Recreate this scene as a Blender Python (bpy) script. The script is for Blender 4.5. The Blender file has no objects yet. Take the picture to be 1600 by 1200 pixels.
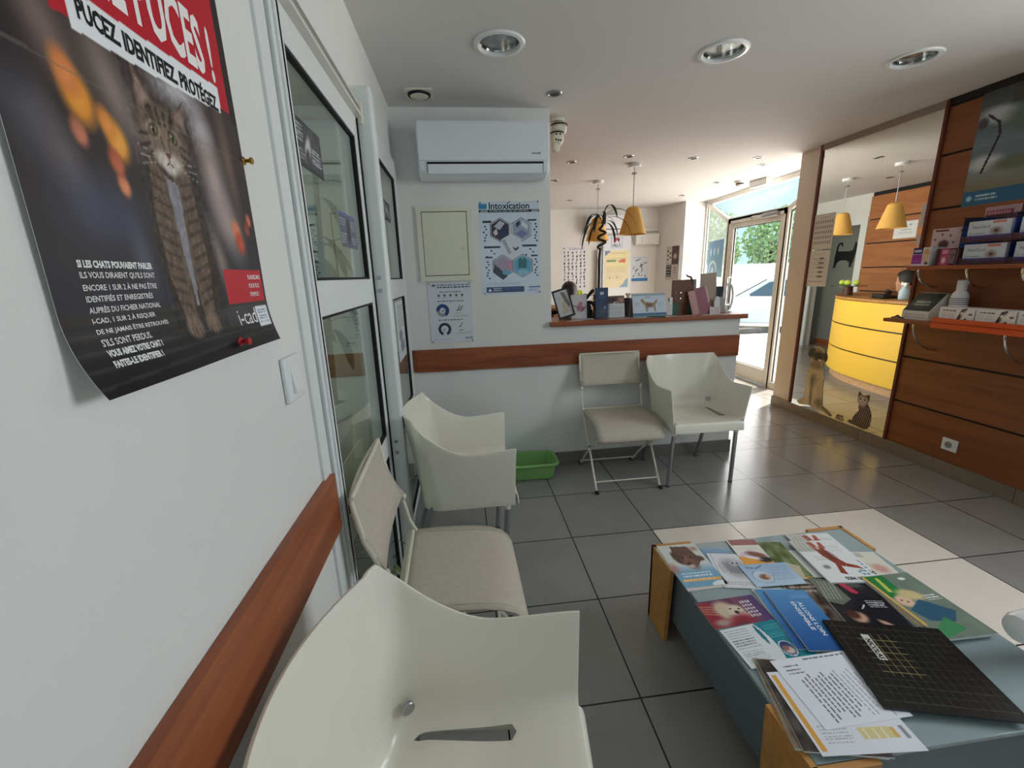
import bpy, bmesh, math, random
import numpy as np
from mathutils import Vector, Matrix

sc = bpy.context.scene
col = sc.collection
rnd = random.Random(11)
PI = math.pi


def lin(c):
    out = []
    for v in c[:3]:
        v = v / 255.0
        out.append(v / 12.92 if v <= 0.04045 else ((v + 0.055) / 1.055) ** 2.4)
    return tuple(out)


# ------------------------------------------------------------------ camera
F_PX, YAW, PITCH, ROLL, CAM_H = 673.6, 0.108118, 0.248043, 0.0320302, 1.37
cy, sy = math.cos(YAW), math.sin(YAW)
fwd = Vector((sy * math.cos(PITCH), cy * math.cos(PITCH), -math.sin(PITCH)))
r0 = Vector((cy, -sy, 0))
d0 = fwd.cross(r0)
rgt = math.cos(ROLL) * r0 + math.sin(ROLL) * d0
dwn = -math.sin(ROLL) * r0 + math.cos(ROLL) * d0
cam_d = bpy.data.cameras.new('camera')
cam = bpy.data.objects.new('camera', cam_d)
col.objects.link(cam)
up = -dwn
bk = -fwd
cam.matrix_world = Matrix(((rgt.x, up.x, bk.x, 0), (rgt.y, up.y, bk.y, 0), (rgt.z, up.z, bk.z, CAM_H), (0, 0, 0, 1)))
cam_d.sensor_fit = 'HORIZONTAL'
cam_d.sensor_width = 36
cam_d.lens = F_PX / 1600 * 36
cam_d.clip_start = 0.02
cam_d.clip_end = 200
sc.camera = cam

# ------------------------------------------------------------------ sky, sun, window daylight, exposure
SKY = 2.7
wd = bpy.data.worlds.new('sky')
sc.world = wd
wd.use_nodes = True
wn, wl = wd.node_tree.nodes, wd.node_tree.links
wn.clear()
tc = wn.new('ShaderNodeTexCoord')
sep = wn.new('ShaderNodeSeparateXYZ')
rmp = wn.new('ShaderNodeValToRGB')
rmp.color_ramp.elements[0].position = 0.0
rmp.color_ramp.elements[0].color = (0.58, 0.88, 1.0, 1)
rmp.color_ramp.elements[1].position = 0.6
rmp.color_ramp.elements[1].color = (0.40, 0.76, 1.0, 1)
bg = wn.new('ShaderNodeBackground')
bg.inputs['Strength'].default_value = SKY
wo = wn.new('ShaderNodeOutputWorld')
wl.new(tc.outputs['Generated'], sep.inputs[0])
wl.new(sep.outputs['Z'], rmp.inputs[0])
wl.new(rmp.outputs[0], bg.inputs['Color'])
wl.new(bg.outputs[0], wo.inputs['Surface'])

sd = bpy.data.lights.new('sun', 'SUN')
sd.energy = 26
sd.angle = 0.02
sd.color = (1.0, 0.93, 0.82)
so = bpy.data.objects.new('sun', sd)
col.objects.link(so)
so.rotation_euler = Vector((-0.40, -0.20, -0.88)).to_track_quat('-Z', 'Y').to_euler()


def area(name, loc, direction, sx, sy_, energy, color=(1, 1, 1), portal=False):
    a = bpy.data.lights.new(name, 'AREA')
    a.shape = 'RECTANGLE'
    a.size, a.size_y = sx, sy_
    a.energy = energy
    a.color = color
    o = bpy.data.objects.new(name, a)
    col.objects.link(o)
    o.location = loc
    o.rotation_euler = Vector(direction).to_track_quat('-Z', 'Y').to_euler()
    if portal:
        a.cycles.is_portal = True
    return o


# daylight that comes in through the street window beside the photographer and the other openings; the side room's is added
area('window_daylight', (3.32, 0.75, 1.72), (-1, -0.35, 0), 1.1, 1.0, 98, (0.89, 0.955, 1.0))
area('entrance_daylight', (3.95, 5.2, 1.35), (-1, 0, 0.0), 2.2, 1.9, 165, (1.0, 0.93, 0.87))
area('side_room_fill', (-2.50, 1.8, 1.5), (1, 0, 0), 1.5, 1.0, 34, (1.0, 0.99, 0.94))  # added fill lamp brightening the side room, behind an unseen added window
area('rear_window_daylight', (0.9, -2.62, 1.5), (0, 1, 0), 2.2, 1.2, 5, (0.97, 0.97, 1.0))

sc.view_settings.view_transform = 'Standard'
sc.view_settings.look = 'None'
sc.view_settings.exposure = -1.0
sc.view_settings.gamma = 1.0
sc.view_settings.use_curve_mapping = False

# ------------------------------------------------------------------ materials


def new_mat(name):
    m = bpy.data.materials.new(name)
    m.use_nodes = True
    return m, m.node_tree.nodes, m.node_tree.links, m.node_tree.nodes['Principled BSDF']


def mat(name, c, rough=0.5, metal=0.0, spec=0.5, vary=0.0, vscale=8.0, bump=0.0, bscale=200.0, coat=0.0):
    m, n, l, b = new_mat(name)
    c = lin(c)
    b.inputs['Base Color'].default_value = (*c, 1)
    b.inputs['Roughness'].default_value = rough
    b.inputs['Metallic'].default_value = metal
    b.inputs['Specular IOR Level'].default_value = spec
    if coat:
        b.inputs['Coat Weight'].default_value = coat
        b.inputs['Coat Roughness'].default_value = 0.1
    t = n.new('ShaderNodeTexCoord')
    if vary:
        z = n.new('ShaderNodeTexNoise')
        z.inputs['Scale'].default_value = vscale
        z.inputs['Detail'].default_value = 4
        r = n.new('ShaderNodeValToRGB')
        r.color_ramp.elements[0].position = 0.3
        r.color_ramp.elements[1].position = 0.7
        r.color_ramp.elements[0].color = (*[v * (1 - vary) for v in c], 1)
        r.color_ramp.elements[1].color = (*[min(1, v * (1 + vary)) for v in c], 1)
        l.new(t.outputs['Object'], z.inputs['Vector'])
        l.new(z.outputs['Fac'], r.inputs[0])
        l.new(r.outputs[0], b.inputs['Base Color'])
    if bump:
        z2 = n.new('ShaderNodeTexNoise')
        z2.inputs['Scale'].default_value = bscale
        bm_ = n.new('ShaderNodeBump')
        bm_.inputs['Strength'].default_value = bump
        bm_.inputs['Distance'].default_value = 0.002
        l.new(t.outputs['Object'], z2.inputs['Vector'])
        l.new(z2.outputs['Fac'], bm_.inputs['Height'])
        l.new(bm_.outputs[0], b.inputs['Normal'])
    return m


def wood(name, c1, c2, axis='y', rough=0.4, scale=1.0):
    m, n, l, b = new_mat(name)
    t = n.new('ShaderNodeTexCoord')
    mp = n.new('ShaderNodeMapping')
    s = [14 * scale] * 3
    s['xyz'.index(axis)] = 1.1 * scale
    mp.inputs['Scale'].default_value = s
    z = n.new('ShaderNodeTexNoise')
    z.inputs['Scale'].default_value = 1.6
    z.inputs['Detail'].default_value = 6
    z.inputs['Roughness'].default_value = 0.62
    z.inputs['Distortion'].default_value = 0.8
    r = n.new('ShaderNodeValToRGB')
    r.color_ramp.elements[0].position = 0.32
    r.color_ramp.elements[1].position = 0.72
    r.color_ramp.elements[0].color = (*lin(c1), 1)
    r.color_ramp.elements[1].color = (*lin(c2), 1)
    l.new(t.outputs['Object'], mp.inputs[0])
    l.new(mp.outputs[0], z.inputs['Vector'])
    l.new(z.outputs['Fac'], r.inputs[0])
    l.new(r.outputs[0], b.inputs['Base Color'])
    b.inputs['Roughness'].default_value = rough
    return m


def glass(name, tint=(1, 1, 1), base=0.04, rough=0.0, power=5.0):
    m = bpy.data.materials.new(name)
    m.use_nodes = True
    n, l = m.node_tree.nodes, m.node_tree.links
    n.clear()
    o = n.new('ShaderNodeOutputMaterial')
    mx = n.new('ShaderNodeMixShader')
    tr = n.new('ShaderNodeBsdfTransparent')
    tr.inputs[0].default_value = (*tint, 1)
    gl = n.new('ShaderNodeBsdfGlossy')
    gl.inputs['Roughness'].default_value = rough
    lw = n.new('ShaderNodeLayerWeight')
    lw.inputs['Blend'].default_value = 0.5
    pw = n.new('ShaderNodeMath')
    pw.operation = 'POWER'
    pw.inputs[1].default_value = power
    ma = n.new('ShaderNodeMath')
    ma.operation = 'MULTIPLY_ADD'
    ma.inputs[1].default_value = 0.9
    ma.inputs[2].default_value = base
    l.new(lw.outputs['Facing'], pw.inputs[0])
    l.new(pw.outputs[0], ma.inputs[0])
    l.new(ma.outputs[0], mx.inputs[0])
    l.new(tr.outputs[0], mx.inputs[1])
    l.new(gl.outputs[0], mx.inputs[2])
    l.new(mx.outputs[0], o.inputs[0])
    return m


def print_mat(name, rough, spec=0.5):
    m, n, l, b = new_mat(name)
    a = n.new('ShaderNodeAttribute')
    a.attribute_name = 'Col'
    l.new(a.outputs['Color'], b.inputs['Base Color'])
    b.inputs['Roughness'].default_value = rough
    b.inputs['Specular IOR Level'].default_value = spec
    return m


def floor_mat():
    m, n, l, b = new_mat('grey_floor_tiles')
    t = n.new('ShaderNodeTexCoord')
    sp = n.new('ShaderNodeSeparateXYZ')
    l.new(t.outputs['Object'], sp.inputs[0])

    def M(op, a, c=None, d=None):
        k = n.new('ShaderNodeMath')
        k.operation = op
        for i, v in enumerate((a, c, d)):
            if v is None:
                continue
            if isinstance(v, (int, float)):
                k.inputs[i].default_value = v
            else:
                l.new(v, k.inputs[i])
        return k.outputs[0]
    X, Y = sp.outputs['X'], sp.outputs['Y']

    def grout(v, o, p):
        q = M('DIVIDE', M('SUBTRACT', v, o), p)
        fr = M('SUBTRACT', q, M('FLOOR', q))
        ds = M('MINIMUM', fr, M('SUBTRACT', 1.0, fr))
        return M('LESS_THAN', ds, 0.0030 / p), M('FLOOR', q)
    gx, ix = grout(X, 0.5114, 0.4440)
    gy1, iy1 = grout(Y, 1.9840, 0.4543)
    gy2, iy2 = grout(Y, 3.3300, 0.4543)
    front = M('LESS_THAN', Y, 2.96)
    gy = M('ADD', M('MULTIPLY', gy1, front), M('MULTIPLY', gy2, M('SUBTRACT', 1.0, front)))
    iy = M('ADD', M('MULTIPLY', iy1, front), M('MULTIPLY', M('ADD', iy2, 9.0), M('SUBTRACT', 1.0, front)))
    ex = M('LESS_THAN', M('ABSOLUTE', M('SUBTRACT', Y, 3.027)), 0.003)
    g = M('MINIMUM', M('ADD', M('ADD', gx, gy), ex), 1.0)
    # beige inlay in the middle of the waiting area
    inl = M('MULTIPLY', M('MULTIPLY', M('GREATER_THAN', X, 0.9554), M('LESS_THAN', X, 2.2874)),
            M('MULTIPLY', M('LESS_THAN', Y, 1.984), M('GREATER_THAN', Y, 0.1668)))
    cb = n.new('ShaderNodeCombineXYZ')
    l.new(ix, cb.inputs[0])
    l.new(iy, cb.inputs[1])
    wn_ = n.new('ShaderNodeTexWhiteNoise')
    l.new(cb.outputs[0], wn_.inputs['Vector'])
    nz = n.new('ShaderNodeTexNoise')
    nz.inputs['Scale'].default_value = 5
    nz.inputs['Detail'].default_value = 5
    l.new(t.outputs['Object'], nz.inputs['Vector'])

    def mix(fac, a, c):
        k = n.new('ShaderNodeMix')
        k.data_type = 'RGBA'
        for i, v in ((0, fac), (6, a), (7, c)):
            if isinstance(v, tuple):
                k.inputs[i].default_value = v
            elif isinstance(v, (int, float)):
                k.inputs[i].default_value = v
            else:
                l.new(v, k.inputs[i])
        return k.outputs[2]
    gr = mix(nz.outputs['Fac'], (*lin((138, 135, 132)), 1), (*lin((154, 151, 148)), 1))
    gr = mix(M('MULTIPLY', wn_.outputs['Value'], 0.25), gr, (*lin((126, 124, 121)), 1))
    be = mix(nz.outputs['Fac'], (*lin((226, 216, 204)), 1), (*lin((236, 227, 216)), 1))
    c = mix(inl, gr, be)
    c = mix(g, c, (*lin((38, 37, 36)), 1))
    l.new(c, b.inputs['Base Color'])
    rg = n.new('ShaderNodeMath')
    rg.operation = 'MULTIPLY_ADD'
    l.new(nz.outputs['Fac'], rg.inputs[0])
    rg.inputs[1].default_value = 0.10
    rg.inputs[2].default_value = 0.17
    l.new(rg.outputs[0], b.inputs['Roughness'])
    bp = n.new('ShaderNodeBump')
    bp.inputs['Strength'].default_value = 0.4
    bp.inputs['Distance'].default_value = 0.002
    bp.invert = True
    l.new(g, bp.inputs['Height'])
    l.new(bp.outputs[0], b.inputs['Normal'])
    return m


WALLW = mat('white_wall_paint', (227, 226, 222), 0.6, vary=0.02, vscale=3, bump=0.15, bscale=90)
CEILM = mat('ceiling_paint', (220, 217, 214), 0.75)
FRAMEW = mat('white_lacquered_metal', (226, 229, 227), 0.35)
CREAMW = mat('cream_paint', (224, 221, 203), 0.5)
GREYPAINT = mat('grey_wall_paint', (128, 132, 126), 0.6)
PINKPAINT = mat('warm_beige_paint', (212, 200, 188), 0.6)
TILEG = mat('grey_skirting_tile', (118, 114, 109), 0.35, vary=0.06)
TILEB = mat('beige_skirting_tile', (128, 118, 104), 0.35, vary=0.08)
FLOORM = floor_mat()
CHERRY = wood('cherry_wood', (128, 64, 34), (170, 96, 56), 'y', 0.38)
CHERRYX = wood('cherry_wood_along_x', (124, 60, 30), (162, 88, 48), 'x', 0.38)
PLANK = wood('brown_plank_veneer', (118, 66, 34), (148, 88, 50), 'y', 0.45, 0.8)
PLANKL = wood('light_plank_veneer', (160, 98, 55), (190, 126, 78), 'y', 0.45, 0.8)
REDWOOD = wood('red_brown_edge', (86, 34, 22), (112, 48, 30), 'z', 0.45)
OAK = wood('honey_oak', (176, 120, 56), (205, 150, 82), 'x', 0.5)
PALEWOOD = wood('pale_wood', (206, 156, 108), (230, 184, 138), 'x', 0.5)
BLACK = mat('black_groove', (14, 12, 12), 0.6)
BLACKP = mat('black_plastic', (24, 24, 26), 0.4)
RUBBER = mat('black_rubber', (20, 20, 20), 0.8)
WHITEP = mat('white_plastic', (232, 233, 232), 0.3)
ACW = mat('air_conditioner_white', (226, 230, 236), 0.35)
ALU = mat('brushed_aluminium', (176, 178, 180), 0.35, 1.0)
CHROME = mat('polished_chrome', (210, 212, 214), 0.08, 1.0)
GREYALU = mat('grey_aluminium', (222, 220, 214), 0.4, 0.1)
SHELL = mat('cream_moulded_plastic', (232, 227, 213), 0.26, vary=0.01)
CANVAS = mat('taupe_canvas', (196, 186, 172), 0.8, vary=0.05, vscale=60, bump=0.5, bscale=500)
CREAMM = mat('cream_painted_metal', (222, 216, 196), 0.4)
GREENP = mat('green_plastic', (132, 182, 104), 0.4)
YELLOW = mat('yellow_laminate', (252, 200, 70), 0.4)
SLATE = mat('slate_blue_panel', (98, 110, 116), 0.4)
TABGLASS = mat('smoked_table_glass', (150, 166, 168), 0.09, spec=0.6)
GLASS = glass('clear_window_glass', (0.96, 0.96, 0.962), 0.05)
GLASSD = glass('sliding_door_glass', (0.80, 0.86, 0.80), 0.06, 0.0, 3.2)
ACRYL = glass('clear_acrylic', (0.93, 0.95, 0.97), 0.08)
BLUEACR = glass('blue_acrylic', (0.22, 0.42, 0.75), 0.10)
MIRROR, _n, _l, _b = new_mat('silvered_mirror')
_b.inputs['Base Color'].default_value = (0.86, 0.89, 0.85, 1)
_b.inputs['Metallic'].default_value = 1.0
_b.inputs['Roughness'].default_value = 0.0
PRINT = print_mat('printed_paper', 0.45)
PRINTG = print_mat('glossy_print', 0.22)
PRINTM = print_mat('matt_print', 0.7, 0.3)
SHADE = mat('mustard_paper_shade', (232, 178, 92), 0.7)
LEAF = mat('dark_green_leaf', (44, 62, 34), 0.5, vary=0.3, vscale=20)
LEAFB = mat('pale_plant_leaf', (104, 118, 74), 0.5, vary=0.3, vscale=12)
BARK = mat('brown_stem', (52, 36, 26), 0.7)
CANE = mat('pale_cane', (150, 138, 98), 0.6, vary=0.2, vscale=10)
HEDGE = mat('tree_foliage', (150, 182, 128), 0.7, vary=0.4, vscale=5)
SKIN = mat('skin', (214, 160, 132), 0.5)
HAIR = mat('dark_brown_hair', (30, 20, 17), 0.5, vary=0.3, vscale=40, bump=0.8, bscale=120)
TUNIC = mat('navy_tunic', (46, 58, 82), 0.8)
INK = mat('black_ink', (16, 17, 22), 0.6)
INKB = mat('dark_blue_ink', (26, 54, 96), 0.6)
INKW = mat('white_ink', (240, 240, 240), 0.5)
INKG = mat('grey_ink', (110, 112, 116), 0.6)
INKR = mat('red_ink', (196, 40, 52), 0.5)
BRASS = mat('brass', (190, 150, 60), 0.3, 1.0)
REDP = mat('red_plastic', (190, 24, 36), 0.35)
WHITEPAP = mat('white_paper', (236, 237, 238), 0.6)
PLASTER = mat('stone_pavement', (214, 206, 194), 0.8, vary=0.06, vscale=4)
STONE = mat('pale_stone_wall', (242, 230, 218), 0.8, vary=0.1, vscale=6)
CARW = mat('white_car_paint', (238, 240, 242), 0.2, coat=0.5)
CARG = mat('car_window_tint', (70, 96, 112), 0.1)
BALLY = mat('yellow_green_felt', (206, 224, 74), 0.8)
BROWNB = mat('brown_stained_wood', (98, 52, 30), 0.5, vary=0.15, vscale=20)
DARKGREEN = mat('dark_green_card', (22, 84, 66), 0.5)

# ------------------------------------------------------------------ mesh helpers


class MB:
    def __init__(s):
        s.bm = bmesh.new()
        s.mi = 0

    def face(s, vs):
        try:
            f = s.bm.faces.new(vs)
            f.material_index = s.mi
            return f
        except ValueError:
            return None

    def box(s, a, b):
        x0, y0, z0 = [min(a[i], b[i]) for i in range(3)]
        x1, y1, z1 = [max(a[i], b[i]) for i in range(3)]
        v = [s.bm.verts.new(p) for p in ((x0, y0, z0), (x1, y0, z0), (x1, y1, z0), (x0, y1, z0),
                                         (x0, y0, z1), (x1, y0, z1), (x1, y1, z1), (x0, y1, z1))]
        for q in ((3, 2, 1, 0), (4, 5, 6, 7), (0, 1, 5, 4), (1, 2, 6, 5), (2, 3, 7, 6), (3, 0, 4, 7)):
            s.face([v[i] for i in q])
        return s

    def hexa(s, p):
        v = [s.bm.verts.new(q) for q in p]
        for q in ((3, 2, 1, 0), (4, 5, 6, 7), (0, 1, 5, 4), (1, 2, 6, 5), (2, 3, 7, 6), (3, 0, 4, 7)):
            s.face([v[i] for i in q])
        return s

    def beam(s, p, q, w, h, upv=(0, 0, 1)):
        p, q = Vector(p), Vector(q)
        d = (q - p).normalized()
        u = Vector(upv)
        sx = d.cross(u)
        if sx.length < 1e-4:
            sx = d.cross(Vector((0, 1, 0)))
        sx.normalize()
        uz = sx.cross(d)
        a, b = sx * w / 2, uz * h / 2
        return s.hexa([p - a - b, p + a - b, q + a - b, q - a - b, p - a + b, p + a + b, q + a + b, q - a + b])

    def tube(s, pts, r, seg=10, closed=False):
        pts = [Vector(p) for p in pts]
        n = len(pts)
        rr = r if isinstance(r, (list, tuple)) else [r] * n
        rings = []
        prev = None
        for i, p in enumerate(pts):
            if closed:
                d = pts[(i + 1) % n] - pts[i - 1]
            else:
                d = pts[min(i + 1, n - 1)] - pts[max(i - 1, 0)]
            d.normalize()
            if prev is None:
                a = d.orthogonal().normalized()
            else:
                a = (prev - d * prev.dot(d))
                a = a.normalized() if a.length > 1e-5 else d.orthogonal().normalized()
            prev = a
            b = d.cross(a)
            rings.append([s.bm.verts.new(p + (a * math.cos(t) + b * math.sin(t)) * rr[i])
                          for t in [2 * PI * k / seg for k in range(seg)]])
        m = n if closed else n - 1
        for i in range(m):
            A, B = rings[i], rings[(i + 1) % n]
            for k in range(seg):
                s.face([A[k], A[(k + 1) % seg], B[(k + 1) % seg], B[k]])
        if not closed:
            s.face(list(reversed(rings[0])))
            s.face(rings[-1])
        return s

    def lathe(s, prof, c=(0, 0, 0), seg=32, rot=None):
        c = Vector(c)
        rings = []
        for r, z in prof:
            if r < 1e-6:
                v = Vector((0, 0, z))
                rings.append([s.bm.verts.new((rot @ v if rot else v) + c)])
            else:
                ring = []
                for k in range(seg):
                    t = 2 * PI * k / seg
                    v = Vector((r * math.cos(t), r * math.sin(t), z))
                    ring.append(s.bm.verts.new((rot @ v if rot else v) + c))
                rings.append(ring)
        for A, B in zip(rings, rings[1:]):
            for k in range(seg):
                if len(A) == 1 and len(B) == 1:
                    continue
                if len(A) == 1:
                    s.face([A[0], B[(k + 1) % seg], B[k]])
                elif len(B) == 1:
                    s.face([A[k], A[(k + 1) % seg], B[0]])
                else:
                    s.face([A[k], A[(k + 1) % seg], B[(k + 1) % seg], B[k]])
        return s

    def prism(s, poly, lo, hi, axis='y'):
        def P(a, b, h):
            return {'x': (h, a, b), 'y': (a, h, b), 'z': (a, b, h)}[axis]
        A = [s.bm.verts.new(P(a, b, lo)) for a, b in poly]
        B = [s.bm.verts.new(P(a, b, hi)) for a, b in poly]
        n = len(poly)
        s.face(list(reversed(A)))
        s.face(B)
        for i in range(n):
            s.face([A[i], A[(i + 1) % n], B[(i + 1) % n], B[i]])
        return s

    def ell(s, c, r, seg=20, rings=12, rot=None):
        prof = []
        c = Vector(c)
        R = []
        for i in range(rings + 1):
            t = PI * i / rings
            if i in (0, rings):
                v = Vector((0, 0, -r[2] * math.cos(t)))
                R.append([s.bm.verts.new((rot @ v if rot else v) + c)])
            else:
                ring = []
                for k in range(seg):
                    a = 2 * PI * k / seg
                    v = Vector((r[0] * math.sin(t) * math.cos(a), r[1] * math.sin(t) * math.sin(a), -r[2] * math.cos(t)))
                    ring.append(s.bm.verts.new((rot @ v if rot else v) + c))
                R.append(ring)
        for A, B in zip(R, R[1:]):
            for k in range(seg):
                if len(A) == 1:
                    s.face([A[0], B[(k + 1) % seg], B[k]])
                elif len(B) == 1:
                    s.face([A[k], A[(k + 1) % seg], B[0]])
                else:
                    s.face([A[k], A[(k + 1) % seg], B[(k + 1) % seg], B[k]])
        return s

    def grid(s, P, skip=None, closed_u=False):
        nu, nv = len(P), len(P[0])
        V = [[s.bm.verts.new(P[i][j]) for j in range(nv)] for i in range(nu)]
        for i in range(nu if closed_u else nu - 1):
            for j in range(nv - 1):
                if skip and skip(i, j):
                    continue
                s.face([V[i][j], V[(i + 1) % nu][j], V[(i + 1) % nu][j + 1], V[i][j + 1]])
        return V

    def build(s, name, mats, parent=None, smooth=True, bevel=0.0, fix=True, ang=0.6):
        if fix:
            bmesh.ops.recalc_face_normals(s.bm, faces=s.bm.faces)
        me = bpy.data.meshes.new(name)
        s.bm.to_mesh(me)
        s.bm.free()
        for m in (mats if isinstance(mats, (list, tuple)) else [mats]):
            me.materials.append(m)
        if smooth:
            me.shade_smooth()
            me.set_sharp_from_angle(angle=ang)
        o = bpy.data.objects.new(name, me)
        col.objects.link(o)
        if parent:
            o.parent = parent
        if bevel:
            b = o.modifiers.new('bevel', 'BEVEL')
            b.width = bevel
            b.segments = 2
            b.limit_method = 'ANGLE'
        return o


def tag(o, label, cat, group=None):
    o['label'] = label
    o['category'] = cat
    if group:
        o['group'] = group
    return o


def thing(name, label, cat, loc=(0, 0, 0), rotz=0.0, group=None):
    o = bpy.data.objects.new(name, None)
    col.objects.link(o)
    o.location = loc
    o.rotation_euler = (0, 0, rotz)
    o.empty_display_size = 0.05
    return tag(o, label, cat, group)


def struct(o):
    o['kind'] = 'structure'
    return o


def dup(o, loc=None, rotz=None, label=None, parent=None):
    c = o.copy()
    col.objects.link(c)
    if parent is not None:
        c.parent = parent
        c.matrix_parent_inverse = o.matrix_parent_inverse.copy()
    if loc is not None:
        c.location = loc
    if rotz is not None:
        c.rotation_euler = (0, 0, rotz)
    if label:
        c['label'] = label
    for ch in list(o.children):
        dup(ch, parent=c)
    return c


def basis(o, x, y):
    x, y = Vector(x).normalized(), Vector(y).normalized()
    z = x.cross(y)
    return Matrix(((x.x, y.x, z.x, o[0]), (x.y, y.y, z.y, o[1]), (x.z, y.z, z.z, o[2]), (0, 0, 0, 1)))


def on_left(y, z, x=-0.3598):
    return basis((x, y, z), (0, 1, 0), (0, 0, 1))


def on_back(x, z, y=2.8998):
    return basis((x, y, z), (1, 0, 0), (0, 0, 1))


def on_right(y, z, x=3.0998):
    return basis((x, y, z), (0, -1, 0), (0, 0, 1))


def flat(x, y, z, ang=0.0):
    a = math.radians(ang)
    return basis((x, y, z), (math.cos(a), math.sin(a), 0), (-math.sin(a), math.cos(a), 0))


# ------------------------------------------------------------------ print painting: pictures on paper as fine coloured meshes


class Cv:
    def __init__(s, w, h, c):
        s.w, s.h = w, h
        s.a = np.zeros((h, w, 3))
        s.a[:] = c
        s.u, s.v = np.meshgrid(np.linspace(0, 1, w), np.linspace(0, 1, h))
        s.rs = np.random.RandomState(5)

    def put(s, m, c):
        m = np.clip(m, 0, 1)[..., None]
        s.a = s.a * (1 - m) + np.array(c, float) * m
        return s

    def rect(s, u0, v0, u1, v1, c, al=1.0):
        return s.put(((s.u >= u0) & (s.u <= u1) & (s.v >= v0) & (s.v <= v1)) * al, c)

    def ell(s, cu, cv, ru, rv, c, soft=0.0, rot=0.0, al=1.0):
        x, y = s.u - cu, s.v - cv
        k = ru / rv
        y = y * k
        if rot:
            x, y = x * math.cos(rot) + y * math.sin(rot), -x * math.sin(rot) + y * math.cos(rot)
        d = np.sqrt((x / ru) ** 2 + (y / ru) ** 2)
        m = (d <= 1) * 1.0 if soft == 0 else np.clip((1 + soft - d) / (2 * soft), 0, 1)
        return s.put(m * al, c)

    def el2(s, cu, cv, ru, rv, c, soft=0.0, rot=0.0, al=1.0, asp=1.0):
        """ellipse with its own two radii, turned by rot; asp = height / width of the sheet"""
        x, y = s.u - cu, (s.v - cv) * asp
        x, y = x * math.cos(rot) + y * math.sin(rot), -x * math.sin(rot) + y * math.cos(rot)
        d = np.sqrt((x / ru) ** 2 + (y / rv) ** 2)
        m = (d <= 1) * 1.0 if soft == 0 else np.clip((1 + soft - d) / (2 * soft), 0, 1)
        return s.put(m * al, c)

    def poly(s, pts, c, al=1.0):
        ins = np.zeros((s.h, s.w), bool)
        n = len(pts)
        for i in range(n):
            (x0, y0), (x1, y1) = pts[i], pts[(i + 1) % n]
            if y0 == y1:
                continue
            cond = ((y0 > s.v) != (y1 > s.v)) & (s.u < (x1 - x0) * (s.v - y0) / (y1 - y0) + x0)
            ins ^= cond
        return s.put(ins * al, c)

    def line(s, p, q, w, c, al=1.0):
        px, py, qx, qy = p[0], p[1], q[0], q[1]
        dx, dy = qx - px, qy - py
        t = np.clip(((s.u - px) * dx + (s.v - py) * dy) / max(dx * dx + dy * dy, 1e-9), 0, 1)
        k = s.h / s.w
        d = np.hypot(s.u - px - t * dx, (s.v - py - t * dy) * k)
        return s.put((d <= w) * al, c)

    def grad(s, u0, v0, u1, v1, c0, c1, vert=True):
        t = (s.v - v0) / (v1 - v0) if vert else (s.u - u0) / (u1 - u0)
        m = (s.u >= u0) & (s.u <= u1) & (s.v >= v0) & (s.v <= v1)
        t = np.clip(t, 0, 1)[..., None]
        cc = np.array(c0, float) * (1 - t) + np.array(c1, float) * t
        s.a[m] = cc[m]
        return s

    def text(s, u0, v1, u1, n, dv, c, th=0.4, al=0.8, ragged=True):
        """rows of word-like dashes"""
        for i in range(n):
            v = v1 - i * dv
            u = u0
            end = u1 - (s.rs.rand() * 0.15 * (u1 - u0) if ragged else 0)
            while u < end:
                w = (0.03 + 0.07 * s.rs.rand()) * (u1 - u0) * 1.4
                s.rect(u, v - dv * th / 2, min(u + w, end), v + dv * th / 2, c, al)
                u += w + 0.025 * (u1 - u0)
        return s

    def noise(s, amt, cells=12, mask=None):
        g = s.rs.rand(cells + 1, cells + 1)
        y, x = s.v * (cells - 0.001), s.u * (cells - 0.001)
        i, j = y.astype(int), x.astype(int)
        fy, fx = y - i, x - j
        z = (g[i, j] * (1 - fx) + g[i, j + 1] * fx) * (1 - fy) + (g[i + 1, j] * (1 - fx) + g[i + 1, j + 1] * fx) * fy
        z = (z - 0.5) * 2 * amt
        if mask is not None:
            z = z * mask
        s.a = s.a + z[..., None]
        return s

    def linear(s):
        a = np.clip(s.a, 0, 255) / 255.0
        return np.where(a <= 0.04045, a / 12.92, ((a + 0.055) / 1.055) ** 2.4)


_tcache = {}


def text_polys(s, bold=0.0):
    k = (s, bold)
    if k not in _tcache:
        cu = bpy.data.curves.new('t', 'FONT')
        cu.body = s
        cu.offset = bold
        cu.resolution_u = 2
        cu.fill_mode = 'FRONT'
        o = bpy.data.objects.new('t', cu)
        col.objects.link(o)
        dg = bpy.context.evaluated_depsgraph_get()
        me = bpy.data.meshes.new_from_object(o.evaluated_get(dg))
        vs = np.array([v.co[:2] for v in me.vertices]) if len(me.vertices) else np.zeros((0, 2))
        fs = [list(p.vertices) for p in me.polygons]
        bpy.data.objects.remove(o)
        bpy.data.curves.remove(cu)
        bpy.data.meshes.remove(me)
        _tcache[k] = (vs, fs)
    return _tcache[k]


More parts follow.
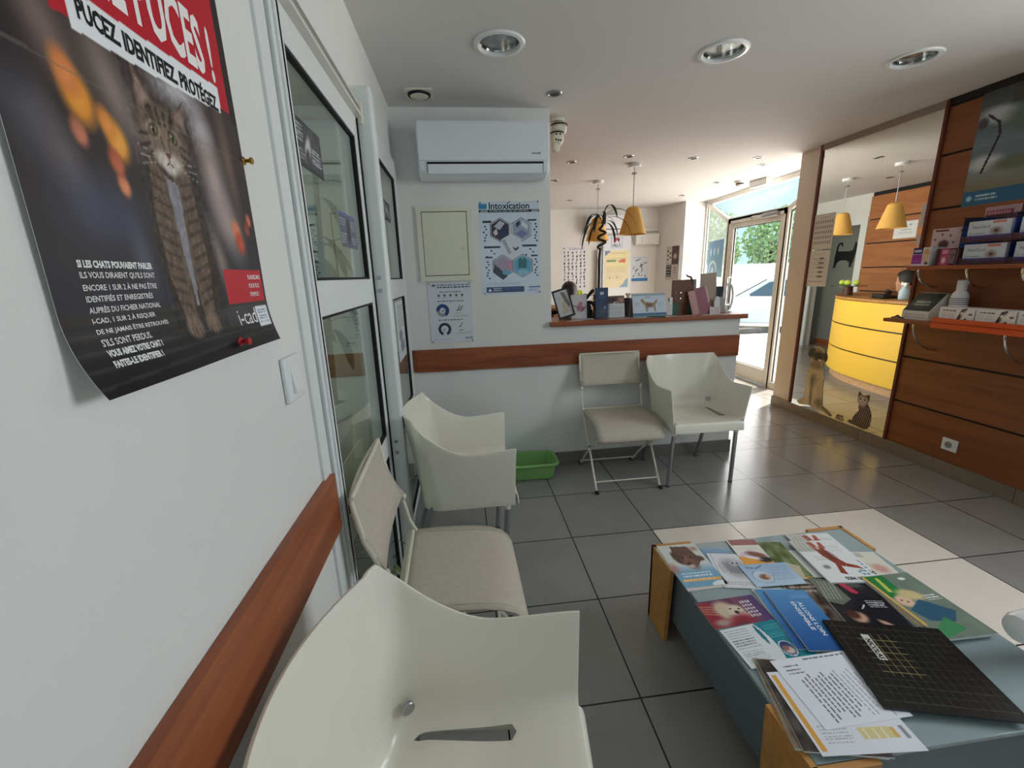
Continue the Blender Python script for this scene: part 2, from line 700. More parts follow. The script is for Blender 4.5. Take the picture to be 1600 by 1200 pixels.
def fit_text(s, box, bold=0.0, rot=0.0):
    """text vertices in sheet units (metres) stretched to fill box = (x0, y0, x1, y1); rot in degrees turns the box's contents by 90s"""
    vs, fs = text_polys(s, bold)
    lo, hi = vs.min(0), vs.max(0)
    t = (vs - lo) / (hi - lo)
    x0, y0, x1, y1 = box
    if rot == 0:
        p = np.stack([x0 + t[:, 0] * (x1 - x0), y0 + t[:, 1] * (y1 - y0)], 1)
    elif rot == 180:
        p = np.stack([x1 - t[:, 0] * (x1 - x0), y1 - t[:, 1] * (y1 - y0)], 1)
    elif rot == 90:
        p = np.stack([x1 - t[:, 1] * (x1 - x0), y0 + t[:, 0] * (y1 - y0)], 1)
    else:
        p = np.stack([x0 + t[:, 1] * (x1 - x0), y1 - t[:, 0] * (y1 - y0)], 1)
    return p, fs


def sheet(name, cv, W, Ht, M, thick=0.0008, disp=None, texts=(), mats=None, parent=None, back=(225, 225, 225), m=None):
    """a printed sheet, board or the printed box front: x right, y up, z towards the reader.
    texts = [(string, (u0, v0, u1, v1), colour, bold, rot)]"""
    w, h = cv.w, cv.h
    lc = cv.linear()
    X = cv.u * W - W / 2
    Yy = cv.v * Ht - Ht / 2
    verts = [(x, y, thick) for x, y in zip(X.ravel(), Yy.ravel())]
    cols = list(map(tuple, lc.reshape(-1, 3)))
    idx = np.arange(w * h).reshape(h, w)
    q = np.stack([idx[:-1, :-1], idx[:-1, 1:], idx[1:, 1:], idx[1:, :-1]], -1).reshape(-1, 4)
    faces = q.tolist()
    # rim and back
    per = list(idx[0, :]) + list(idx[1:, -1]) + list(idx[-1, -2::-1]) + list(idx[-2:0:-1, 0])
    n0 = len(verts)
    bc = lin(back)
    for i in per:
        verts.append((verts[i][0], verts[i][1], 0.0))
        cols.append(bc)
    n1 = len(verts)
    for i in per:
        verts.append((verts[i][0], verts[i][1], thick))
        cols.append(bc)
    L = len(per)
    for k in range(L):
        faces.append([n0 + k, n0 + (k + 1) % L, n1 + (k + 1) % L, n1 + k])
    if disp is None:
        faces.append([n0 + k for k in reversed(range(L))])
    else:
        # back as a grid so that it follows the curl
        n2 = len(verts)
        for x, y in zip(X.ravel(), Yy.ravel()):
            verts.append((x, y, 0.0))
            cols.append(bc)
        faces += (q[:, ::-1] + n2).tolist()
    for t in texts:
        s_, bx, c = t[0], t[1], t[2]
        p, fs = fit_text(s_, ((bx[0] - .5) * W, (bx[1] - .5) * Ht, (bx[2] - .5) * W, (bx[3] - .5) * Ht),
                         t[3] if len(t) > 3 else 0.0, t[4] if len(t) > 4 else 0)
        n3 = len(verts)
        verts += [(a, b, thick + 0.0004) for a, b in p]
        cols += [lin(c)] * len(p)
        faces += [[i + n3 for i in f] for f in fs]
    if disp is not None:
        V = np.array(verts)
        verts = disp(V, W, Ht).tolist()
    me = bpy.data.meshes.new(name)
    me.from_pydata(verts, [], faces)
    at = me.color_attributes.new('Col', 'FLOAT_COLOR', 'POINT')
    c4 = np.ones((len(verts), 4), np.float32)
    c4[:, :3] = np.array(cols)
    at.data.foreach_set('color', c4.ravel())
    me.materials.append(m or PRINT)
    me.update()
    o = bpy.data.objects.new(name, me)
    col.objects.link(o)
    if parent:
        o.parent = parent
        if M is not None:
            o.matrix_local = M
    elif M is not None:
        o.matrix_world = M
    return o
# ================================================================== SETTING
CZ = 2.345


def bstruct(name, boxes, m, bevel=0.0, parent=None):
    b = MB()
    for a in boxes:
        b.box(a[0], a[1])
    o = b.build(name, m, parent, smooth=False, bevel=bevel)
    if parent is None:
        struct(o)
    return o


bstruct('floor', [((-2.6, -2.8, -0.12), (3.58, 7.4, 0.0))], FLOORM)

# ceiling sheet with round openings for the three big downlights
BIG = [(0.227, 2.167), (1.273, 2.187), (2.292, 2.210)]
bm = bmesh.new()
edges = []


def loop(pts):
    vs = [bm.verts.new((x, y, CZ)) for x, y in pts]
    for i in range(len(vs)):
        edges.append(bm.edges.new((vs[i], vs[(i + 1) % len(vs)])))


loop([(-2.6, -2.8), (3.45, -2.8), (3.45, 3.9), (3.80, 3.9), (3.80, 7.4), (-2.6, 7.4)])
for cx, cy_ in BIG:
    loop([(cx + 0.088 * math.cos(2 * PI * k / 40), cy_ + 0.088 * math.sin(2 * PI * k / 40)) for k in range(40)])
bmesh.ops.triangle_fill(bm, use_beauty=True, use_dissolve=False, edges=edges)
me = bpy.data.meshes.new('ceiling')
for f in bm.faces:
    if f.normal.z > 0:
        f.normal_flip()
bm.to_mesh(me)
bm.free()
me.materials.append(CEILM)
o = bpy.data.objects.new('ceiling', me)
col.objects.link(o)
struct(o)

bstruct('wall_left', [((-0.46, -2.6, 0), (-0.36, 1.0, CZ)), ((-0.46, 1.0, 2.03), (-0.36, 2.84, CZ)),
                      ((-0.46, 2.84, 0), (-0.36, 3.03, CZ))], WALLW)
b = MB()
b.prism([(-0.46, 0), (1.975, 0), (1.975, 1.02), (0.598, 1.02), (0.598, CZ), (-0.46, CZ)], 2.9, 3.03, 'y')
struct(b.build('wall_back', WALLW, smooth=False, bevel=0.002))
bstruct('wall_right', [((3.10, -2.6, 0), (3.30, 0.15, CZ)), ((3.10, 1.35, 0), (3.30, 3.68, CZ)),
                       ((3.10, 0.15, 0), (3.30, 1.35, 1.0)), ((3.10, 0.15, 2.28), (3.30, 1.35, CZ))], WALLW)
bstruct('wall_rear', [((-0.46, -2.7, 0), (-0.2, -2.6, CZ)), ((2.0, -2.7, 0), (3.3, -2.6, CZ)),
                      ((-0.2, -2.7, 0), (2.0, -2.6, 0.9)), ((-0.2, -2.7, 2.1), (2.0, -2.6, CZ))], WALLW)
bstruct('wall_entrance_right', [((3.112, 3.685, 0), (3.72, 3.925, CZ))], PINKPAINT, bevel=0.002)
b = MB()
b.prism([(3.26, 7.15), (3.37, 6.47), (3.80, 6.60), (3.95, 7.15)], 0, CZ, 'z')
struct(b.build('wall_entrance_left', WALLW, smooth=False))
bstruct('wall_far', [((0.10, 7.15, 0), (3.95, 7.30, CZ))], WALLW)
bstruct('wall_reception', [((0.10, 3.03, 0), (0.25, 5.99, CZ)), ((0.10, 5.99, 2.0), (0.25, 6.95, CZ)),
                           ((0.10, 6.95, 0), (0.25, 7.15, CZ))], WALLW)
bstruct('wall_alcove', [((-0.20, 5.7, 0), (-0.10, 7.15, CZ)), ((-0.10, 5.70, 0), (0.10, 5.80, CZ)), ((-0.10, 7.05, 0), (0.10, 7.15, CZ))], GREYPAINT)
bstruct('baseboard_alcove', [((-0.10, 5.8, 0), (-0.088, 7.05, 0.10))], CHERRY)
# room behind the sliding doors
bstruct('wall_side_room', [((-2.5, 0.3, 0), (-2.4, 1.0, CZ)), ((-2.5, 2.6, 0), (-2.4, 3.4, CZ)),
                           ((-2.5, 1.0, 0), (-2.4, 2.6, 0.9)), ((-2.5, 1.0, 2.15), (-2.4, 2.6, CZ)),
                           ((-2.4, 0.3, 0), (-0.46, 0.4, CZ)), ((-2.4, 3.3, 0), (-0.46, 3.4, CZ))], CREAMW)

# unseen windows for the daylight: frame and pane; the side room's is added for light


def window_x(name, x, y0, y1, z0, z1):
    b = MB()
    t = 0.05
    for a in (((x, y0, z0), (x + 0.06, y0 + t, z1)), ((x, y1 - t, z0), (x + 0.06, y1, z1)),
              ((x, y0, z0), (x + 0.06, y1, z0 + t)), ((x, y0, z1 - t), (x + 0.06, y1, z1)),
              ((x, (y0 + y1) / 2 - 0.02, z0), (x + 0.06, (y0 + y1) / 2 + 0.02, z1))):
        b.box(*a)
    o = struct(b.build(name, FRAMEW, smooth=False))
    g = MB()
    g.box((x + 0.025, y0 + t, z0 + t), (x + 0.031, y1 - t, z1 - t))
    g.build('pane', GLASS, o, smooth=False)


window_x('window_4', 3.2, 0.15, 1.35, 1.0, 2.28)
window_x('side_room_added_window', -2.47, 1.0, 2.6, 0.9, 2.15)  # unseen side room window, added only to let light in
b = MB()
for a in (((-0.2, -2.68, 0.9), (-0.15, -2.62, 2.1)), ((1.95, -2.68, 0.9), (2.0, -2.62, 2.1)),
          ((-0.2, -2.68, 0.9), (2.0, -2.62, 0.95)), ((-0.2, -2.68, 2.05), (2.0, -2.62, 2.1)), ((0.88, -2.68, 0.9), (0.92, -2.62, 2.1))):
    b.box(*a)
o = struct(b.build('window_6', FRAMEW, smooth=False))
b = MB()
b.box((-0.15, -2.653, 0.95), (1.95, -2.647, 2.05))
b.build('pane', GLASS, o, smooth=False)

# skirting
b = MB()
b.box((-0.30, 2.888, 0), (1.975, 2.9, 0.094))
b.box((1.975, 2.888, 0), (1.986, 3.03, 0.094))
o = struct(b.build('baseboard_back', TILEG, smooth=False, bevel=0.002))
b = MB()
for y0, y1 in ((1.35, 1.90), (1.903, 2.345), (2.348, 2.79), (2.793, 2.90), (2.903, 3.34), (3.343, 3.685)):
    b.box((3.088, y0, 0), (3.10, y1, 0.092))
b.box((3.095, 3.685, 0), (3.112, 3.925, 0.092))
struct(b.build('baseboard_right', TILEB, smooth=False, bevel=0.002))

# wooden chair rails
b = MB()
b.prism([(-0.352, 2.9), (-0.318, 2.879), (1.972, 2.879), (1.972, 2.9)], 0.751, 0.902, 'z')
struct(b.build('trim_1', CHERRYX, smooth=False, bevel=0.002))
b = MB()
b.box((-0.36, -2.55, 0.750), (-0.341, 1.040, 0.902))
struct(b.build('trim_2', CHERRY, smooth=False, bevel=0.002))

# door casing, track, post
b = MB()
b.box((-0.46, 1.000, 0), (-0.352, 1.052, 2.04))
b.box((-0.46, 1.056, 0), (-0.344, 1.078, 2.04))
b.box((-0.46, 1.078, 0), (-0.338, 1.092, 2.04))
struct(b.build('trim_3', FRAMEW, smooth=False, bevel=0.002))
b = MB()
b.box((-0.345, 1.05, 1.934), (-0.318, 1.86, 1.944))
b.box((-0.345, 1.05, 1.962), (-0.318, 1.86, 1.968))
b.box((-0.345, 1.05, 1.93), (-0.340, 1.86, 1.968))
struct(b.build('trim_4', GREYALU, smooth=False))
b = MB()
b.box((-0.42, 1.80, 0), (-0.283, 1.868, 2.045))
post = struct(b.build('trim_5', FRAMEW, bevel=0.012))
post.modifiers['bevel'].segments = 4
b = MB()
for z in (1.375, 1.325, 0.685, 0.635, 0.12, 0.07):
    b.lathe([(0, 0.004), (0.006, 0.004), (0.008, 0.0)], (-0.318, 1.799, z), 12, Matrix.Rotation(PI / 2, 3, 'X'))
b.build('bolt', ALU, post)
b = MB()
b.box((-0.340, 1.785, 1.915), (-0.315, 1.80, 1.985))
b.build('end_cap', CREAMW, post, bevel=0.004)
b = MB()
b.box((-0.40, 1.09, 0.0), (-0.296, 2.84, 0.006))
b.box((-0.345, 1.09, 0.0), (-0.340, 2.84, 0.014))
b.box((-0.315, 1.09, 0.0), (-0.310, 2.84, 0.014))
struct(b.build('trim_6', ALU, smooth=False))


def leaf_y(name, y0, y1, x, stile0, stile1, zs, m=FRAMEW):
    """glazed leaf in the plane x; zs = [(z0, z1), ...] of its panes"""
    b = MB()
    z_top = 2.03 if name == 'door_2' else 1.932
    b.box((x - 0.018, y0, 0.01), (x + 0.014, y0 + stile0, z_top))
    b.box((x - 0.018, y1 - stile1, 0.01), (x + 0.014, y1, z_top))
    prev = 0.01
    for z0, z1 in zs + [(z_top, z_top)]:
        b.box((x - 0.017, y0 + stile0, prev), (x + 0.013, y1 - stile1, z0))
        prev = z1
    o = struct(b.build(name, m, smooth=False, bevel=0.002))
    for z0, z1 in zs:
        a0, a1 = y0 + stile0, y1 - stile1
        g = MB()
        g.box((x - 0.003, a0 - 0.004, z0 - 0.004), (x + 0.003, a1 + 0.004, z1 + 0.004))
        p = g.build('pane', GLASSD, o, smooth=False)
        g = MB()
        for c0, c1 in (((a0, z0), (a1, z0 + 0.007)), ((a0, z1 - 0.007), (a1, z1)), ((a0, z0), (a0 + 0.007, z1)), ((a1 - 0.010, z0), (a1, z1))):
            g.box((x - 0.007, c0[0], c0[1]), (x + 0.0105, c1[0], c1[1]))
        g.build('gasket', RUBBER, o, smooth=False)
    return o


leaf_y('door_1', 1.070, 1.775, -0.352, 0.030, 0.040, [(0.07, 0.655), (0.742, 1.284), (1.371, 1.860)])
b = MB()
b.box((-0.37, 1.776, 0.01), (-0.333, 1.784, 1.93))
struct(b.build('trim_7', RUBBER, smooth=False))
leaf_y('door_2', 1.868, 2.838, -0.356, 0.050, 0.100, [(0.05, 0.56), (0.637, 1.268), (1.366, 1.920)])

# plank panelling on the right wall
b = MB()
b.mi = 1
b.box((3.0985, 1.36, 0.092), (3.1005, 2.68, CZ))
b.mi = 0
zz = [0.094, 0.402, 0.725, 1.047, 1.372, 1.695, 2.017, 2.300]
for z0, z1 in zip(zz, zz[1:]):
    b.box((3.088, 1.36, z0 + (0.007 if z0 > .1 else 0)), (3.099, 2.68, z1 - 0.007))
b.mi = 1
b.box((3.086, 1.36, 2.303), (3.0995, 2.70, CZ))
b.mi = 2
b.box((3.074, 2.680, 0.094), (3.0995, 2.700, 2.335))
struct(b.build('wall_right_panelling', [PLANK, BLACK, REDWOOD], smooth=False, bevel=0.0015))
b = MB()
b.mi = 1
b.box((0.249, 3.2, 0.0), (0.251, 5.985, CZ))
b.mi = 0
zz = [0.0, 0.33, 0.655, 0.978, 1.312, 1.648, 1.976, 2.30]
for z0, z1 in zip(zz, zz[1:]):
    b.box((0.251, 3.2, z0 + 0.008), (0.266, 5.99, z1 - 0.008))
struct(b.build('wall_reception_panelling', [PLANKL, BLACK], smooth=False, bevel=0.0015))
b = MB()
for a in (((0.252, 5.992, 0), (0.274, 6.10, 1.93)), ((0.252, 6.90, 0), (0.274, 6.99, 1.93)), ((0.252, 5.992, 1.93), (0.274, 6.99, 2.03))):
    b.box(*a)
struct(b.build('trim_8', FRAMEW, smooth=False))

# ------------------------------------------------------------------ glazed entrance porch
P0, P1 = (3.50, 4.49), (3.50, 5.54)
A_, B_ = (3.775, 6.57), (3.61, 3.93)
ZH, ZB = 1.965, 2.315
# door leaf
b = MB()
b.box((3.475, P0[1], 0), (3.53, P0[1] + 0.055, ZH))
b.box((3.475, P1[1] - 0.055, 0), (3.53, P1[1], ZH))
b.box((3.475, P0[1], ZH - 0.055), (3.53, P1[1], ZH + 0.01))
b.box((3.485, P0[1] + 0.055, 0.01), (3.525, P0[1] + 0.105, ZH - 0.055))
b.box((3.485, P1[1] - 0.115, 0.01), (3.525, P1[1] - 0.055, ZH - 0.055))
b.box((3.485, P0[1] + 0.1, 0.012), (3.525, P1[1] - 0.1, 0.19))
b.box((3.485, P0[1] + 0.1, 1.855), (3.525, P1[1] - 0.1, ZH - 0.055))
door = struct(b.build('door_3', GREYALU, smooth=False, bevel=0.002))
b = MB()
b.box((3.502, P0[1] + 0.1, 0.185), (3.508, P1[1] - 0.11, 1.86))
b.build('pane', GLASS, door, smooth=False)
b = MB()
for a in (((3.498, P0[1] + 0.100, 0.19), (3.512, P0[1] + 0.108, 1.855)), ((3.498, P1[1] - 0.123, 0.19), (3.512, P1[1] - 0.115, 1.855)),
          ((3.498, P0[1] + 0.1, 1.847), (3.512, P1[1] - 0.115, 1.856)), ((3.498, P0[1] + 0.1, 0.188), (3.512, P1[1] - 0.115, 0.196))):
    b.box(*a)
b.build('gasket', RUBBER, door, smooth=False)
b = MB()
b.box((3.43, 4.60, 1.905), (3.476, 4.84, 1.955))
b.beam((3.44, 4.62, 1.93), (3.40, 4.95, 1.94), 0.018, 0.01)
b.beam((3.40, 4.95, 1.94), (3.48, 5.10, 1.94), 0.018, 0.01)
b.build('door_closer', ALU, door, smooth=False, bevel=0.003)
b = MB()
b.tube([(3.485, 5.40, 0.9), (3.44, 5.40, 0.9), (3.44, 5.40, 1.25), (3.485, 5.40, 1.25)], 0.011, 8)
b.build('handle', ALU, door)


def porch_side(name, p, q, flip):
    b = MB()
    w = 0.05
    px, qx = (*p, 0), (*q, 0)
    b.beam((*p, 0), (*p, ZH), w, w, (1, 0, 0))
    b.beam((*q, 0), (*q, ZB), w, w, (1, 0, 0))
    b.beam((*p, ZH - 0.01), (*q, ZB - 0.01), w, w)
    b.beam((*p, 0.04), (*q, 0.04), w, 0.08)
    o = struct(b.build(name, GREYALU, smooth=False, bevel=0.002))
    d = Vector((q[0] - p[0], q[1] - p[1], 0)).normalized()
    nrm = Vector((d.y, -d.x, 0)) * 0.003
    a, c = Vector((*p, 0)) + d * 0.024, Vector((*q, 0)) - d * 0.024
    pts = [a + Vector((0, 0, 0.08)), c + Vector((0, 0, 0.08)), c + Vector((0, 0, ZB - 0.04)), a + Vector((0, 0, ZH - 0.04))]
    b = MB()
    v0 = [b.bm.verts.new(k - nrm) for k in pts]
    v1 = [b.bm.verts.new(k + nrm) for k in pts]
    b.face(v0[::-1])
    b.face(v1)
    for i in range(4):
        b.face([v0[i], v0[(i + 1) % 4], v1[(i + 1) % 4], v1[i]])
    b.build('pane', GLASS, o, smooth=False)
    b = MB()
    for i in range(4):
        s0, s1 = pts[i], pts[(i + 1) % 4]
        b.beam(s0, s1, 0.012, 0.012)
    b.build('gasket', RUBBER, o, smooth=False)
    return o


win1 = porch_side('window_1', P1, A_, 1)
win2 = porch_side('window_2', P0, B_, -1)
b = MB()
b.beam((A_[0], A_[1], ZB), (B_[0], B_[1], ZB), 0.06, 0.06)
b.beam((P1[0], P1[1], ZH), (P0[0], P0[1], ZH), 0.05, 0.04)
o3 = struct(b.build('window_3', GREYALU, smooth=False, bevel=0.002))
b = MB()
q = [Vector((P1[0], P1[1], ZH + .01)), Vector((P0[0], P0[1], ZH + .01)), Vector((B_[0], B_[1], ZB - .01)), Vector((A_[0], A_[1], ZB - .01))]
v0 = [b.bm.verts.new(k) for k in q]
v1 = [b.bm.verts.new(k + Vector((0.004, 0, -0.004))) for k in q]
b.face(v0)
b.face(v1[::-1])
for i in range(4):
    b.face([v0[i], v0[(i + 1) % 4], v1[(i + 1) % 4], v1[i]])
b.build('pane', GLASS, o3, smooth=False)
b = MB()
for i in range(4):
    b.beam(q[i], q[(i + 1) % 4], 0.007, 0.007)
b.build('gasket', RUBBER, o3, smooth=False)

# outdoors: sloping forecourt, garden wall
b = MB()
P = [[(x, y, -0.03 if y < 5 else (-0.36 if y > 11 else -0.03 - 0.33 * (y - 5) / 6)) for y in (-12, 5, 11, 45)] for x in (3.58, 40)]
b.grid(P)
o = struct(b.build('forecourt_ground', PLASTER, smooth=False))
b = MB()
b.box((6, 17.0, -0.4), (30, 17.4, 1.42))
b.box((6, 16.95, 1.42), (30, 17.45, 1.50))
struct(b.build('garden_wall', STONE, smooth=False))
b = MB()
b.box((5.2, 10.55, -0.36), (14, 10.72, -0.20))
struct(b.build('car_shade_kerb', mat('shade_dark_granite', (92, 88, 88), 0.8, vary=0.5, vscale=14), smooth=False))  # dark speckled strip, its colour stands in for the shade under the car
# ================================================================== FIXTURES ON CEILING AND WALLS


def downlight(x, y, label):
    t = thing('recessed_downlight', label, 'ceiling light', (x, y, CZ), 0, 'large round downlights over the waiting area')
    b = MB()
    b.lathe([(0.086, 0.004), (0.086, -0.003), (0.094, -0.009), (0.108, -0.007), (0.113, 0.0)], seg=48)
    b.build('trim_ring', WHITEP, t)
    b = MB()
    b.lathe([(0.087, 0.0), (0.084, 0.03), (0.074, 0.065), (0.055, 0.085), (0.0, 0.092)], seg=48)
    b.build('reflector', REFL, t)
    for s in (-1, 1):
        b = MB()
        b.tube([(s * 0.02, -0.05, 0.062), (s * 0.02, 0.04, 0.062)], 0.008, 10)
        b.build('lamp_tube', WHITEP, t)
    b = MB()
    b.lathe([(0.0, 0.012), (0.084, 0.012), (0.084, 0.014), (0, 0.014)], seg=40)
    b.build('cover_glass', GLASS, t)
    return t


REFL = mat('satin_reflector', (190, 194, 192), 0.16, 1.0)
downlight(*BIG[0], 'large round recessed downlight in front of the air conditioner')
downlight(*BIG[1], 'large round recessed downlight, the middle one of three along the ceiling')
downlight(*BIG[2], 'large round recessed downlight nearest the wooden plank wall')

SPOTS = [(0.580, 2.687, 'small round ceiling spotlight right above the end of the wall with the air conditioner'),
         (1.063, 4.191, 'small ceiling spotlight nearest the wall end behind the air conditioner'),
         (1.526, 4.000, 'small ceiling spotlight just in front of the nearer pendant lamp'),
         (1.078, 4.977, 'small ceiling spotlight left of the farther pendant lamp'),
         (1.566, 6.279, 'small ceiling spotlight nearest the far wall with the pet posters'),
         (2.161, 4.074, 'small ceiling spotlight between the nearer pendant lamp and the mirror wall'),
         (2.786, 4.060, 'small ceiling spotlight nearest the top of the mirror'),
         (3.015, 4.323, 'small ceiling spotlight nearest the corner of the glass porch and the mirror wall'),
         (3.052, 5.164, 'small ceiling spotlight beside the white smoke detector over the entrance'),
         (3.057, 5.991, 'small ceiling spotlight nearest the white pillar by the entrance')]
for x, y, lb in SPOTS:
    t = thing('ceiling_spotlight', lb, 'ceiling light', (x, y, CZ), 0, 'small ceiling spotlights')
    b = MB()
    b.lathe([(0.028, -0.002), (0.031, -0.006), (0.042, -0.005), (0.046, 0.0)], seg=28)
    b.build('trim_ring', ALU, t)
    b = MB()
    b.lathe([(0, -0.0012), (0.029, -0.0012), (0.029, -0.0006), (0, -0.0006)], seg=28)
    b.build('lamp_recess', mat('dark_lamp_glass', (60, 58, 56), 0.2) if x < 0.6 else bpy.data.materials['dark_lamp_glass'], t)

# air vent by the left corner
t = thing('ceiling_vent', 'cream square ceiling vent with a round louvred outlet in the left corner', 'vent', (-0.165, 2.70, CZ))
b = MB()
b.box((-0.075, -0.07, -0.008), (0.075, 0.07, 0))
b.build('plate', CREAMW, t, bevel=0.003)
b = MB()
b.lathe([(0.062, -0.008), (0.060, -0.016), (0.050, -0.010), (0.0, -0.009)], seg=32)
b.build('outlet_recess', BLACK, t)
b = MB()
b.lathe([(0, -0.020), (0.030, -0.022), (0.050, -0.014), (0.030, -0.012), (0, -0.012)], (0, 0.012, 0), 32)
b.build('outlet_disc', CREAMW, t)

# old alarm siren / camera hanging at the wall end
t = thing('security_sensor', 'cream two-lobed security sensor hanging from the ceiling behind the wall end', 'sensor', (0.690, 3.10, CZ))
b = MB()
b.lathe([(0, -0.015), (0.045, -0.015), (0.048, 0)], seg=24)
b.build('mounting_plate', CREAMW, t)
b = MB()
b.ell((0.012, 0, -0.055), (0.052, 0.05, 0.045), 24, 14)
b.build('sensor_head', CREAMM, t)
b = MB()
b.ell((-0.004, -0.01, -0.115), (0.045, 0.045, 0.05), 24, 14)
b.ell((-0.014, -0.01, -0.165), (0.030, 0.03, 0.035), 20, 12)
b.build('siren_body', CREAMM, t)
b = MB()
for a, z in ((-0.3, -0.10), (0.25, -0.10), (0.0, -0.135), (-0.35, -0.13), (0.35, -0.135)):
    b.ell((-0.004 + 0.045 * math.sin(a), -0.01 - 0.043 * math.cos(a), z), (0.006, 0.004, 0.006), 8, 6)
b.build('grille_holes', BLACK, t)
b = MB()
b.tube([(0.012 + 0.053 * math.cos(a), 0.051 * math.sin(a), -0.035) for a in [PI + PI * k / 10 for k in range(11)]], 0.004, 6)
b.tube([(-0.004 + 0.044 * math.cos(a), -0.01 + 0.044 * math.sin(a), -0.085) for a in [PI + PI * k / 10 for k in range(11)]], 0.004, 6)
b.build('seam', BLACK, t)

# smoke detector and emergency light at the porch beam
t = thing('smoke_detector', 'white round smoke detector on the ceiling beside the porch beam', 'smoke detector', (3.30, 5.10, CZ))
b = MB()
b.lathe([(0, -0.06), (0.03, -0.06), (0.042, -0.045), (0.044, -0.02), (0.055, -0.018), (0.058, 0)], seg=28)
b.build('housing', WHITEP, t)
b = MB()
b.lathe([(0.043, -0.04), (0.0455, -0.036), (0.0455, -0.030), (0.044, -0.026)], seg=28)
b.build('vent_slot', BLACKP, t)
t = thing('emergency_light', 'small boxy emergency exit light over the glass door', 'emergency light', (3.50, 5.02, CZ), 0.05)
b = MB()
b.box((-0.04, -0.14, -0.075), (0.04, 0.14, 0))
b.build('housing', GREYALU, t, bevel=0.006)
b = MB()
b.box((-0.045, -0.125, -0.066), (-0.039, 0.125, -0.012))
b.build('lens', WHITEP, t, bevel=0.003)

# ---------------------------------------------------------------- air conditioner


def aircon(x0, x1, y, z0, z1, label, brand):
    """split unit on a wall facing -y; y = wall"""
    t = thing('air_conditioner', label, 'air conditioner', ((x0 + x1) / 2, y, z0))
    w, h = (x1 - x0) / 2, z1 - z0
    b = MB()
    b.prism([(0, 0.012), (0, h), (-0.150, h), (-0.185, h - 0.012), (-0.194, h - 0.05), (-0.194, 0.085), (-0.180, 0.030), (-0.130, 0.004), (-0.06, 0.0)], -w, w, 'x')
    b.build('housing', ACW, t, bevel=0.012)
    b = MB()
    b.prism([(-0.190, h - 0.006), (-0.199, h - 0.03), (-0.201, 0.084), (-0.193, 0.084)], -w + 0.006, w - 0.006, 'x')
    b.build('front_panel', ACW, t, bevel=0.003)
    b = MB()
    b.prism([(-0.196, 0.078), (-0.185, 0.078), (-0.172, 0.025), (-0.1795, 0.0215)], -w + 0.05, w - 0.036, 'x')
    b.build('outlet_slot', BLACK, t, smooth=False)
    b = MB()
    b.prism([(-0.199, 0.066), (-0.194, 0.066), (-0.178, 0.020), (-0.184, 0.018)], -w + 0.053, w - 0.040, 'x')
    b.build('louvre_flap', ACW, t, bevel=0.002)
    if brand:
        p, fs = fit_text(brand, (w - 0.105, 0.116, w - 0.055, 0.126), 0.01)
        me = bpy.data.meshes.new('brand_lettering')
        me.from_pydata([(a, -0.2016, c) for a, c in p], [], fs)
        me.materials.append(INK)
        o = bpy.data.objects.new('brand_lettering', me)
        col.objects.link(o)
        o.parent = t
    return t


aircon(-0.200, 0.556, 2.90, 1.925, 2.222, 'white split air conditioner high on the wall above the white cabinet door', 'airwell')
aircon(2.03, 2.66, 7.15, 1.945, 2.235, 'white split air conditioner on the far wall behind the pendant lamps', None)
t = thing('cable_trunking_box', 'white box of cable trunking on the far wall right of the air conditioner', 'trunking', (2.86, 7.15, 1.78))
b = MB()
b.box((0, -0.09, 0), (0.40, 0, 0.165))
b.box((0.10, -0.10, 0.02), (0.34, -0.088, 0.12))
b.build('box', WALLW, t, bevel=0.004)
b = MB()
b.box((-0.15, -0.04, 0.21), (0.42, 0, 0.25))
b.build('duct', WALLW, t, bevel=0.003)

# fuse cabinet
t = thing('fuse_cabinet', 'cream flush cabinet door on the wall below the air conditioner', 'cabinet', (-0.079, 2.90, 1.345))
b = MB()
W2, H2 = 0.171, 0.448
for a in (((-W2, -0.016, 0), (-W2 + 0.030, 0, H2)), ((W2 - 0.030, -0.016, 0), (W2, 0, H2)), ((-W2 + 0.030, -0.016, 0), (W2 - 0.030, 0, 0.032)), ((-W2 + 0.030, -0.016, H2 - 0.028), (W2 - 0.030, 0, H2))):
    b.box(*a)
b.build('frame', CREAMW, t, smooth=False)
b = MB()
b.box((-W2 + 0.028, -0.004, 0.03), (W2 - 0.028, 0, H2 - 0.026))
b.build('dark_gap', BLACK, t, smooth=False)
b = MB()
b.box((-W2 + 0.033, -0.012, 0.036), (W2 - 0.033, -0.001, H2 - 0.032))
d = b.build('door', CREAMW, t, bevel=0.002)
b = MB()
b.lathe([(0, 0.008), (0.010, 0.008), (0.012, 0)], (0.112, -0.012, 0.20), 16, Matrix.Rotation(PI / 2, 3, 'X'))
b.build('latch', CREAMM, d)

# light switch on the left wall
t = thing('light_switch', 'white square light switch on the left wall below the cat poster', 'switch', (-0.36, 0.912, 1.178))
b = MB()
b.box((0, -0.043, -0.046), (0.010, 0.043, 0.046))
b.build('plate', WHITEP, t, bevel=0.004)
b = MB()
b.hexa([(0.006, -0.020, -0.028), (0.018, -0.020, -0.028), (0.018, 0.022, -0.028), (0.006, 0.022, -0.028),
        (0.006, -0.020, 0.028), (0.011, -0.020, 0.028), (0.011, 0.022, 0.028), (0.006, 0.022, 0.028)])
b.build('rocker', WHITEP, t, bevel=0.0015)

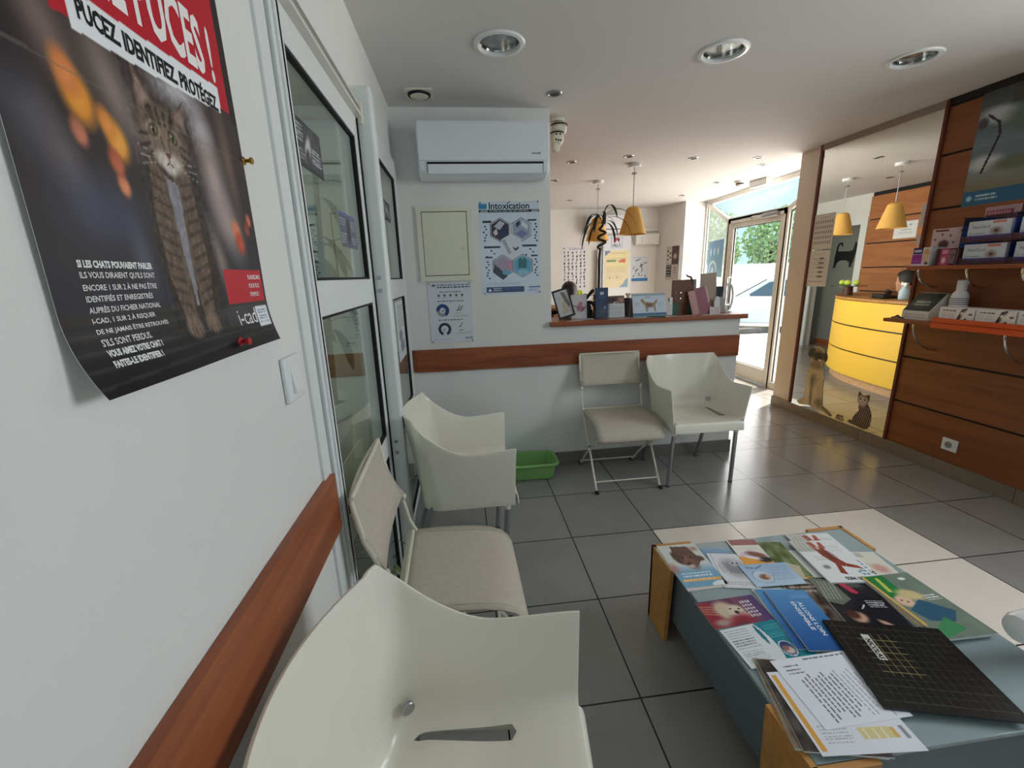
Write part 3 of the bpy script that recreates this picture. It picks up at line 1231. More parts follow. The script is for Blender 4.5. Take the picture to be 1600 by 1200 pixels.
# wall socket in the planks
t = thing('wall_socket', 'white square wall socket low on the wooden plank wall', 'socket', (3.088, 2.268, 0.214))
b = MB()
b.box((-0.010, -0.045, -0.040), (0, 0.045, 0.040))
b.build('plate', WHITEP, t, bevel=0.003)
b = MB()
b.lathe([(0.022, 0.0), (0.022, 0.0015), (0.0, 0.0015)], (-0.0102, 0.004, 0.0), 24, Matrix.Rotation(-PI / 2, 3, 'Y'))
b.build('socket_recess', mat('grey_plastic', (150, 150, 148), 0.5), t)
b = MB()
for dy in (-0.009, 0.009):
    b.lathe([(0.0035, 0.0), (0.0035, 0.001), (0.0, 0.001)], (-0.0118, 0.004 + dy, 0.0), 10, Matrix.Rotation(-PI / 2, 3, 'Y'))
b.build('pin_holes', BLACK, t)

# ---------------------------------------------------------------- big cat poster
cv = Cv(210, 316, (52, 44, 46))
cv.grad(0, 0.12, 1, 0.5, (46, 48, 58), (62, 52, 50))
cv.grad(0, 0.44, 1, 1, (66, 56, 54), (58, 44, 42))
for cu, cw, ru, rv, c, rot in ((0.16, 0.52, 0.05, 0.12, (128, 110, 104), 0.5), (0.33, 0.49, 0.05, 0.12, (150, 134, 128), 0.4), (0.06, 0.40, 0.05, 0.10, (88, 88, 100), 0.3),
                               (0.13, 0.34, 0.04, 0.10, (112, 104, 106), 0.3), (0.30, 0.22, 0.03, 0.09, (86, 88, 104), 0.2), (0.75, 0.40, 0.06, 0.14, (196, 178, 172), 0.15),
                               (0.80, 0.30, 0.06, 0.10, (178, 160, 158), 0.4), (0.62, 0.55, 0.10, 0.04, (206, 204, 208), 0.1), (0.87, 0.46, 0.03, 0.16, (120, 96, 84), 0.1),
                               (0.70, 0.22, 0.03, 0.10, (150, 132, 126), 0.2), (0.20, 0.28, 0.10, 0.07, (70, 76, 100), 0.0), (0.72, 0.50, 0.05, 0.05, (190, 186, 190), 0.3),
                               (0.44, 0.60, 0.06, 0.05, (40, 32, 32), 0.2), (0.02, 0.50, 0.06, 0.09, (36, 30, 32), 0.3)):
    cv.el2(cu, cw, ru, rv, c, 0.75, rot, 0.85, 1.5)
for cu, cw, r, c in ((0.205, 0.445, 0.044, (238, 152, 52)), (0.185, 0.473, 0.034, (222, 132, 70)), (0.306, 0.402, 0.036, (240, 160, 62)), (0.280, 0.425, 0.026, (226, 140, 62)),
                     (0.184, 0.392, 0.022, (196, 118, 92)), (0.293, 0.330, 0.020, (220, 136, 92)), (0.285, 0.365, 0.024, (190, 96, 66)), (0.845, 0.290, 0.030, (222, 130, 96)),
                     (0.86, 0.262, 0.030, (190, 70, 48)), (0.955, 0.325, 0.018, (212, 110, 80)), (0.93, 0.30, 0.02, (150, 70, 50))):
    cv.el2(cu, cw, r, r * 1.35, c, 0.35, 0.25, 0.95, 1.5)
    cv.el2(cu + 0.003, cw - 0.004, r * .5, r * .6, tuple(min(255, q + 26) for q in c), 0.8, 0, 0.7, 1.5)
# street surface
cv.grad(0, 0, 1, 0.125, (22, 22, 25), (52, 50, 50))
for i in range(9):
    v = 0.012 + 0.0125 * i
    cv.line((0, v - 0.01), (1, v + 0.012 * math.sin(i)), 0.004, (72, 70, 72) if i % 2 else (26, 26, 28), 0.55)
cv.el2(0.78, 0.085, 0.16, 0.03, (96, 94, 96), 0.7, 0, 0.5, 1.5)
# cat: body, legs, head
FUR, FURD, FURL = (104, 88, 76), (54, 44, 38), (164, 146, 130)
cv.poly([(0.41, 0.40), (0.385, 0.33), (0.37, 0.24), (0.375, 0.18), (0.40, 0.12), (0.43, 0.10), (0.60, 0.10), (0.655, 0.13), (0.675, 0.18), (0.655, 0.27), (0.625, 0.35), (0.60, 0.41)], FURD)
cv.poly([(0.42, 0.40), (0.395, 0.30), (0.40, 0.18), (0.43, 0.09), (0.49, 0.085), (0.50, 0.20), (0.51, 0.36)], FUR)
cv.poly([(0.515, 0.38), (0.52, 0.20), (0.535, 0.085), (0.595, 0.08), (0.62, 0.20), (0.61, 0.34), (0.60, 0.40)], FUR)
cv.poly([(0.478, 0.37), (0.495, 0.20), (0.505, 0.12), (0.52, 0.12), (0.525, 0.22), (0.535, 0.36)], (142, 138, 146))
for k in range(11):
    v = 0.12 + 0.024 * k
    cv.line((0.40, v + 0.012), (0.47, v), 0.006, FURD, 0.55)
    cv.line((0.55, v), (0.625, v + 0.016), 0.006, FURD, 0.6)
cv.el2(0.455, 0.075, 0.042, 0.034, (130, 110, 94), 0.25, 0, 1, 1.5)
cv.el2(0.565, 0.078, 0.042, 0.034, (126, 106, 90), 0.25, 0, 1, 1.5)
for q in (0.435, 0.455, 0.475, 0.547, 0.566, 0.585):
    cv.line((q, 0.056), (q, 0.072), 0.003, FURD, 0.8)
cv.poly([(0.418, 0.470), (0.424, 0.555), (0.458, 0.53), (0.512, 0.492)], FUR)
cv.poly([(0.428, 0.480), (0.432, 0.538), (0.455, 0.52), (0.486, 0.495)], (150, 126, 116))
cv.poly([(0.545, 0.492), (0.605, 0.515), (0.642, 0.540), (0.632, 0.47)], FUR)
cv.poly([(0.572, 0.492), (0.612, 0.512), (0.633, 0.528), (0.625, 0.476)], (140, 116, 106))
cv.el2(0.517, 0.445, 0.112, 0.088, FUR, 0.12, 0, 1, 1.5)
cv.el2(0.517, 0.425, 0.092, 0.060, (126, 108, 94), 0.4, 0, 0.8, 1.5)
for du in (-0.036, -0.012, 0.012, 0.036):
    cv.line((0.515 + du, 0.468), (0.515 + du * 1.3, 0.492), 0.006, FURD, 0.9)
for s in (-1, 1):
    for dv in (0.0, -0.016, -0.032):
        cv.line((0.515 + s * 0.070, 0.440 + dv), (0.515 + s * 0.112, 0.434 + dv * 1.3), 0.005, FURD, 0.8)
    ex = 0.512 + s * 0.043
    cv.line((ex - 0.006 * s, 0.462), (ex + 0.012 * s, 0.486), 0.006, FURD, 0.85)
    cv.el2(ex, 0.452, 0.029, 0.022, (196, 180, 164), 0.35, s * -0.45, 0.75, 1.5)
    cv.el2(ex, 0.451, 0.023, 0.0165, (36, 28, 24), 0.25, s * -0.5, 1, 1.5)
    cv.el2(ex, 0.451, 0.0165, 0.012, (150, 134, 92), 0.25, s * -0.5, 1, 1.5)
    cv.el2(ex, 0.451, 0.0065, 0.0115, (12, 10, 10), 0.2, 0, 1, 1.5)
    cv.el2(ex - 0.004, 0.454, 0.003, 0.003, (230, 230, 228), 0.3, 0, 0.9, 1.5)
cv.el2(0.515, 0.436, 0.017, 0.044, (140, 116, 98), 0.5, 0, 0.8, 1.5)
cv.line((0.498, 0.445), (0.503, 0.418), 0.003, FURD, 0.6)
cv.line((0.533, 0.445), (0.529, 0.418), 0.003, FURD, 0.6)
for s in (-1, 1):
    cv.el2(0.517 + s * 0.024, 0.402, 0.034, 0.024, (206, 196, 186), 0.45, 0, 0.9, 1.5)
cv.el2(0.518, 0.388, 0.028, 0.018, (214, 206, 198), 0.45, 0, 0.9, 1.5)
cv.poly([(0.501, 0.4185), (0.531, 0.4185), (0.524, 0.409), (0.516, 0.406), (0.508, 0.409)], (104, 62, 56))
cv.line((0.516, 0.407), (0.516, 0.399), 0.0025, (60, 44, 40))
cv.line((0.516, 0.399), (0.500, 0.393), 0.0025, (60, 44, 40))
cv.line((0.516, 0.399), (0.533, 0.393), 0.0025, (60, 44, 40))
for s in (-1, 1):
    for q in range(3):
        cv.line((0.517 + s * 0.03, 0.403 - 0.003 * q), (0.517 + s * 0.13, 0.412 - 0.016 * q), 0.0012, (196, 188, 180), 0.6)
cv.noise(20, 110, ((cv.u > 0.37) & (cv.u < 0.68) & (cv.v > 0.06) & (cv.v < 0.55)) * 1.0)
cv.noise(5, 9)
# fold across the sheet
cv.line((0, 0.478), (1, 0.472), 0.003, (128, 116, 112), 0.45)
# red heading and the white band
cv.poly([(0.19, 0.555), (0.951, 0.580), (0.951, 1.0), (0.15, 1.0)], (192, 26, 46))
cv.poly([(0.243, 0.545), (0.884, 0.568), (0.890, 0.624), (0.240, 0.604)], (240, 241, 243))
cv.rect(0.955, 0.56, 1.0, 1.0, (44, 34, 34))
# red info box, square logo plate
cv.poly([(0.70, 0.114), (0.985, 0.114), (0.985, 0.194), (0.70, 0.194)], (196, 40, 54))
cv.rect(0.885, 0.046, 0.985, 0.099, (232, 234, 238))
cv.text(0.895, 0.09, 0.975, 5, 0.008, (90, 100, 140), 0.4, 0.8)
TX = [('E-IL PUCES !', (0.285, 0.630, 0.885, 0.748), (244, 240, 238), 0.03),
      ('PUCEZ. IDENTIFIEZ. PROTÉGEZ.', (0.270, 0.566, 0.868, 0.606), (20, 20, 24), 0.04)]
body = ['SI LES CHATS POUVAIENT PARLER', "ILS VOUS DIRAIENT QU'ILS SONT", 'ENCORE 1 SUR 2 À NE PAS ÊTRE', 'IDENTIFIÉS ET ENREGISTRÉS', 'AUPRÈS DU FICHIER NATIONAL',
        'I-CAD, 1 SUR 2 À RISQUER', 'DE NE JAMAIS ÊTRE RETROUVÉS', "S'ILS SONT PERDUS.", 'VOUS AIMEZ VOTRE CHAT ?', 'FAITES-LE IDENTIFIER !']
ends = [0.325, 0.327, 0.325, 0.300, 0.322, 0.290, 0.333, 0.245, 0.272, 0.252]
for i, (s_, e) in enumerate(zip(body, ends)):
    v = 0.197 - i * 0.0170
    TX.append((s_, (0.079, v - 0.0055, e, v + 0.0060), (236, 236, 236), 0.05 if i in (0, 8, 9) else 0.015))
for i, s_ in enumerate(['FLASHEZ-MOI', 'POUR PLUS', "D'INFOS !"]):
    TX.append((s_, (0.868, 0.171 - i * 0.022, 0.868 + (0.10, 0.085, 0.075)[i], 0.183 - i * 0.022), (244, 236, 236), 0.02))
TX.append(('i-cad', (0.735, 0.058, 0.872, 0.098), (240, 240, 240), 0.0))


def curl(V, W, Ht):
    V = V.copy()
    v = V[:, 1] / Ht + 0.5
    u = V[:, 0] / W + 0.5
    k = np.clip((0.13 - v) / 0.13, 0, 1)
    V[:, 2] += 0.004 + 0.020 * k ** 2 * (0.7 + 0.5 * (1 - u)) + 0.0015 * np.sin(7 * u + 3 * v)
    return V


POSTERM = print_mat('satin_poster_print', 0.38, 0.22)
t = thing('cat_poster', 'large dark poster of a sitting tabby cat under a red heading on the left wall', 'poster', (-0.3598, 0.637, 1.584))
sheet('sheet', cv, 0.42, 0.632, basis((0, 0, 0), (0, 1, 0), (0, 0, 1)), 0.0005, curl, TX, parent=t, m=POSTERM)


def pin(name, label, M, m, r=0.005):
    t = thing(name, label, 'pin')
    t.matrix_world = M
    b = MB()
    b.lathe([(0, 0), (r * 1.1, 0.0), (r * 1.1, 0.002), (r * 0.5, 0.004), (r * 0.55, 0.010), (r * 0.95, 0.012), (r * 0.9, 0.015), (0, 0.0155)], seg=14)
    b.build('pin_head', m, t)
    return t


pin('push_pin', 'brass push pin at the right edge of the cat poster', on_left(0.852, 1.572, -0.3555), BRASS, 0.006)
pin('push_pin', 'red push pin at the bottom edge of the cat poster', on_left(0.700, 1.284, -0.341), REDP, 0.006)

# ---------------------------------------------------------------- notices on the back wall
cv = Cv(150, 224, (206, 216, 228))
cv.rect(0, 0.92, 0.13, 0.975, (52, 128, 176))
cv.rect(0.0, 0.885, 1, 0.912, (24, 28, 36))
for i in range(5):
    for u0 in (0.03, 0.87):
        cv.poly([(u0 + i * 0.024, 0.887), (u0 + 0.010 + i * 0.024, 0.887), (u0 + 0.022 + i * 0.024, 0.910), (u0 + 0.012 + i * 0.024, 0.910)], (214, 222, 230))
cv.text(0.18, 0.899, 0.82, 1, 0.022, (200, 206, 214), 0.4, 0.8, False)


def hexagon(cu, cw, r, fill, asp=1.49):
    pts = lambda k: [(cu + k * math.sin(a), cw + k * math.cos(a) / asp) for a in [PI / 3 * i for i in range(6)]]
    cv.poly(pts(r), (26, 32, 46))
    cv.poly(pts(r - 0.012), (214, 220, 228))
    cv.poly(pts(r - 0.022), fill)


hexagon(0.34, 0.70, 0.195, (44, 36, 54))
hexagon(0.695, 0.70, 0.195, (150, 158, 182))
cv.poly([(0.35, 0.40), (0.35, 0.60), (0.52, 0.66), (0.69, 0.60), (0.69, 0.42), (0.52, 0.36)], (206, 210, 218))
hexagon(0.36, 0.31, 0.195, (152, 138, 158))
hexagon(0.705, 0.31, 0.195, (92, 160, 190))
cv.poly([(0.30, 0.70), (0.36, 0.76), (0.44, 0.74), (0.47, 0.68), (0.40, 0.62), (0.33, 0.63)], (28, 36, 66))
cv.poly([(0.24, 0.74), (0.34, 0.80), (0.42, 0.77), (0.33, 0.70)], (188, 186, 200))
cv.poly([(0.22, 0.68), (0.28, 0.72), (0.30, 0.66), (0.25, 0.64)], (222, 190, 200))
cv.poly([(0.60, 0.76), (0.66, 0.80), (0.68, 0.76), (0.62, 0.72)], (40, 46, 60))
cv.poly([(0.70, 0.80), (0.80, 0.75), (0.80, 0.70), (0.70, 0.74)], (212, 216, 224))
cv.poly([(0.60, 0.66), (0.70, 0.70), (0.80, 0.66), (0.70, 0.61)], (110, 118, 162))
for i in range(8):
    cv.poly([(0.365 + 0.014 * i, 0.585 - 0.019 * i), (0.415 + 0.014 * i, 0.60 - 0.019 * i), (0.418 + 0.014 * i, 0.592 - 0.019 * i), (0.368 + 0.014 * i, 0.577 - 0.019 * i)], (24, 26, 36))
cv.poly([(0.55, 0.52), (0.59, 0.50), (0.64, 0.525), (0.64, 0.50), (0.59, 0.475), (0.55, 0.50)], (30, 34, 44))
cv.poly([(0.22, 0.34), (0.44, 0.20), (0.36, 0.16), (0.20, 0.24)], (24, 26, 44))
cv.poly([(0.42, 0.36), (0.52, 0.38), (0.52, 0.26), (0.44, 0.28)], (190, 132, 150))
cv.ell(0.43, 0.24, 0.08, 0.025, (96, 158, 190))
for cu in (0.665, 0.735):
    for k in range(4):
        cv.poly([(cu - 0.05, 0.285 + 0.024 * k), (cu + 0.05, 0.285 + 0.024 * k), (cu, 0.335 + 0.024 * k)], (20, 92, 100))
cv.ell(0.71, 0.24, 0.09, 0.025, (132, 186, 206))
for u0, u1, v in ((0.05, 0.20, 0.79), (0.80, 0.95, 0.80), (0.06, 0.33, 0.52), (0.70, 0.95, 0.53), (0.07, 0.20, 0.41), (0.85, 0.96, 0.42)):
    cv.rect(u0, v - 0.010, u1, v + 0.010, (26, 30, 42))
for u0, u1, v1, n in ((0.05, 0.13, 0.74, 6), (0.90, 0.97, 0.76, 7), (0.06, 0.30, 0.48, 3), (0.72, 0.96, 0.49, 3), (0.07, 0.15, 0.36, 7), (0.89, 0.97, 0.38, 7)):
    for k in range(n):
        cv.ell(u0 + (u1 - u0) * (0.5 + 0.3 * math.sin(k * 2.4)), v1 - k * 0.030, 0.018, 0.010, (70, 78, 96) if k % 2 else (40, 44, 58))
cv.text(0.07, 0.125, 0.70, 2, 0.016, (110, 118, 132), 0.3, 0.7)
cv.rect(0.07, 0.022, 0.72, 0.082, (30, 54, 98))
cv.poly([(0.10, 0.035), (0.16, 0.035), (0.13, 0.07)], (226, 232, 240))
cv.text(0.19, 0.064, 0.34, 2, 0.020, (220, 226, 236), 0.5, 0.9)
cv.text(0.38, 0.066, 0.70, 3, 0.014, (90, 130, 180), 0.3, 0.8)
cv.rect(0.80, 0.066, 1.0, 0.080, (40, 84, 150))
cv.text(0.80, 0.05, 0.98, 2, 0.016, (90, 120, 170), 0.4, 0.8)
t = thing('intoxication_poster', 'pale blue poster headed Intoxication with hexagon scenes on the back wall', 'poster', (0.332, 2.8996, 1.534))
sheet('sheet', cv, 0.385, 0.573, basis((0, 0, 0), (1, 0, 0), (0, 0, 1)), 0.0007, None,
      [('Intoxication', (0.165, 0.918, 0.835, 0.988), (22, 26, 34), 0.02)], parent=t, m=PRINTG)

cv = Cv(110, 156, (214, 216, 222))
cv.rect(0.10, 0.925, 0.18, 0.955, (60, 60, 66), 0.7)
cv.text(0.22, 0.945, 0.97, 2, 0.036, (30, 48, 100), 0.45, 0.95, False)
cv.text(0.26, 0.835, 0.80, 1, 0.02, (40, 44, 60), 0.5, 0.9)
for k in range(5):
    cv.ell(0.24 + 0.135 * k, 0.780, 0.026, 0.020, (70, 74, 86), 0.2)
    cv.text(0.20 + 0.135 * k, 0.742, 0.28 + 0.135 * k, 1, 0.014, (120, 122, 130), 0.4, 0.8)
cv.text(0.20, 0.685, 0.86, 1, 0.02, (30, 34, 48), 0.6, 0.95)
cv.text(0.20, 0.375, 0.86, 1, 0.02, (30, 34, 48), 0.6, 0.95)


def ring(cu, cw, r0, r1, c, gap):
    x, y = cv.u - cu, (cv.v - cw) * 1.4
    d = np.hypot(x, y)
    a = np.degrees(np.arctan2(y, x)) % 360
    cv.put(((d < r0) & (d > r1) & ~((a > gap[0]) & (a < gap[1]))) * 1.0, c)


ring(0.31, 0.535, 0.150, 0.066, (34, 62, 120), (185, 300))
ring(0.31, 0.535, 0.140, 0.070, (150, 152, 156), (0, 186))
cv.rect(0.30, 0.53, 0.31, 0.54, (20, 20, 20))
ring(0.31, 0.535, 0.150, 0.066, (34, 62, 120), (185, 300))
ring(0.33, 0.225, 0.150, 0.086, (34, 40, 66), (250, 292))
for cw in (0.532, 0.222):
    cv.poly([(0.285, cw - 0.014), (0.335, cw + 0.016), (0.345, cw), (0.30, cw - 0.018)], (30, 30, 34))
for q in ((0.66, 0.53), (0.72, 0.53), (0.70, 0.26)):
    cv.line((q[0] - 0.03, q[1]), q, 0.010, (40, 42, 50))
    cv.line(q, (q[0] + 0.05, q[1] + 0.07), 0.010, (40, 42, 50))
cv.text(0.60, 0.485, 0.80, 1, 0.02, (50, 52, 60), 0.5)
cv.text(0.66, 0.205, 0.78, 1, 0.02, (50, 52, 60), 0.5)
cv.text(0.58, 0.45, 0.95, 2, 0.022, (170, 172, 178), 0.5)
cv.text(0.62, 0.165, 0.97, 2, 0.022, (170, 172, 178), 0.5)
cv.text(0.80, 0.075, 0.98, 2, 0.02, (40, 42, 50), 0.5)
cv.text(0.05, 0.05, 0.55, 1, 0.018, (130, 134, 142), 0.4)
t = thing('printed_notice', 'white notice with two dark blue rings pinned up under the cream cabinet door', 'notice', (-0.074, 2.8996, 1.142))
sheet('sheet', cv, 0.281, 0.396, basis((0, 0, 0), (1, 0, 0), (0, 0, 1)), 0.0006,
      lambda V, W, H_: V + np.stack([V[:, 0] * 0, V[:, 0] * 0, 0.0015 + 0.001 * np.sin(V[:, 0] * 30) + 0.012 * np.clip(-V[:, 1] / H_ - 0.40, 0, 1)], 1), (), parent=t)
for x, z, lb in ((0.150, 1.812, 'top left'), (0.332, 1.815, 'top middle'), (0.516, 1.815, 'top right'), (0.156, 1.255, 'bottom left'), (0.520, 1.255, 'bottom right')):
    pin('push_pin', 'black push pin at the %s of the Intoxication poster' % lb, on_back(x, z, 2.8987), BLACKP, 0.0035)
for x, z, lb in ((-0.203, 1.328, 'top left'), (0.058, 1.328, 'top right'), (-0.203, 0.952, 'bottom left'), (0.060, 0.952, 'bottom right')):
    pin('push_pin', 'dark push pin at the %s corner of the white notice with blue rings' % lb, on_back(x, z, 2.8975), BLACKP, 0.0035)

# ---------------------------------------------------------------- sheets stuck on the sliding doors


def doorsheet(label, y0, y1, z0, z1, kind, x=-0.3478):
    cv = Cv(70, 50 if kind != 'strip' else 110, (60, 60, 64))
    if kind == 'photo':
        cv.noise(18, 6)
        cv.text(0.06, 0.86, 0.38, 5, 0.075, (206, 208, 210), 0.55, 0.9)
        cv.text(0.60, 0.55, 0.95, 5, 0.075, (200, 202, 206), 0.55, 0.9)
        cv.text(0.06, 0.35, 0.34, 3, 0.075, (160, 162, 164), 0.5, 0.9)
        cv.el2(0.48, 0.45, 0.09, 0.30, (206, 206, 208), 0.3, -0.25, 0.9)
        cv.el2(0.45, 0.30, 0.06, 0.16, (30, 30, 32), 0.3, -0.2, 0.9)
        cv.rect(0, 0, 1, 0.10, (34, 34, 38))
    elif kind == 'photo2':
        cv.a[:] = (86, 88, 104)
        cv.rect(0, 0.90, 1, 1, (90, 92, 150))
        cv.text(0.05, 0.80, 0.36, 3, 0.08, (170, 172, 182), 0.5, 0.9)
        cv.text(0.68, 0.80, 0.96, 4, 0.08, (170, 172, 182), 0.5, 0.9)
        cv.text(0.05, 0.38, 0.36, 4, 0.08, (176, 178, 186), 0.5, 0.9)
        cv.text(0.68, 0.32, 0.96, 3, 0.08, (176, 178, 186), 0.5, 0.9)
        cv.el2(0.52, 0.50, 0.10, 0.34, (30, 30, 38), 0.3)
    else:
        cv.a[:] = (222, 224, 226)
        cv.noise(8, 8)
        cv.text(0.15, 0.92, 0.9, 9, 0.045, (120, 124, 132), 0.4, 0.7)
        cv.ell(0.4, 0.42, 0.22, 0.10, (120, 140, 150), 0.4)
        cv.ell(0.55, 0.22, 0.25, 0.10, (132, 128, 140), 0.4)
    W, H_ = y1 - y0, z1 - z0
    t = thing('glass_door_notice', label, 'notice', (x, (y0 + y1) / 2, (z0 + z1) / 2))
    sheet('sheet', cv, W, H_, basis((0, 0, 0), (0, 1, 0), (0, 0, 1)), 0.0006, parent=t)


doorsheet('dark grey printed sheet at the top of the near glass door', 1.093, 1.306, 1.628, 1.735, 'photo')
doorsheet('bluish printed sheet by the far edge of the near glass door', 1.405, 1.615, 1.470, 1.572, 'photo2')
doorsheet('grey printed sheet high on the second glass door behind the white post', 2.26, 2.50, 1.655, 1.750, 'photo', -0.3515)
doorsheet('bluish printed sheet on the second glass door, lower one in its upper pane', 2.00, 2.30, 1.490, 1.640, 'photo2', -0.3515)
doorsheet('white paper sheet on the lower pane of the second glass door', 2.36, 2.66, 0.925, 1.246, 'strip', -0.3515)
# ================================================================== CHAIRS
def solid(o, th, offset=-1, bevel=0.0015):
    m = o.modifiers.new('solid', 'SOLIDIFY')
    m.thickness = th
    m.offset = offset
    return o


def smoothstep(t):
    t = max(0.0, min(1.0, t))
    return t * t * (3 - 2 * t)


def make_armchair(label):
    t = thing('plastic_armchair', label, 'chair', (0, 0, 0), 0, 'cream moulded armchairs')
    NS = 120
    ZS = 0.432
    SA, SC = 0.30, 0.375

    def plan(s, a, y0, yc, rad, bulge):
        """U-shaped path: left arm front -> corner -> back -> corner -> right arm front"""
        q = min(s, 1 - s)
        if q <= SA:
            p = Vector((-a, y0 + (yc - rad - y0) * q / SA, 0))
        elif q <= SC:
            t_ = (q - SA) / (SC - SA) * PI / 2
            p = Vector((-a + rad * (1 - math.cos(t_)), yc - rad + rad * math.sin(t_), 0))
        else:
            k = (q - SC) / (0.5 - SC)
            p = Vector(((-a + rad) * (1 - k), yc + bulge * (1 - (1 - k) ** 2), 0))
        if s > 0.5:
            p.x = -p.x
        return p

    def rim_z(s):
        q = min(s, 1 - s)
        if q < 0.15:
            return 0.662 - 0.014 * smoothstep(q / 0.15)
        if q < 0.342:
            k = (q - 0.15) / 0.192
            return 0.648 + 0.157 * k ** 1.75
        k = (q - 0.342) / 0.158
        return 0.805 - 0.012 * math.sin(k * PI / 2)

    def low(s):
        p = plan(s, 0.222, -0.268, 0.135, 0.085, 0.020)
        p.z = 0.385
        return p

    def rim(s):
        p = plan(s, 0.257, -0.276, 0.158, 0.055, 0.055)
        p.z = rim_z(s)
        return p

    def wall(s, v):
        a, c = low(s), rim(s)
        p = a.lerp(c, v ** 1.35)
        p.z = a.z + (c.z - a.z) * v
        return p
    NV = 14
    b = MB()
    b.grid([[wall(i / NS, j / NV) for j in range(NV + 1)] for i in range(NS + 1)])
    # seat with a fillet running up into the wall
    NT = 24
    rows = []
    # slot along the bend between seat and arm on the sitter's left
    i0, i1 = int(NS * (1 - 0.325)), int(NS * (1 - 0.120))
    for i in range(NS + 1):
        s = i / NS
        # height of tangent point on the wall
        zt = ZS + 0.055
        v = (zt - 0.385) / (rim_z(s) - 0.385)
        w = wall(s, v)
        w0 = wall(s, (ZS - 0.385) / (rim_z(s) - 0.385))
        yc = w0.y if w0.y < 0.03 else 0.03 + (w0.y - 0.03) * 0.15
        row = []
        dip = lambda y: ZS + 0.016 * smoothstep((-y - 0.05) / 0.20) - 0.004
        c = Vector((0, yc, dip(yc)))
        e = c.lerp(w0, 0.70)
        e.z = dip(e.y) - 0.001
        # the rows 14 and 15 are the two lips of the slot
        uc, hw = 0.575, 0.010
        if i0 <= i <= i1:
            k = (i - i0) / (i1 - i0)
            rd = min(1.0, min(k, 1 - k) / 0.07)
            hw = 0.004 + (0.026 + 0.042 * k) * math.sqrt(max(0.0, 1 - (1 - rd) ** 2))
        for j in range(NT + 1):
            u = j / 14 * (uc - hw) if j <= 14 else uc + hw + (j - 15) / (NT - 15) * (1 - uc - hw)
            if u < 0.5:
                p = c.lerp(e, u / 0.5)
                p.z = dip(p.y)
            else:
                k = (u - 0.5) / 0.5
                m = w0.copy()
                m.z = dip(w0.y)
                p = e * (1 - k) ** 2 + m * 2 * k * (1 - k) + w * k ** 2
            row.append(p)
        rows.append(row)
    b.grid(rows, skip=lambda i, j: i0 <= i < i1 and j == 14)
    # front lip
    lip = []
    for i in range(25):
        x = -0.222 + 0.444 * i / 24
        col_ = []
        for k in range(9):
            a = PI / 2 * k / 8
            col_.append(Vector((x, -0.268 - 0.016 * math.sin(a), 0.444 - 0.055 * (1 - math.cos(a)))))
        lip.append(col_)
    b.grid(lip)
    o = b.build('shell', SHELL, t, ang=0.9)
    solid(o, 0.006, 0)
    bv = o.modifiers.new('bevel', 'BEVEL')
    bv.width = 0.0018
    bv.segments = 2
    bv.limit_method = 'ANGLE'
    bv.angle_limit = 1.0
    # round metal plug at the back end of the slot
    b = MB()
    d = (Vector((0.0, -0.03, 0.50)) - Vector((0.200, 0.120, 0.478)))
    rot = d.to_track_quat('Z', 'Y').to_matrix()
    b.lathe([(0.0145, 0.000), (0.0145, 0.006), (0.012, 0.008), (0, 0.008)], (0.195, 0.098, 0.484), 20, rot)
    b.build('metal_plug', ALU, t)
    # legs with the shell's sockets around their tops
    for sx, sy, fx, fy in ((-1, -1, 0.214, -0.212), (1, -1, 0.214, -0.212), (-1, 1, 0.205, 0.215), (1, 1, 0.205, 0.215)):
        top = Vector((sx * 0.203, -0.238 if sy < 0 else 0.080, 0.43))
        foot = Vector((sx * fx, fy, 0.0))
        b = MB()
        b.tube([top, top.lerp(foot, 0.5), foot + Vector((0, 0, 0.004))], [0.0125, 0.0125, 0.0125], 14)
        lg = b.build('leg', ALU, t)
        b = MB()
        b.tube([foot + Vector((0, 0, 0.012)), foot], [0.0135, 0.0135], 14)
        b.build('foot_cap', mat('grey_rubber', (90, 90, 90), 0.7) if 'grey_rubber' not in bpy.data.materials else bpy.data.materials['grey_rubber'], lg)
        if sy < 0:
            b = MB()
            b.tube([top.lerp(foot, 0.06), top.lerp(foot, 0.16)], [0.0175, 0.0155], 14)
            b.build('leg_socket', SHELL, t)
    return t


arm = make_armchair('cream plastic armchair standing right of the folding chair under the reception counter')
arm.location = (1.480, 2.640, 0)
arm.rotation_euler = (0, 0, math.radians(-1))
dup(arm, (-0.085, 1.930, 0), math.radians(90), 'cream plastic armchair in the corner in front of the second glass door')
dup(arm, (-0.092, 0.540, 0), math.radians(83), 'nearest cream plastic armchair, cut by the bottom edge of the photo')


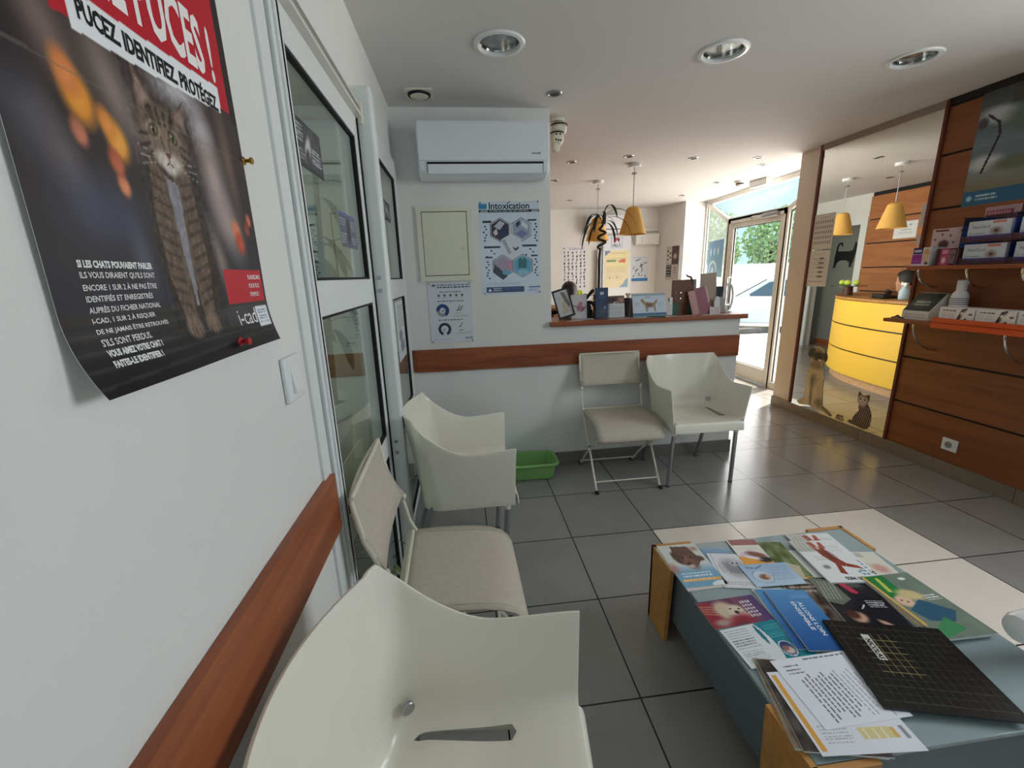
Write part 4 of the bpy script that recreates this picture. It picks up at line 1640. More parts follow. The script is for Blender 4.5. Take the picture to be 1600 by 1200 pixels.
def make_folding(label):
    t = thing('folding_chair', label, 'chair', (0, 0, 0), 0, 'folding chairs with taupe canvas')
    W2 = 0.215

    def strip(path, w, thick, name, edge):
        n = len(path)
        b = MB()
        P = [[Vector((x, y, z - sag * (1 - (x / w) ** 2))) for (y, z, sag) in path] for x in [-w + 2 * w * i / 10 for i in range(11)]]
        b.grid(P)
        o = b.build(name, CANVAS, t, ang=1.2)
        solid(o, thick, 0)
        b = MB()
        for sx in (-1, 1):
            b.tube([(sx * (w - 0.022), y, z + thick * 0.6) for y, z, _ in path], 0.0012, 6)
        b.build('stitching', mat('pale_thread', (206, 198, 184), 0.8) if 'pale_thread' not in bpy.data.materials else bpy.data.materials['pale_thread'], o)
        return o
    # canvas seat: flat at the rear, rolling down over the front bar
    seat = [(0.185, 0.452, 0.0), (0.14, 0.455, 0.004), (0.07, 0.455, 0.007), (0.0, 0.452, 0.007), (-0.07, 0.446, 0.006), (-0.12, 0.436, 0.004),
            (-0.160, 0.418, 0.002), (-0.186, 0.394, 0.0), (-0.200, 0.366, 0.0), (-0.200, 0.345, 0.0)]
    strip(seat, W2, 0.006, 'canvas_seat', 0)
    back = [(0.190, 0.612, 0), (0.214, 0.650, 0), (0.232, 0.695, 0), (0.245, 0.740, 0), (0.253, 0.785, 0), (0.256, 0.830, 0)]
    b = MB()
    w = W2
    P = [[Vector((x, y + 0.012 * (1 - (x / w) ** 2), z)) for (y, z, _) in back] for x in [-w + 2 * w * i / 12 for i in range(13)]]
    b.grid(P)
    o = b.build('canvas_back', CANVAS, t, ang=1.2)
    solid(o, 0.010, 0)
    R = 0.0068
    for sx in (-1, 1):
        x = sx * (W2 - 0.004)
        # front leg runs up through the pivot to the back of the seat and on as the back upright
        b = MB()
        b.tube([(x, -0.175, 0.012), (x, -0.05, 0.185), (x, 0.055, 0.33), (x, 0.150, 0.445), (x, 0.175, 0.50), (x, 0.195, 0.60), (x, 0.236, 0.70), (x, 0.256, 0.82)], R, 10)
        b.build('front_leg', CREAMM, t)
        b = MB()
        x2 = sx * (W2 - 0.020)
        b.tube([(x2, 0.262, 0.012), (x2, 0.14, 0.130), (x2, -0.02, 0.262), (x2, -0.180, 0.372), (x2, -0.196, 0.36)], R, 10)
        b.build('rear_leg', CREAMM, t)
        for (fx, fy, dy) in ((x, -0.175, -1), (x2, 0.262, 1)):
            b = MB()
            b.ell((fx, fy + dy * 0.008, 0.010), (0.013, 0.022, 0.010), 16, 8)
            b.build('rubber_foot', RUBBER, t)
        b = MB()
        b.tube([(x - sx * 0.030, -0.006, 0.252), (x + sx * 0.012, -0.006, 0.252)], 0.007, 10)
        b.build('pivot', ALU, t)
        b = MB()
        b.ell((x, 0.188, 0.598), (0.010, 0.010, 0.014), 12, 8)
        b.build('back_clip', CREAMM, t)
    for y, z, r in ((-0.140, 0.060, 0.005), (0.225, 0.048, 0.005), (-0.006, 0.252, 0.0055), (-0.190, 0.366, 0.007), (0.165, 0.458, 0.006), (0.254, 0.826, 0.006)):
        b = MB()
        b.tube([(-W2 + 0.006, y, z), (W2 - 0.006, y, z)], r, 10)
        b.build('cross_bar', CREAMM, t)
    return t


fold = make_folding('taupe canvas folding chair against the wall beside the cream armchair and green tray')
fold.location = (0.995, 2.600, 0)
dup(fold, (-0.060, 1.255, 0), math.radians(91), 'taupe canvas folding chair by the near glass door, between two cream armchairs')

# white moulded chair whose rounded armrest end reaches into the frame behind the low table
t = thing('lounge_chair', 'rounded white armrest end at the right edge of the photo behind the low table', 'chair', (2.00, 0.55, 0), 0)
GW = mat('glossy_white_plastic', (240, 240, 240), 0.18)
b = MB()
b.lathe([(0, 0.36), (0.16, 0.365), (0.21, 0.39), (0.21, 0.42), (0.16, 0.43), (0, 0.425)], seg=48)
b.build('seat', GW, t)
for s_ in (1, -1):
    b = MB()
    pts, rad = [], []
    for k in range(13):
        a = k / 12
        pts.append((-0.60 + 0.78 * a, s_ * 0.24 - s_ * 0.03 * a, 0.418 + 0.02 * math.sin(PI * a)))
        rad.append(0.043 * min(1.0, math.sqrt(max(0.0, 1 - (1 - a / 0.06) ** 2)) if a < 0.06 else 1.0) + 0.0005)
    extra = [(-0.60 + 0.045 * q, s_ * 0.24, 0.418) for q in (0.25, 0.6)]
    pts = [pts[0]] + extra + pts[1:]
    rad = [0.001, 0.034, 0.041] + [0.043] * 12
    b.tube(pts, rad, 20)
    b.build('armrest', GW, t)
b = MB()
b.tube([(0.18, 0.21, 0.42), (0.24, 0.16, 0.60), (0.26, 0.0, 0.66), (0.24, -0.16, 0.60), (0.18, -0.21, 0.42)], 0.04, 16)
b.build('backrest', GW, t)
for k in range(4):
    a = PI / 4 + k * PI / 2
    b = MB()
    b.tube([(0.15 * math.cos(a), 0.15 * math.sin(a), 0.37), (0.20 * math.cos(a), 0.20 * math.sin(a), 0.0)], 0.014, 12)
    b.build('leg', ALU, t)
for s_ in (1, -1):
    b = MB()
    b.tube([(-0.10, s_ * 0.225, 0.39), (-0.10, s_ * 0.19, 0.0)], 0.014, 12)
    b.build('front_post', ALU, t)

# ================================================================== GREEN TRAY
t = thing('litter_tray', 'green plastic tray on the floor between the corner armchair and the folding chair', 'tray', (0.405, 2.760, 0))


def rrect(w, d, r, z, n=6):
    pts = []
    for cx, cy_, a0 in ((w - r, d - r, 0), (-w + r, d - r, PI / 2), (-w + r, -d + r, PI), (w - r, -d + r, 1.5 * PI)):
        for k in range(n + 1):
            a = a0 + PI / 2 * k / n
            pts.append(Vector((cx + r * math.cos(a), cy_ + r * math.sin(a), z)))
    return pts


b = MB()
rings = [rrect(0.150, 0.085, 0.04, 0.002), rrect(0.160, 0.095, 0.045, 0.012), rrect(0.176, 0.108, 0.05, 0.118), rrect(0.188, 0.118, 0.055, 0.124), rrect(0.192, 0.122, 0.058, 0.118), rrect(0.191, 0.121, 0.058, 0.106)]
V = [[b.bm.verts.new(p) for p in r_] for r_ in rings]
for A, B in zip(V, V[1:]):
    for i in range(len(A)):
        b.face([A[i], A[(i + 1) % len(A)], B[(i + 1) % len(B)], B[i]])
b.face(V[0])
o = b.build('basin', GREENP, t, ang=0.8)
solid(o, 0.0035, 1)

# ================================================================== LOW TABLE
TX0, TX1, TY0, TY1, TZ = 0.686, 1.502, 0.606, 1.420, 0.322
t = thing('coffee_table', 'low square table with a grey glass top and honey oak corner boards', 'table', (TX0, TY0, 0))
tw, td = TX1 - TX0, TY1 - TY0
b = MB()
b.box((0.018, 0.018, TZ - 0.012), (tw - 0.018, td - 0.018, TZ))
b.build('glass_top', TABGLASS, t, bevel=0.002)
b = MB()
for a in (((0.030, 0.03, 0.095), (0.045, td - 0.03, TZ - 0.013)), ((tw - 0.045, 0.03, 0.095), (tw - 0.030, td - 0.03, TZ - 0.013)),
          ((0.03, 0.030, 0.095), (tw - 0.03, 0.045, TZ - 0.013)), ((0.03, td - 0.045, 0.095), (tw - 0.03, td - 0.03, TZ - 0.013)),
          ((0.03, 0.03, 0.09), (tw - 0.03, td - 0.03, 0.10))):
    b.box(*a)
b.build('apron', SLATE, t, smooth=False, bevel=0.002)
for cx, cy_, sx, sy in ((0, 0, 1, 1), (tw, 0, -1, 1), (0, td, 1, -1), (tw, td, -1, -1)):
    b = MB()
    L1, L0, th = 0.158, 0.140, 0.016
    for ax in (0, 1):
        def Q(a, d, z):
            return (cx + sx * (a if ax == 0 else d), cy_ + sy * (d if ax == 0 else a), z)
        b.hexa([Q(0, 0, 0), Q(L0, 0, 0), Q(L0, th, 0), Q(0, th, 0), Q(0, 0, TZ + 0.001), Q(L1, 0, TZ + 0.001), Q(L1, th, TZ + 0.001), Q(0, th, TZ + 0.001)])
    b.build('leg', OAK, t, smooth=False, bevel=0.0015)

# ---------------------------------------------------------------- printed matter on the table
ZT = TZ + 0.0005


def leaf(label, cat, cv, c, w, h, ang, z, thick=0.0012, texts=(), name='leaflet', group='leaflets on the low table', m=None):
    o = sheet(name, cv, w, h, flat(c[0], c[1], ZT + z, ang), thick, None, texts, m=m or PRINTG)
    return tag(o, label, cat, group)


# brown dog leaflet
cv = Cv(60, 92, (206, 210, 204))
cv.rect(0, 0, 1, 0.42, (116, 168, 200))
cv.grad(0, 0.30, 1, 0.48, (110, 162, 196), (190, 206, 210))
cv.el2(0.03, 0.42, 0.12, 0.16, (188, 116, 104), 0.5, 0, 0.8, 1.5)
cv.poly([(0.30, 0.96), (0.74, 0.93), (0.84, 0.60), (0.78, 0.52), (0.62, 0.42), (0.45, 0.42), (0.34, 0.52), (0.26, 0.66)], (92, 58, 48))
cv.el2(0.30, 0.66, 0.10, 0.24, (70, 42, 36), 0.2, 0.2, 1, 1.5)
cv.el2(0.80, 0.62, 0.14, 0.10, (76, 46, 38), 0.2, -0.3, 1, 1.5)
cv.el2(0.54, 0.55, 0.15, 0.25, (120, 78, 66), 0.4, 0.25, 1, 1.5)
cv.el2(0.50, 0.45, 0.09, 0.06, (196, 180, 168), 0.3, 0, 0.9, 1.5)
cv.el2(0.48, 0.51, 0.05, 0.05, (44, 28, 28), 0.2, 0, 1, 1.5)
cv.el2(0.43, 0.66, 0.03, 0.03, (30, 20, 18), 0.2)
cv.el2(0.62, 0.65, 0.03, 0.03, (30, 20, 18), 0.2)
cv.ell(0.86, 0.86, 0.09, 0.05, (170, 128, 118), 0.6)
cv.text(0.12, 0.29, 0.85, 2, 0.06, (232, 240, 246), 0.5, 0.9)
cv.rect(0.06, 0.12, 0.96, 0.17, (236, 178, 84))
cv.text(0.10, 0.145, 0.90, 1, 0.04, (250, 236, 200), 0.5, 0.8)
cv.ell(0.92, 0.02, 0.26, 0.075, (232, 238, 240))
leaf('leaflet with a brown dog over a blue band at the far left table corner', 'leaflet', cv, (0.772, 1.284), 0.152, 0.232, -1.0, 0.003)
leaf('pale leaflet peeking out under the brown dog leaflet on the low table', 'leaflet', Cv(8, 10, (214, 206, 200)), (0.768, 1.275), 0.150, 0.236, 1.5, 0.001)
# kitten leaflets
cv = Cv(30, 50, (92, 132, 168))
cv.grad(0, 0.6, 1, 1, (70, 104, 140), (130, 168, 196))
leaf('blue leaflet mostly hidden under the grey kitten leaflet', 'leaflet', cv, (0.894, 1.258), 0.112, 0.205, -10, 0.001)
cv = Cv(50, 78, (218, 221, 226))
cv.el2(0.55, 0.58, 0.36, 0.42, (150, 150, 156), 0.4, 0.4, 0.9, 1.6)
for k in range(7):
    cv.line((0.25 + 0.08 * k, 0.72), (0.38 + 0.07 * k, 0.42), 0.02, (96, 96, 104), 0.6)
cv.el2(0.62, 0.70, 0.16, 0.12, (196, 196, 200), 0.4, 0, 0.9, 1.6)
cv.el2(0.56, 0.71, 0.03, 0.03, (20, 20, 24), 0.2)
cv.el2(0.70, 0.72, 0.03, 0.03, (20, 20, 24), 0.2)
cv.line((0.08, 0.62), (0.16, 0.40), 0.008, (60, 60, 66))
cv.text(0.1, 0.15, 0.9, 2, 0.05, (160, 164, 172), 0.4, 0.8)
leaf('white leaflet with a grey tabby kitten, next to the brown dog leaflet', 'leaflet', cv, (0.908, 1.228), 0.112, 0.182, -14, 0.003)
leaf('white folded leaflet slipped under the grey tabby kitten leaflet', 'leaflet', Cv(8, 10, (224, 226, 228)), (0.897, 1.232), 0.108, 0.186, -12, 0.002)
# guinea pig leaflet, garden leaflets
cv = Cv(50, 76, (226, 222, 214))
cv.rect(0.05, 0.80, 1, 1, (146, 82, 84))
cv.text(0.1, 0.72, 0.85, 3, 0.045, (190, 184, 176), 0.4, 0.7)
cv.poly([(0.1, 0.25), (0.1, 0.5), (0.55, 0.62), (1, 0.42), (1, 0.30)], (214, 192, 214))
cv.poly([(0, 0), (1, 0), (1, 0.22), (0.4, 0.34), (0, 0.42)], (230, 158, 62))
cv.el2(0.62, 0.46, 0.30, 0.13, (122, 72, 56), 0.3, -0.3, 1, 1.5)
cv.el2(0.80, 0.28, 0.22, 0.13, (26, 20, 20), 0.3, 0, 1, 1.5)
cv.el2(0.45, 0.34, 0.26, 0.06, (240, 238, 240), 0.4, -0.3, 0.9, 1.5)
leaf('white and orange leaflet with a guinea pig at the far edge of the low table', 'leaflet', cv, (1.025, 1.305), 0.110, 0.170, -7, 0.004)
cv = Cv(54, 84, (96, 112, 66))
cv.noise(40, 9)
cv.poly([(0, 0), (0.5, 0), (0.2, 0.55), (0, 0.62)], (214, 196, 168))
cv.rect(0, 0, 1, 0.16, (226, 170, 84))
cv.poly([(0.2, 0.0), (0.7, 0.0), (0.9, 0.4), (0.6, 0.5)], (196, 186, 160))
leaf('green leaflet with leaves and an orange foot, under the pale blue leaflet', 'leaflet', cv, (1.100, 1.245), 0.130, 0.240, -8, 0.0015)
cv = Cv(64, 44, (168, 196, 222))
cv.grad(0, 0, 1, 1, (190, 212, 232), (156, 186, 216))
cv.ell(0.30, 0.42, 0.20, 0.30, (120, 150, 180))
cv.ell(0.30, 0.42, 0.185, 0.28, (196, 212, 228))
cv.el2(0.32, 0.40, 0.10, 0.08, (140, 88, 66), 0.3, 0.2, 1, 0.66)
cv.el2(0.40, 0.42, 0.05, 0.05, (206, 176, 156), 0.3, 0, 1, 0.66)
cv.line((0.12, 0.86), (0.30, 0.80), 0.012, (44, 70, 120))
cv.line((0.30, 0.80), (0.44, 0.90), 0.010, (44, 70, 120))
cv.text(0.52, 0.86, 0.95, 8, 0.085, (150, 168, 198), 0.4, 0.8)
leaf('pale blue landscape leaflet with a small animal in a circle, beside the kitten leaflet', 'leaflet', cv, (1.018, 1.186), 0.175, 0.112, -3, 0.006)
# purple puppy card
cv = Cv(100, 56, (108, 60, 84))
cv.grad(0.6, 0, 1, 1, (130, 74, 92), (82, 64, 120), False)
cv.poly([(0, 0.0), (0, 0.9), (0.2, 0.95), (0.45, 0.2), (0.4, 0)], (150, 40, 56))
for k in range(4):
    cv.line((0.02, 0.55 + 0.09 * k), (0.20, 0.45 + 0.10 * k), 0.012, (202, 150, 120), 0.8)
cv.el2(0.38, 0.56, 0.17, 0.20, (206, 188, 160), 0.25, 0.3, 1, 0.56)
cv.el2(0.54, 0.50, 0.13, 0.13, (220, 206, 186), 0.25, -0.2, 1, 0.56)
cv.el2(0.62, 0.34, 0.10, 0.06, (196, 150, 140), 0.3, -0.5, 1, 0.56)
cv.el2(0.53, 0.45, 0.035, 0.035, (60, 44, 44), 0.25, 0, 1, 0.56)
for q in ((0.47, 0.60), (0.60, 0.56)):
    cv.el2(q[0], q[1], 0.018, 0.018, (20, 16, 16), 0.2, 0, 1, 0.56)
cv.el2(0.55, 0.20, 0.18, 0.08, (150, 44, 60), 0.4, -0.2, 0.9, 0.56)
cv.ell(0.20, 0.16, 0.12, 0.12, (176, 150, 146), 0.5)
for k in range(4):
    for q in range(5):
        cv.rect(0.70 + 0.045 * k, 0.20 + 0.13 * q + 0.02 * (k % 2), 0.725 + 0.045 * k, 0.30 + 0.13 * q, (238, 234, 240), 0.9)
leaf('purple card with a pale puppy on red cloth on the low table', 'leaflet', cv, (0.792, 1.052), 0.200, 0.108, 2, 0.002)
# teal form
cv = Cv(100, 64, (28, 134, 150))
cv.rect(0, 0, 0.46, 1, (226, 230, 232))
cv.ell(0.44, 0.5, 0.16, 0.62, (226, 230, 232))
cv.ell(0.52, 0.70, 0.030, 0.26, (34, 120, 140))
cv.text(0.05, 0.92, 0.40, 8, 0.065, (120, 128, 136), 0.3, 0.9)
cv.text(0.05, 0.36, 0.40, 6, 0.05, (170, 176, 182), 0.4, 0.8)
cv.text(0.62, 0.88, 0.92, 6, 0.06, (90, 174, 186), 0.4, 0.8)
cv.ell(0.70, 0.26, 0.105, 0.20, (226, 232, 236))
cv.ell(0.70, 0.26, 0.095, 0.18, (52, 66, 122))
cv.el2(0.70, 0.21, 0.07, 0.06, (216, 196, 186), 0.3, -0.3, 1, 0.64)
cv.el2(0.67, 0.27, 0.05, 0.04, (150, 110, 100), 0.3, 0.2, 1, 0.64)
leaf('white and teal form with a round picture, beside the purple puppy card', 'leaflet', cv, (0.812, 0.930), 0.208, 0.132, 5, 0.003)
# blue booklets
for k, (c, a, z, lb) in enumerate((((0.958, 1.000), -8, 0.002, 'lower blue booklet of the two, half covered, on the low table'), ((0.982, 0.985), -9, 0.008, 'upper blue booklet of the two, marked ALLONS LOIN, on the low table'))):
    cv = Cv(56, 100, (44, 110, 180))
    cv.grad(0, 0, 1, 1, (30, 88, 160), (92, 152, 206))
    cv.text(0.5, 0.9, 0.95, 3, 0.02, (150, 190, 226), 0.4, 0.7)
    leaf(lb, 'booklet', cv, c, 0.128, 0.235, a, z, 0.005,
         [('ENSEMBLE', (0.20, 0.20, 0.30, 0.62), (236, 242, 248), 0.02, 270)] if k == 0 else [('ENSEMBLE', (0.40, 0.30, 0.50, 0.78), (236, 242, 248), 0.02, 270), ('ALLONS LOIN', (0.56, 0.22, 0.66, 0.78), (236, 242, 248), 0.02, 270)],
         'booklet', 'blue booklets on the low table')
cv = Cv(40, 60, (214, 218, 224))
cv.noise(10, 6)
cv.text(0.1, 0.9, 0.9, 6, 0.05, (150, 160, 176), 0.4, 0.8)
leaf('pale leaflet sticking out behind the blue booklets', 'leaflet', cv, (0.955, 1.035), 0.120, 0.185, -7, 0.0008)
cv = Cv(40, 60, (88, 76, 68))
cv.noise(50, 12)
cv.text(0.1, 0.9, 0.9, 3, 0.1, (206, 196, 186), 0.3, 0.8)
leaf('worn brown magazine sticking out between the pale blue leaflet and the blue booklets', 'magazine', cv, (1.090, 1.055), 0.155, 0.190, -6, 0.001, 0.004, (), 'magazine', 'magazines on the low table')
# dark magazine with a person
cv = Cv(76, 110, (34, 34, 42))
cv.noise(6, 8)
cv.poly([(0, 0.55), (0, 1), (0.35, 0.95), (0.42, 0.6), (0.2, 0.5)], (110, 116, 104))
for k in range(5):
    cv.line((0.02 + 0.06 * k, 0.60), (0.10 + 0.06 * k, 0.92), 0.012, (176, 178, 168), 0.7)
cv.poly([(0.42, 0.92), (0.52, 0.98), (0.66, 0.72), (0.56, 0.68)], (200, 52, 86))
cv.el2(0.70, 0.86, 0.14, 0.06, (96, 104, 92), 0.5, 0, 0.7, 1.4)
cv.poly([(0.32, 0.42), (0.55, 0.72), (0.85, 0.60), (0.95, 0.2), (0.55, 0.12)], (26, 27, 36))
cv.el2(0.28, 0.30, 0.13, 0.12, (206, 164, 140), 0.25, 0.3, 1, 1.4)
cv.el2(0.22, 0.34, 0.10, 0.10, (84, 50, 40), 0.3, 0.3, 1, 1.4)
cv.el2(0.64, 0.20, 0.13, 0.045, (200, 160, 140), 0.3, -0.7, 1, 1.4)
cv.line((0.46, 0.44), (0.54, 0.50), 0.012, (206, 208, 214))
cv.text(0.62, 0.58, 0.92, 4, 0.035, (226, 228, 232), 0.4, 0.9)
leaf('dark magazine with a person in black, half under the black desk pad', 'magazine', cv, (1.190, 1.010), 0.180, 0.250, -11, 0.005, 0.004, (), 'magazine', 'magazines on the low table')
# green magazine stack
for k in range(3):
    cv = Cv(76, 110, (120, 132, 120))
    cv.noise(8, 7)
    cv.poly([(0, 0.62), (0, 1), (0.44, 1), (0.40, 0.66)], (46, 126, 66))
    cv.poly([(0.14, 0.72), (0.22, 0.96), (0.28, 0.95), (0.22, 0.70)], (196, 206, 96))
    cv.poly([(0, 0.2), (0.05, 0.2), (0.05, 1), (0, 1)], (226, 180, 90))
    cv.el2(0.22, 0.56, 0.15, 0.13, (224, 190, 164), 0.2, 0.2, 1, 1.4)
    cv.el2(0.46, 0.64, 0.22, 0.12, (212, 192, 140), 0.3, -0.3, 1, 1.4)
    cv.el2(0.17, 0.57, 0.02, 0.016, (60, 40, 36), 0.2, 0, 1, 1.4)
    cv.el2(0.25, 0.54, 0.02, 0.016, (60, 40, 36), 0.2, 0, 1, 1.4)
    cv.poly([(0.10, 0.42), (0.5, 0.56), (0.86, 0.34), (0.6, 0.20), (0.2, 0.25)], (52, 92, 116))
    cv.poly([(0.05, 0.12), (0.5, 0.28), (0.62, 0.1), (0.1, 0.02)], (70, 138, 90))
    cv.el2(0.72, 0.90, 0.07, 0.035, (236, 240, 236), 0.3, 0, 1, 1.4)
    cv.text(0.66, 0.60, 0.94, 3, 0.035, (232, 236, 232), 0.4, 0.9)
    leaf(('lowest', 'middle', 'top')[k] + ' magazine of the green stack at the right edge of the low table', 'magazine', cv, (1.368 + 0.003 * k, 0.990 - 0.004 * k), 0.170, 0.262, -2 + k, 0.001 + 0.006 * k, 0.005, (), 'magazine', 'green magazines on the low table')
# two veterinary magazines
for k, (c, a, z, lb) in enumerate((((1.300, 1.258), -6, 0.001, 'lower white veterinary magazine showing only its top edge on the low table'),
                                   ((1.272, 1.214), -7.5, 0.008, 'upper white magazine with a red dog on its back marked Passion veto'))):
    cv = Cv(90, 124, (228, 230, 230))
    cv.grad(0, 0.72, 0.5, 1, (186, 186, 176), (212, 212, 204))
    for q in range(5):
        cv.line((0.06 + 0.09 * q, 0.72), (0.10 + 0.08 * q, 1.0), 0.02, (156, 158, 146), 0.6)
    cv.text(0.60, 0.86, 0.95, 5, 0.035, (180, 182, 184), 0.4, 0.7)
    RED, RD2 = (142, 62, 44), (100, 44, 34)
    cv.poly([(0.36, 0.86), (0.58, 0.82), (0.62, 0.60), (0.74, 0.40), (0.62, 0.34), (0.50, 0.40), (0.40, 0.60)], RED)
    cv.poly([(0.34, 0.96), (0.46, 0.95), (0.50, 0.80), (0.38, 0.80)], (168, 80, 68))
    cv.poly([(0.58, 0.96), (0.66, 0.95), (0.64, 0.78), (0.52, 0.80)], (168, 80, 68))
    cv.poly([(0.50, 0.42), (0.58, 0.40), (0.52, 0.16), (0.40, 0.20)], RED)
    cv.poly([(0.68, 0.44), (0.66, 0.34), (0.96, 0.28), (0.90, 0.36)], RED)
    cv.el2(0.55, 0.62, 0.10, 0.16, RD2, 0.5, 0.2, 0.7, 1.36)
    cv.el2(0.47, 0.80, 0.04, 0.05, (226, 214, 204), 0.3, 0, 0.8, 1.36)
    cv.el2(0.25, 0.34, 0.07, 0.06, (120, 120, 116), 0.4, 0.4, 0.9, 1.36)
    cv.text(0.20, 0.58, 0.44, 3, 0.035, (150, 152, 154), 0.35, 0.8)
    for q in ((0.80, 0.22), (0.86, 0.25), (0.92, 0.24), (0.84, 0.17), (0.92, 0.17)):
        cv.el2(q[0], q[1], 0.025, 0.03, (84, 134, 150), 0.3, 0.2, 1, 1.36)
    leaf(lb, 'magazine', cv, c, 0.170, 0.232 if k else 0.250, a, z, 0.006, [('Passion veto', (0.38, 0.02, 0.98, 0.115), (26, 28, 34), 0.02, 180)], 'magazine', 'magazines on the low table')
leaf('folded white leaflet under the left side of the Passion veto magazine', 'leaflet', Cv(8, 10, (226, 228, 226)), (1.185, 1.200), 0.05, 0.20, -7, 0.0008)
cv = Cv(50, 70, (222, 218, 204))
cv.el2(0.60, 0.42, 0.22, 0.20, (206, 150, 140), 0.4, -0.4, 0.9, 1.4)
cv.rect(0.20, 0.80, 0.50, 0.96, (150, 152, 156), 0.5)
cv.text(0.1, 0.6, 0.4, 3, 0.06, (190, 184, 130), 0.4, 0.7)
leaf('cream leaflet with a pink blot at the right edge, behind the green magazines', 'leaflet', cv, (1.405, 1.175), 0.110, 0.160, -9, 0.0012)
# black desk pad
cv = Cv(226, 202, (26, 25, 24))
cv.noise(4, 30)
for k in range(1, 15):
    cv.line((k / 15, 0.03), (k / 15, 0.97), 0.0030, (84, 79, 62), 0.6)
for k in range(1, 13):
    cv.line((0.03, k / 13), (0.97, k / 13), 0.0030, (84, 79, 62), 0.6)
for k in range(4, 8):
    cv.line((k / 15, 0.35), (k / 15, 0.84), 0.0032, (176, 160, 92), 0.7)
for k in range(5, 11):
    cv.line((0.20, k / 13), (0.52, k / 13), 0.0032, (170, 156, 96), 0.6)
cv.rect(0.245, 0.52, 0.315, 0.835, (206, 204, 196))
o = sheet('desk_pad', cv, 0.305, 0.272, flat(1.128, 0.795, ZT + 0.0136, -15), 0.006, None,
          [('NICOLAS', (0.256, 0.53, 0.304, 0.775), (24, 24, 26), 0.03, 270)], m=PRINTG, back=(24, 24, 26))
tag(o, 'black gridded desk pad with a white label lying on the low table', 'desk pad')
# letters and papers at the near edge
for k, (c, w, h, a, z, colr, lb, th) in enumerate((((0.800, 0.748), 0.190, 0.235, -14, 0.001, (150, 132, 112), 'brown worn magazine at the bottom of the paper pile on the low table', 0.005),
                                                    ((0.806, 0.742), 0.185, 0.235, -12, 0.0065, (70, 62, 58), 'dark magazine under the letters in the paper pile on the low table', 0.004))):
    cv = Cv(40, 50, colr)
    cv.noise(30, 14)
    leaf(lb, 'magazine', cv, c, w, h, a, z, th, (), 'magazine', 'papers piled on the low table')
cv = Cv(96, 80, (228, 229, 236))
cv.rect(0.03, 0.05, 0.075, 0.95, (226, 166, 74))
cv.text(0.13, 0.30, 0.42, 6, 0.035, (160, 162, 172), 0.3, 0.8)
cv.rect(0.50, 0.14, 0.82, 0.27, (222, 206, 150))
cv.rect(0.82, 0.15, 0.86, 0.26, (222, 178, 100))
for k in range(3):
    cv.line((0.56 + 0.09 * k, 0.15), (0.56 + 0.09 * k, 0.26), 0.004, (244, 240, 226))
cv.rect(0.91, 0.13, 0.95, 0.27, (90, 92, 100), 0.6)
leaf('white letter with an orange stripe at the near edge of the low table', 'letter', cv, (0.848, 0.722), 0.235, 0.205, -5.0, 0.0110, 0.0010, (), 'letter', 'papers piled on the low table', PRINTM)
cv = Cv(110, 96, (231, 233, 240))
cv.text(0.40, 0.95, 0.95, 1, 0.04, (60, 60, 70), 0.5, 0.8)
for k in range(13):
    u = 0.18 + 0.055 * k
    v = 0.66 + 0.10 * ((k * 7) % 3) / 3
    while v > 0.10 + 0.12 * ((k * 5) % 4) / 4:
        w = 0.03 + 0.05 * rnd.random()
        cv.rect(u, v - w, u + 0.013, v, (70, 72, 84), 0.85)
        v -= w + 0.012
cv.text(0.10, 0.88, 0.30, 3, 0.06, (90, 92, 104), 0.35, 0.8)
leaf('white printed letter lying on top of the paper pile, half under the black desk pad', 'letter', cv, (0.884, 0.772), 0.225, 0.185, 0.5, 0.0122, 0.0008, (), 'letter', 'papers piled on the low table', PRINTM)
# ================================================================== RECEPTION COUNTER TOP AND WHAT STANDS ON IT
CT = 1.052
b = MB()
b.box((0.586, 2.858, 1.020), (2.005, 3.200, CT))
tag(b.build('counter_top', CHERRYX, smooth=False, bevel=0.003), 'red-brown wooden counter top along the low white wall', 'counter top')


def tilted(x, y, z, back_deg, yaw=0.0):
    """matrix of a sheet whose bottom middle stands at x, y, z, facing -y and leaning back"""
    a, w = math.radians(back_deg), math.radians(yaw)
    xd = Vector((math.cos(w), math.sin(w), 0))
    nb = Vector((-math.sin(w), math.cos(w), 0))
    yd = Vector((0, 0, 1)) * math.cos(a) + nb * math.sin(a)
    return basis((x, y, z), xd, yd)


def stand(name, label, cat, cv, w, h, x, y, lean, yaw=0.0, thick=0.003, z=CT, roll=0.0, m=None, texts=(), group=None, back=(225, 225, 225)):
    M = tilted(x, y, z, lean, yaw)
    M = M @ Matrix.Rotation(math.radians(roll), 4, 'Z') @ Matrix.Translation((0, h / 2, 0))
    o = sheet(name, cv, w, h, M, thick, None, texts, m=m or PRINTG, back=back)
    return tag(o, label, cat, group)


# picture frame leaning at the left end
t = thing('picture_frame', 'black framed picture leaning at the left end of the reception counter', 'picture frame')
t.matrix_world = tilted(0.735, 2.985, CT, 14, -14) @ Matrix.Rotation(math.radians(16), 4, 'Z') @ Matrix.Translation((0, 0.016, 0))
b = MB()
W, H_ = 0.118, 0.205
for a in (((-W / 2, 0, 0), (-W / 2 + 0.011, H_, 0.014)), ((W / 2 - 0.011, 0, 0), (W / 2, H_, 0.014)), ((-W / 2, 0, 0), (W / 2, 0.012, 0.014)), ((-W / 2, H_ - 0.012, 0), (W / 2, H_, 0.014))):
    b.box(*a)
b.build('frame', BLACKP, t, smooth=False, bevel=0.0015)
cv = Cv(40, 64, (206, 208, 210))
cv.poly([(0.45, 0.95), (0.75, 0.9), (0.95, 0.4), (0.8, 0.3), (0.6, 0.6)], (120, 116, 110))
cv.poly([(0.3, 0.1), (0.8, 0.12), (0.6, 0.6), (0.4, 0.55)], (196, 186, 160))
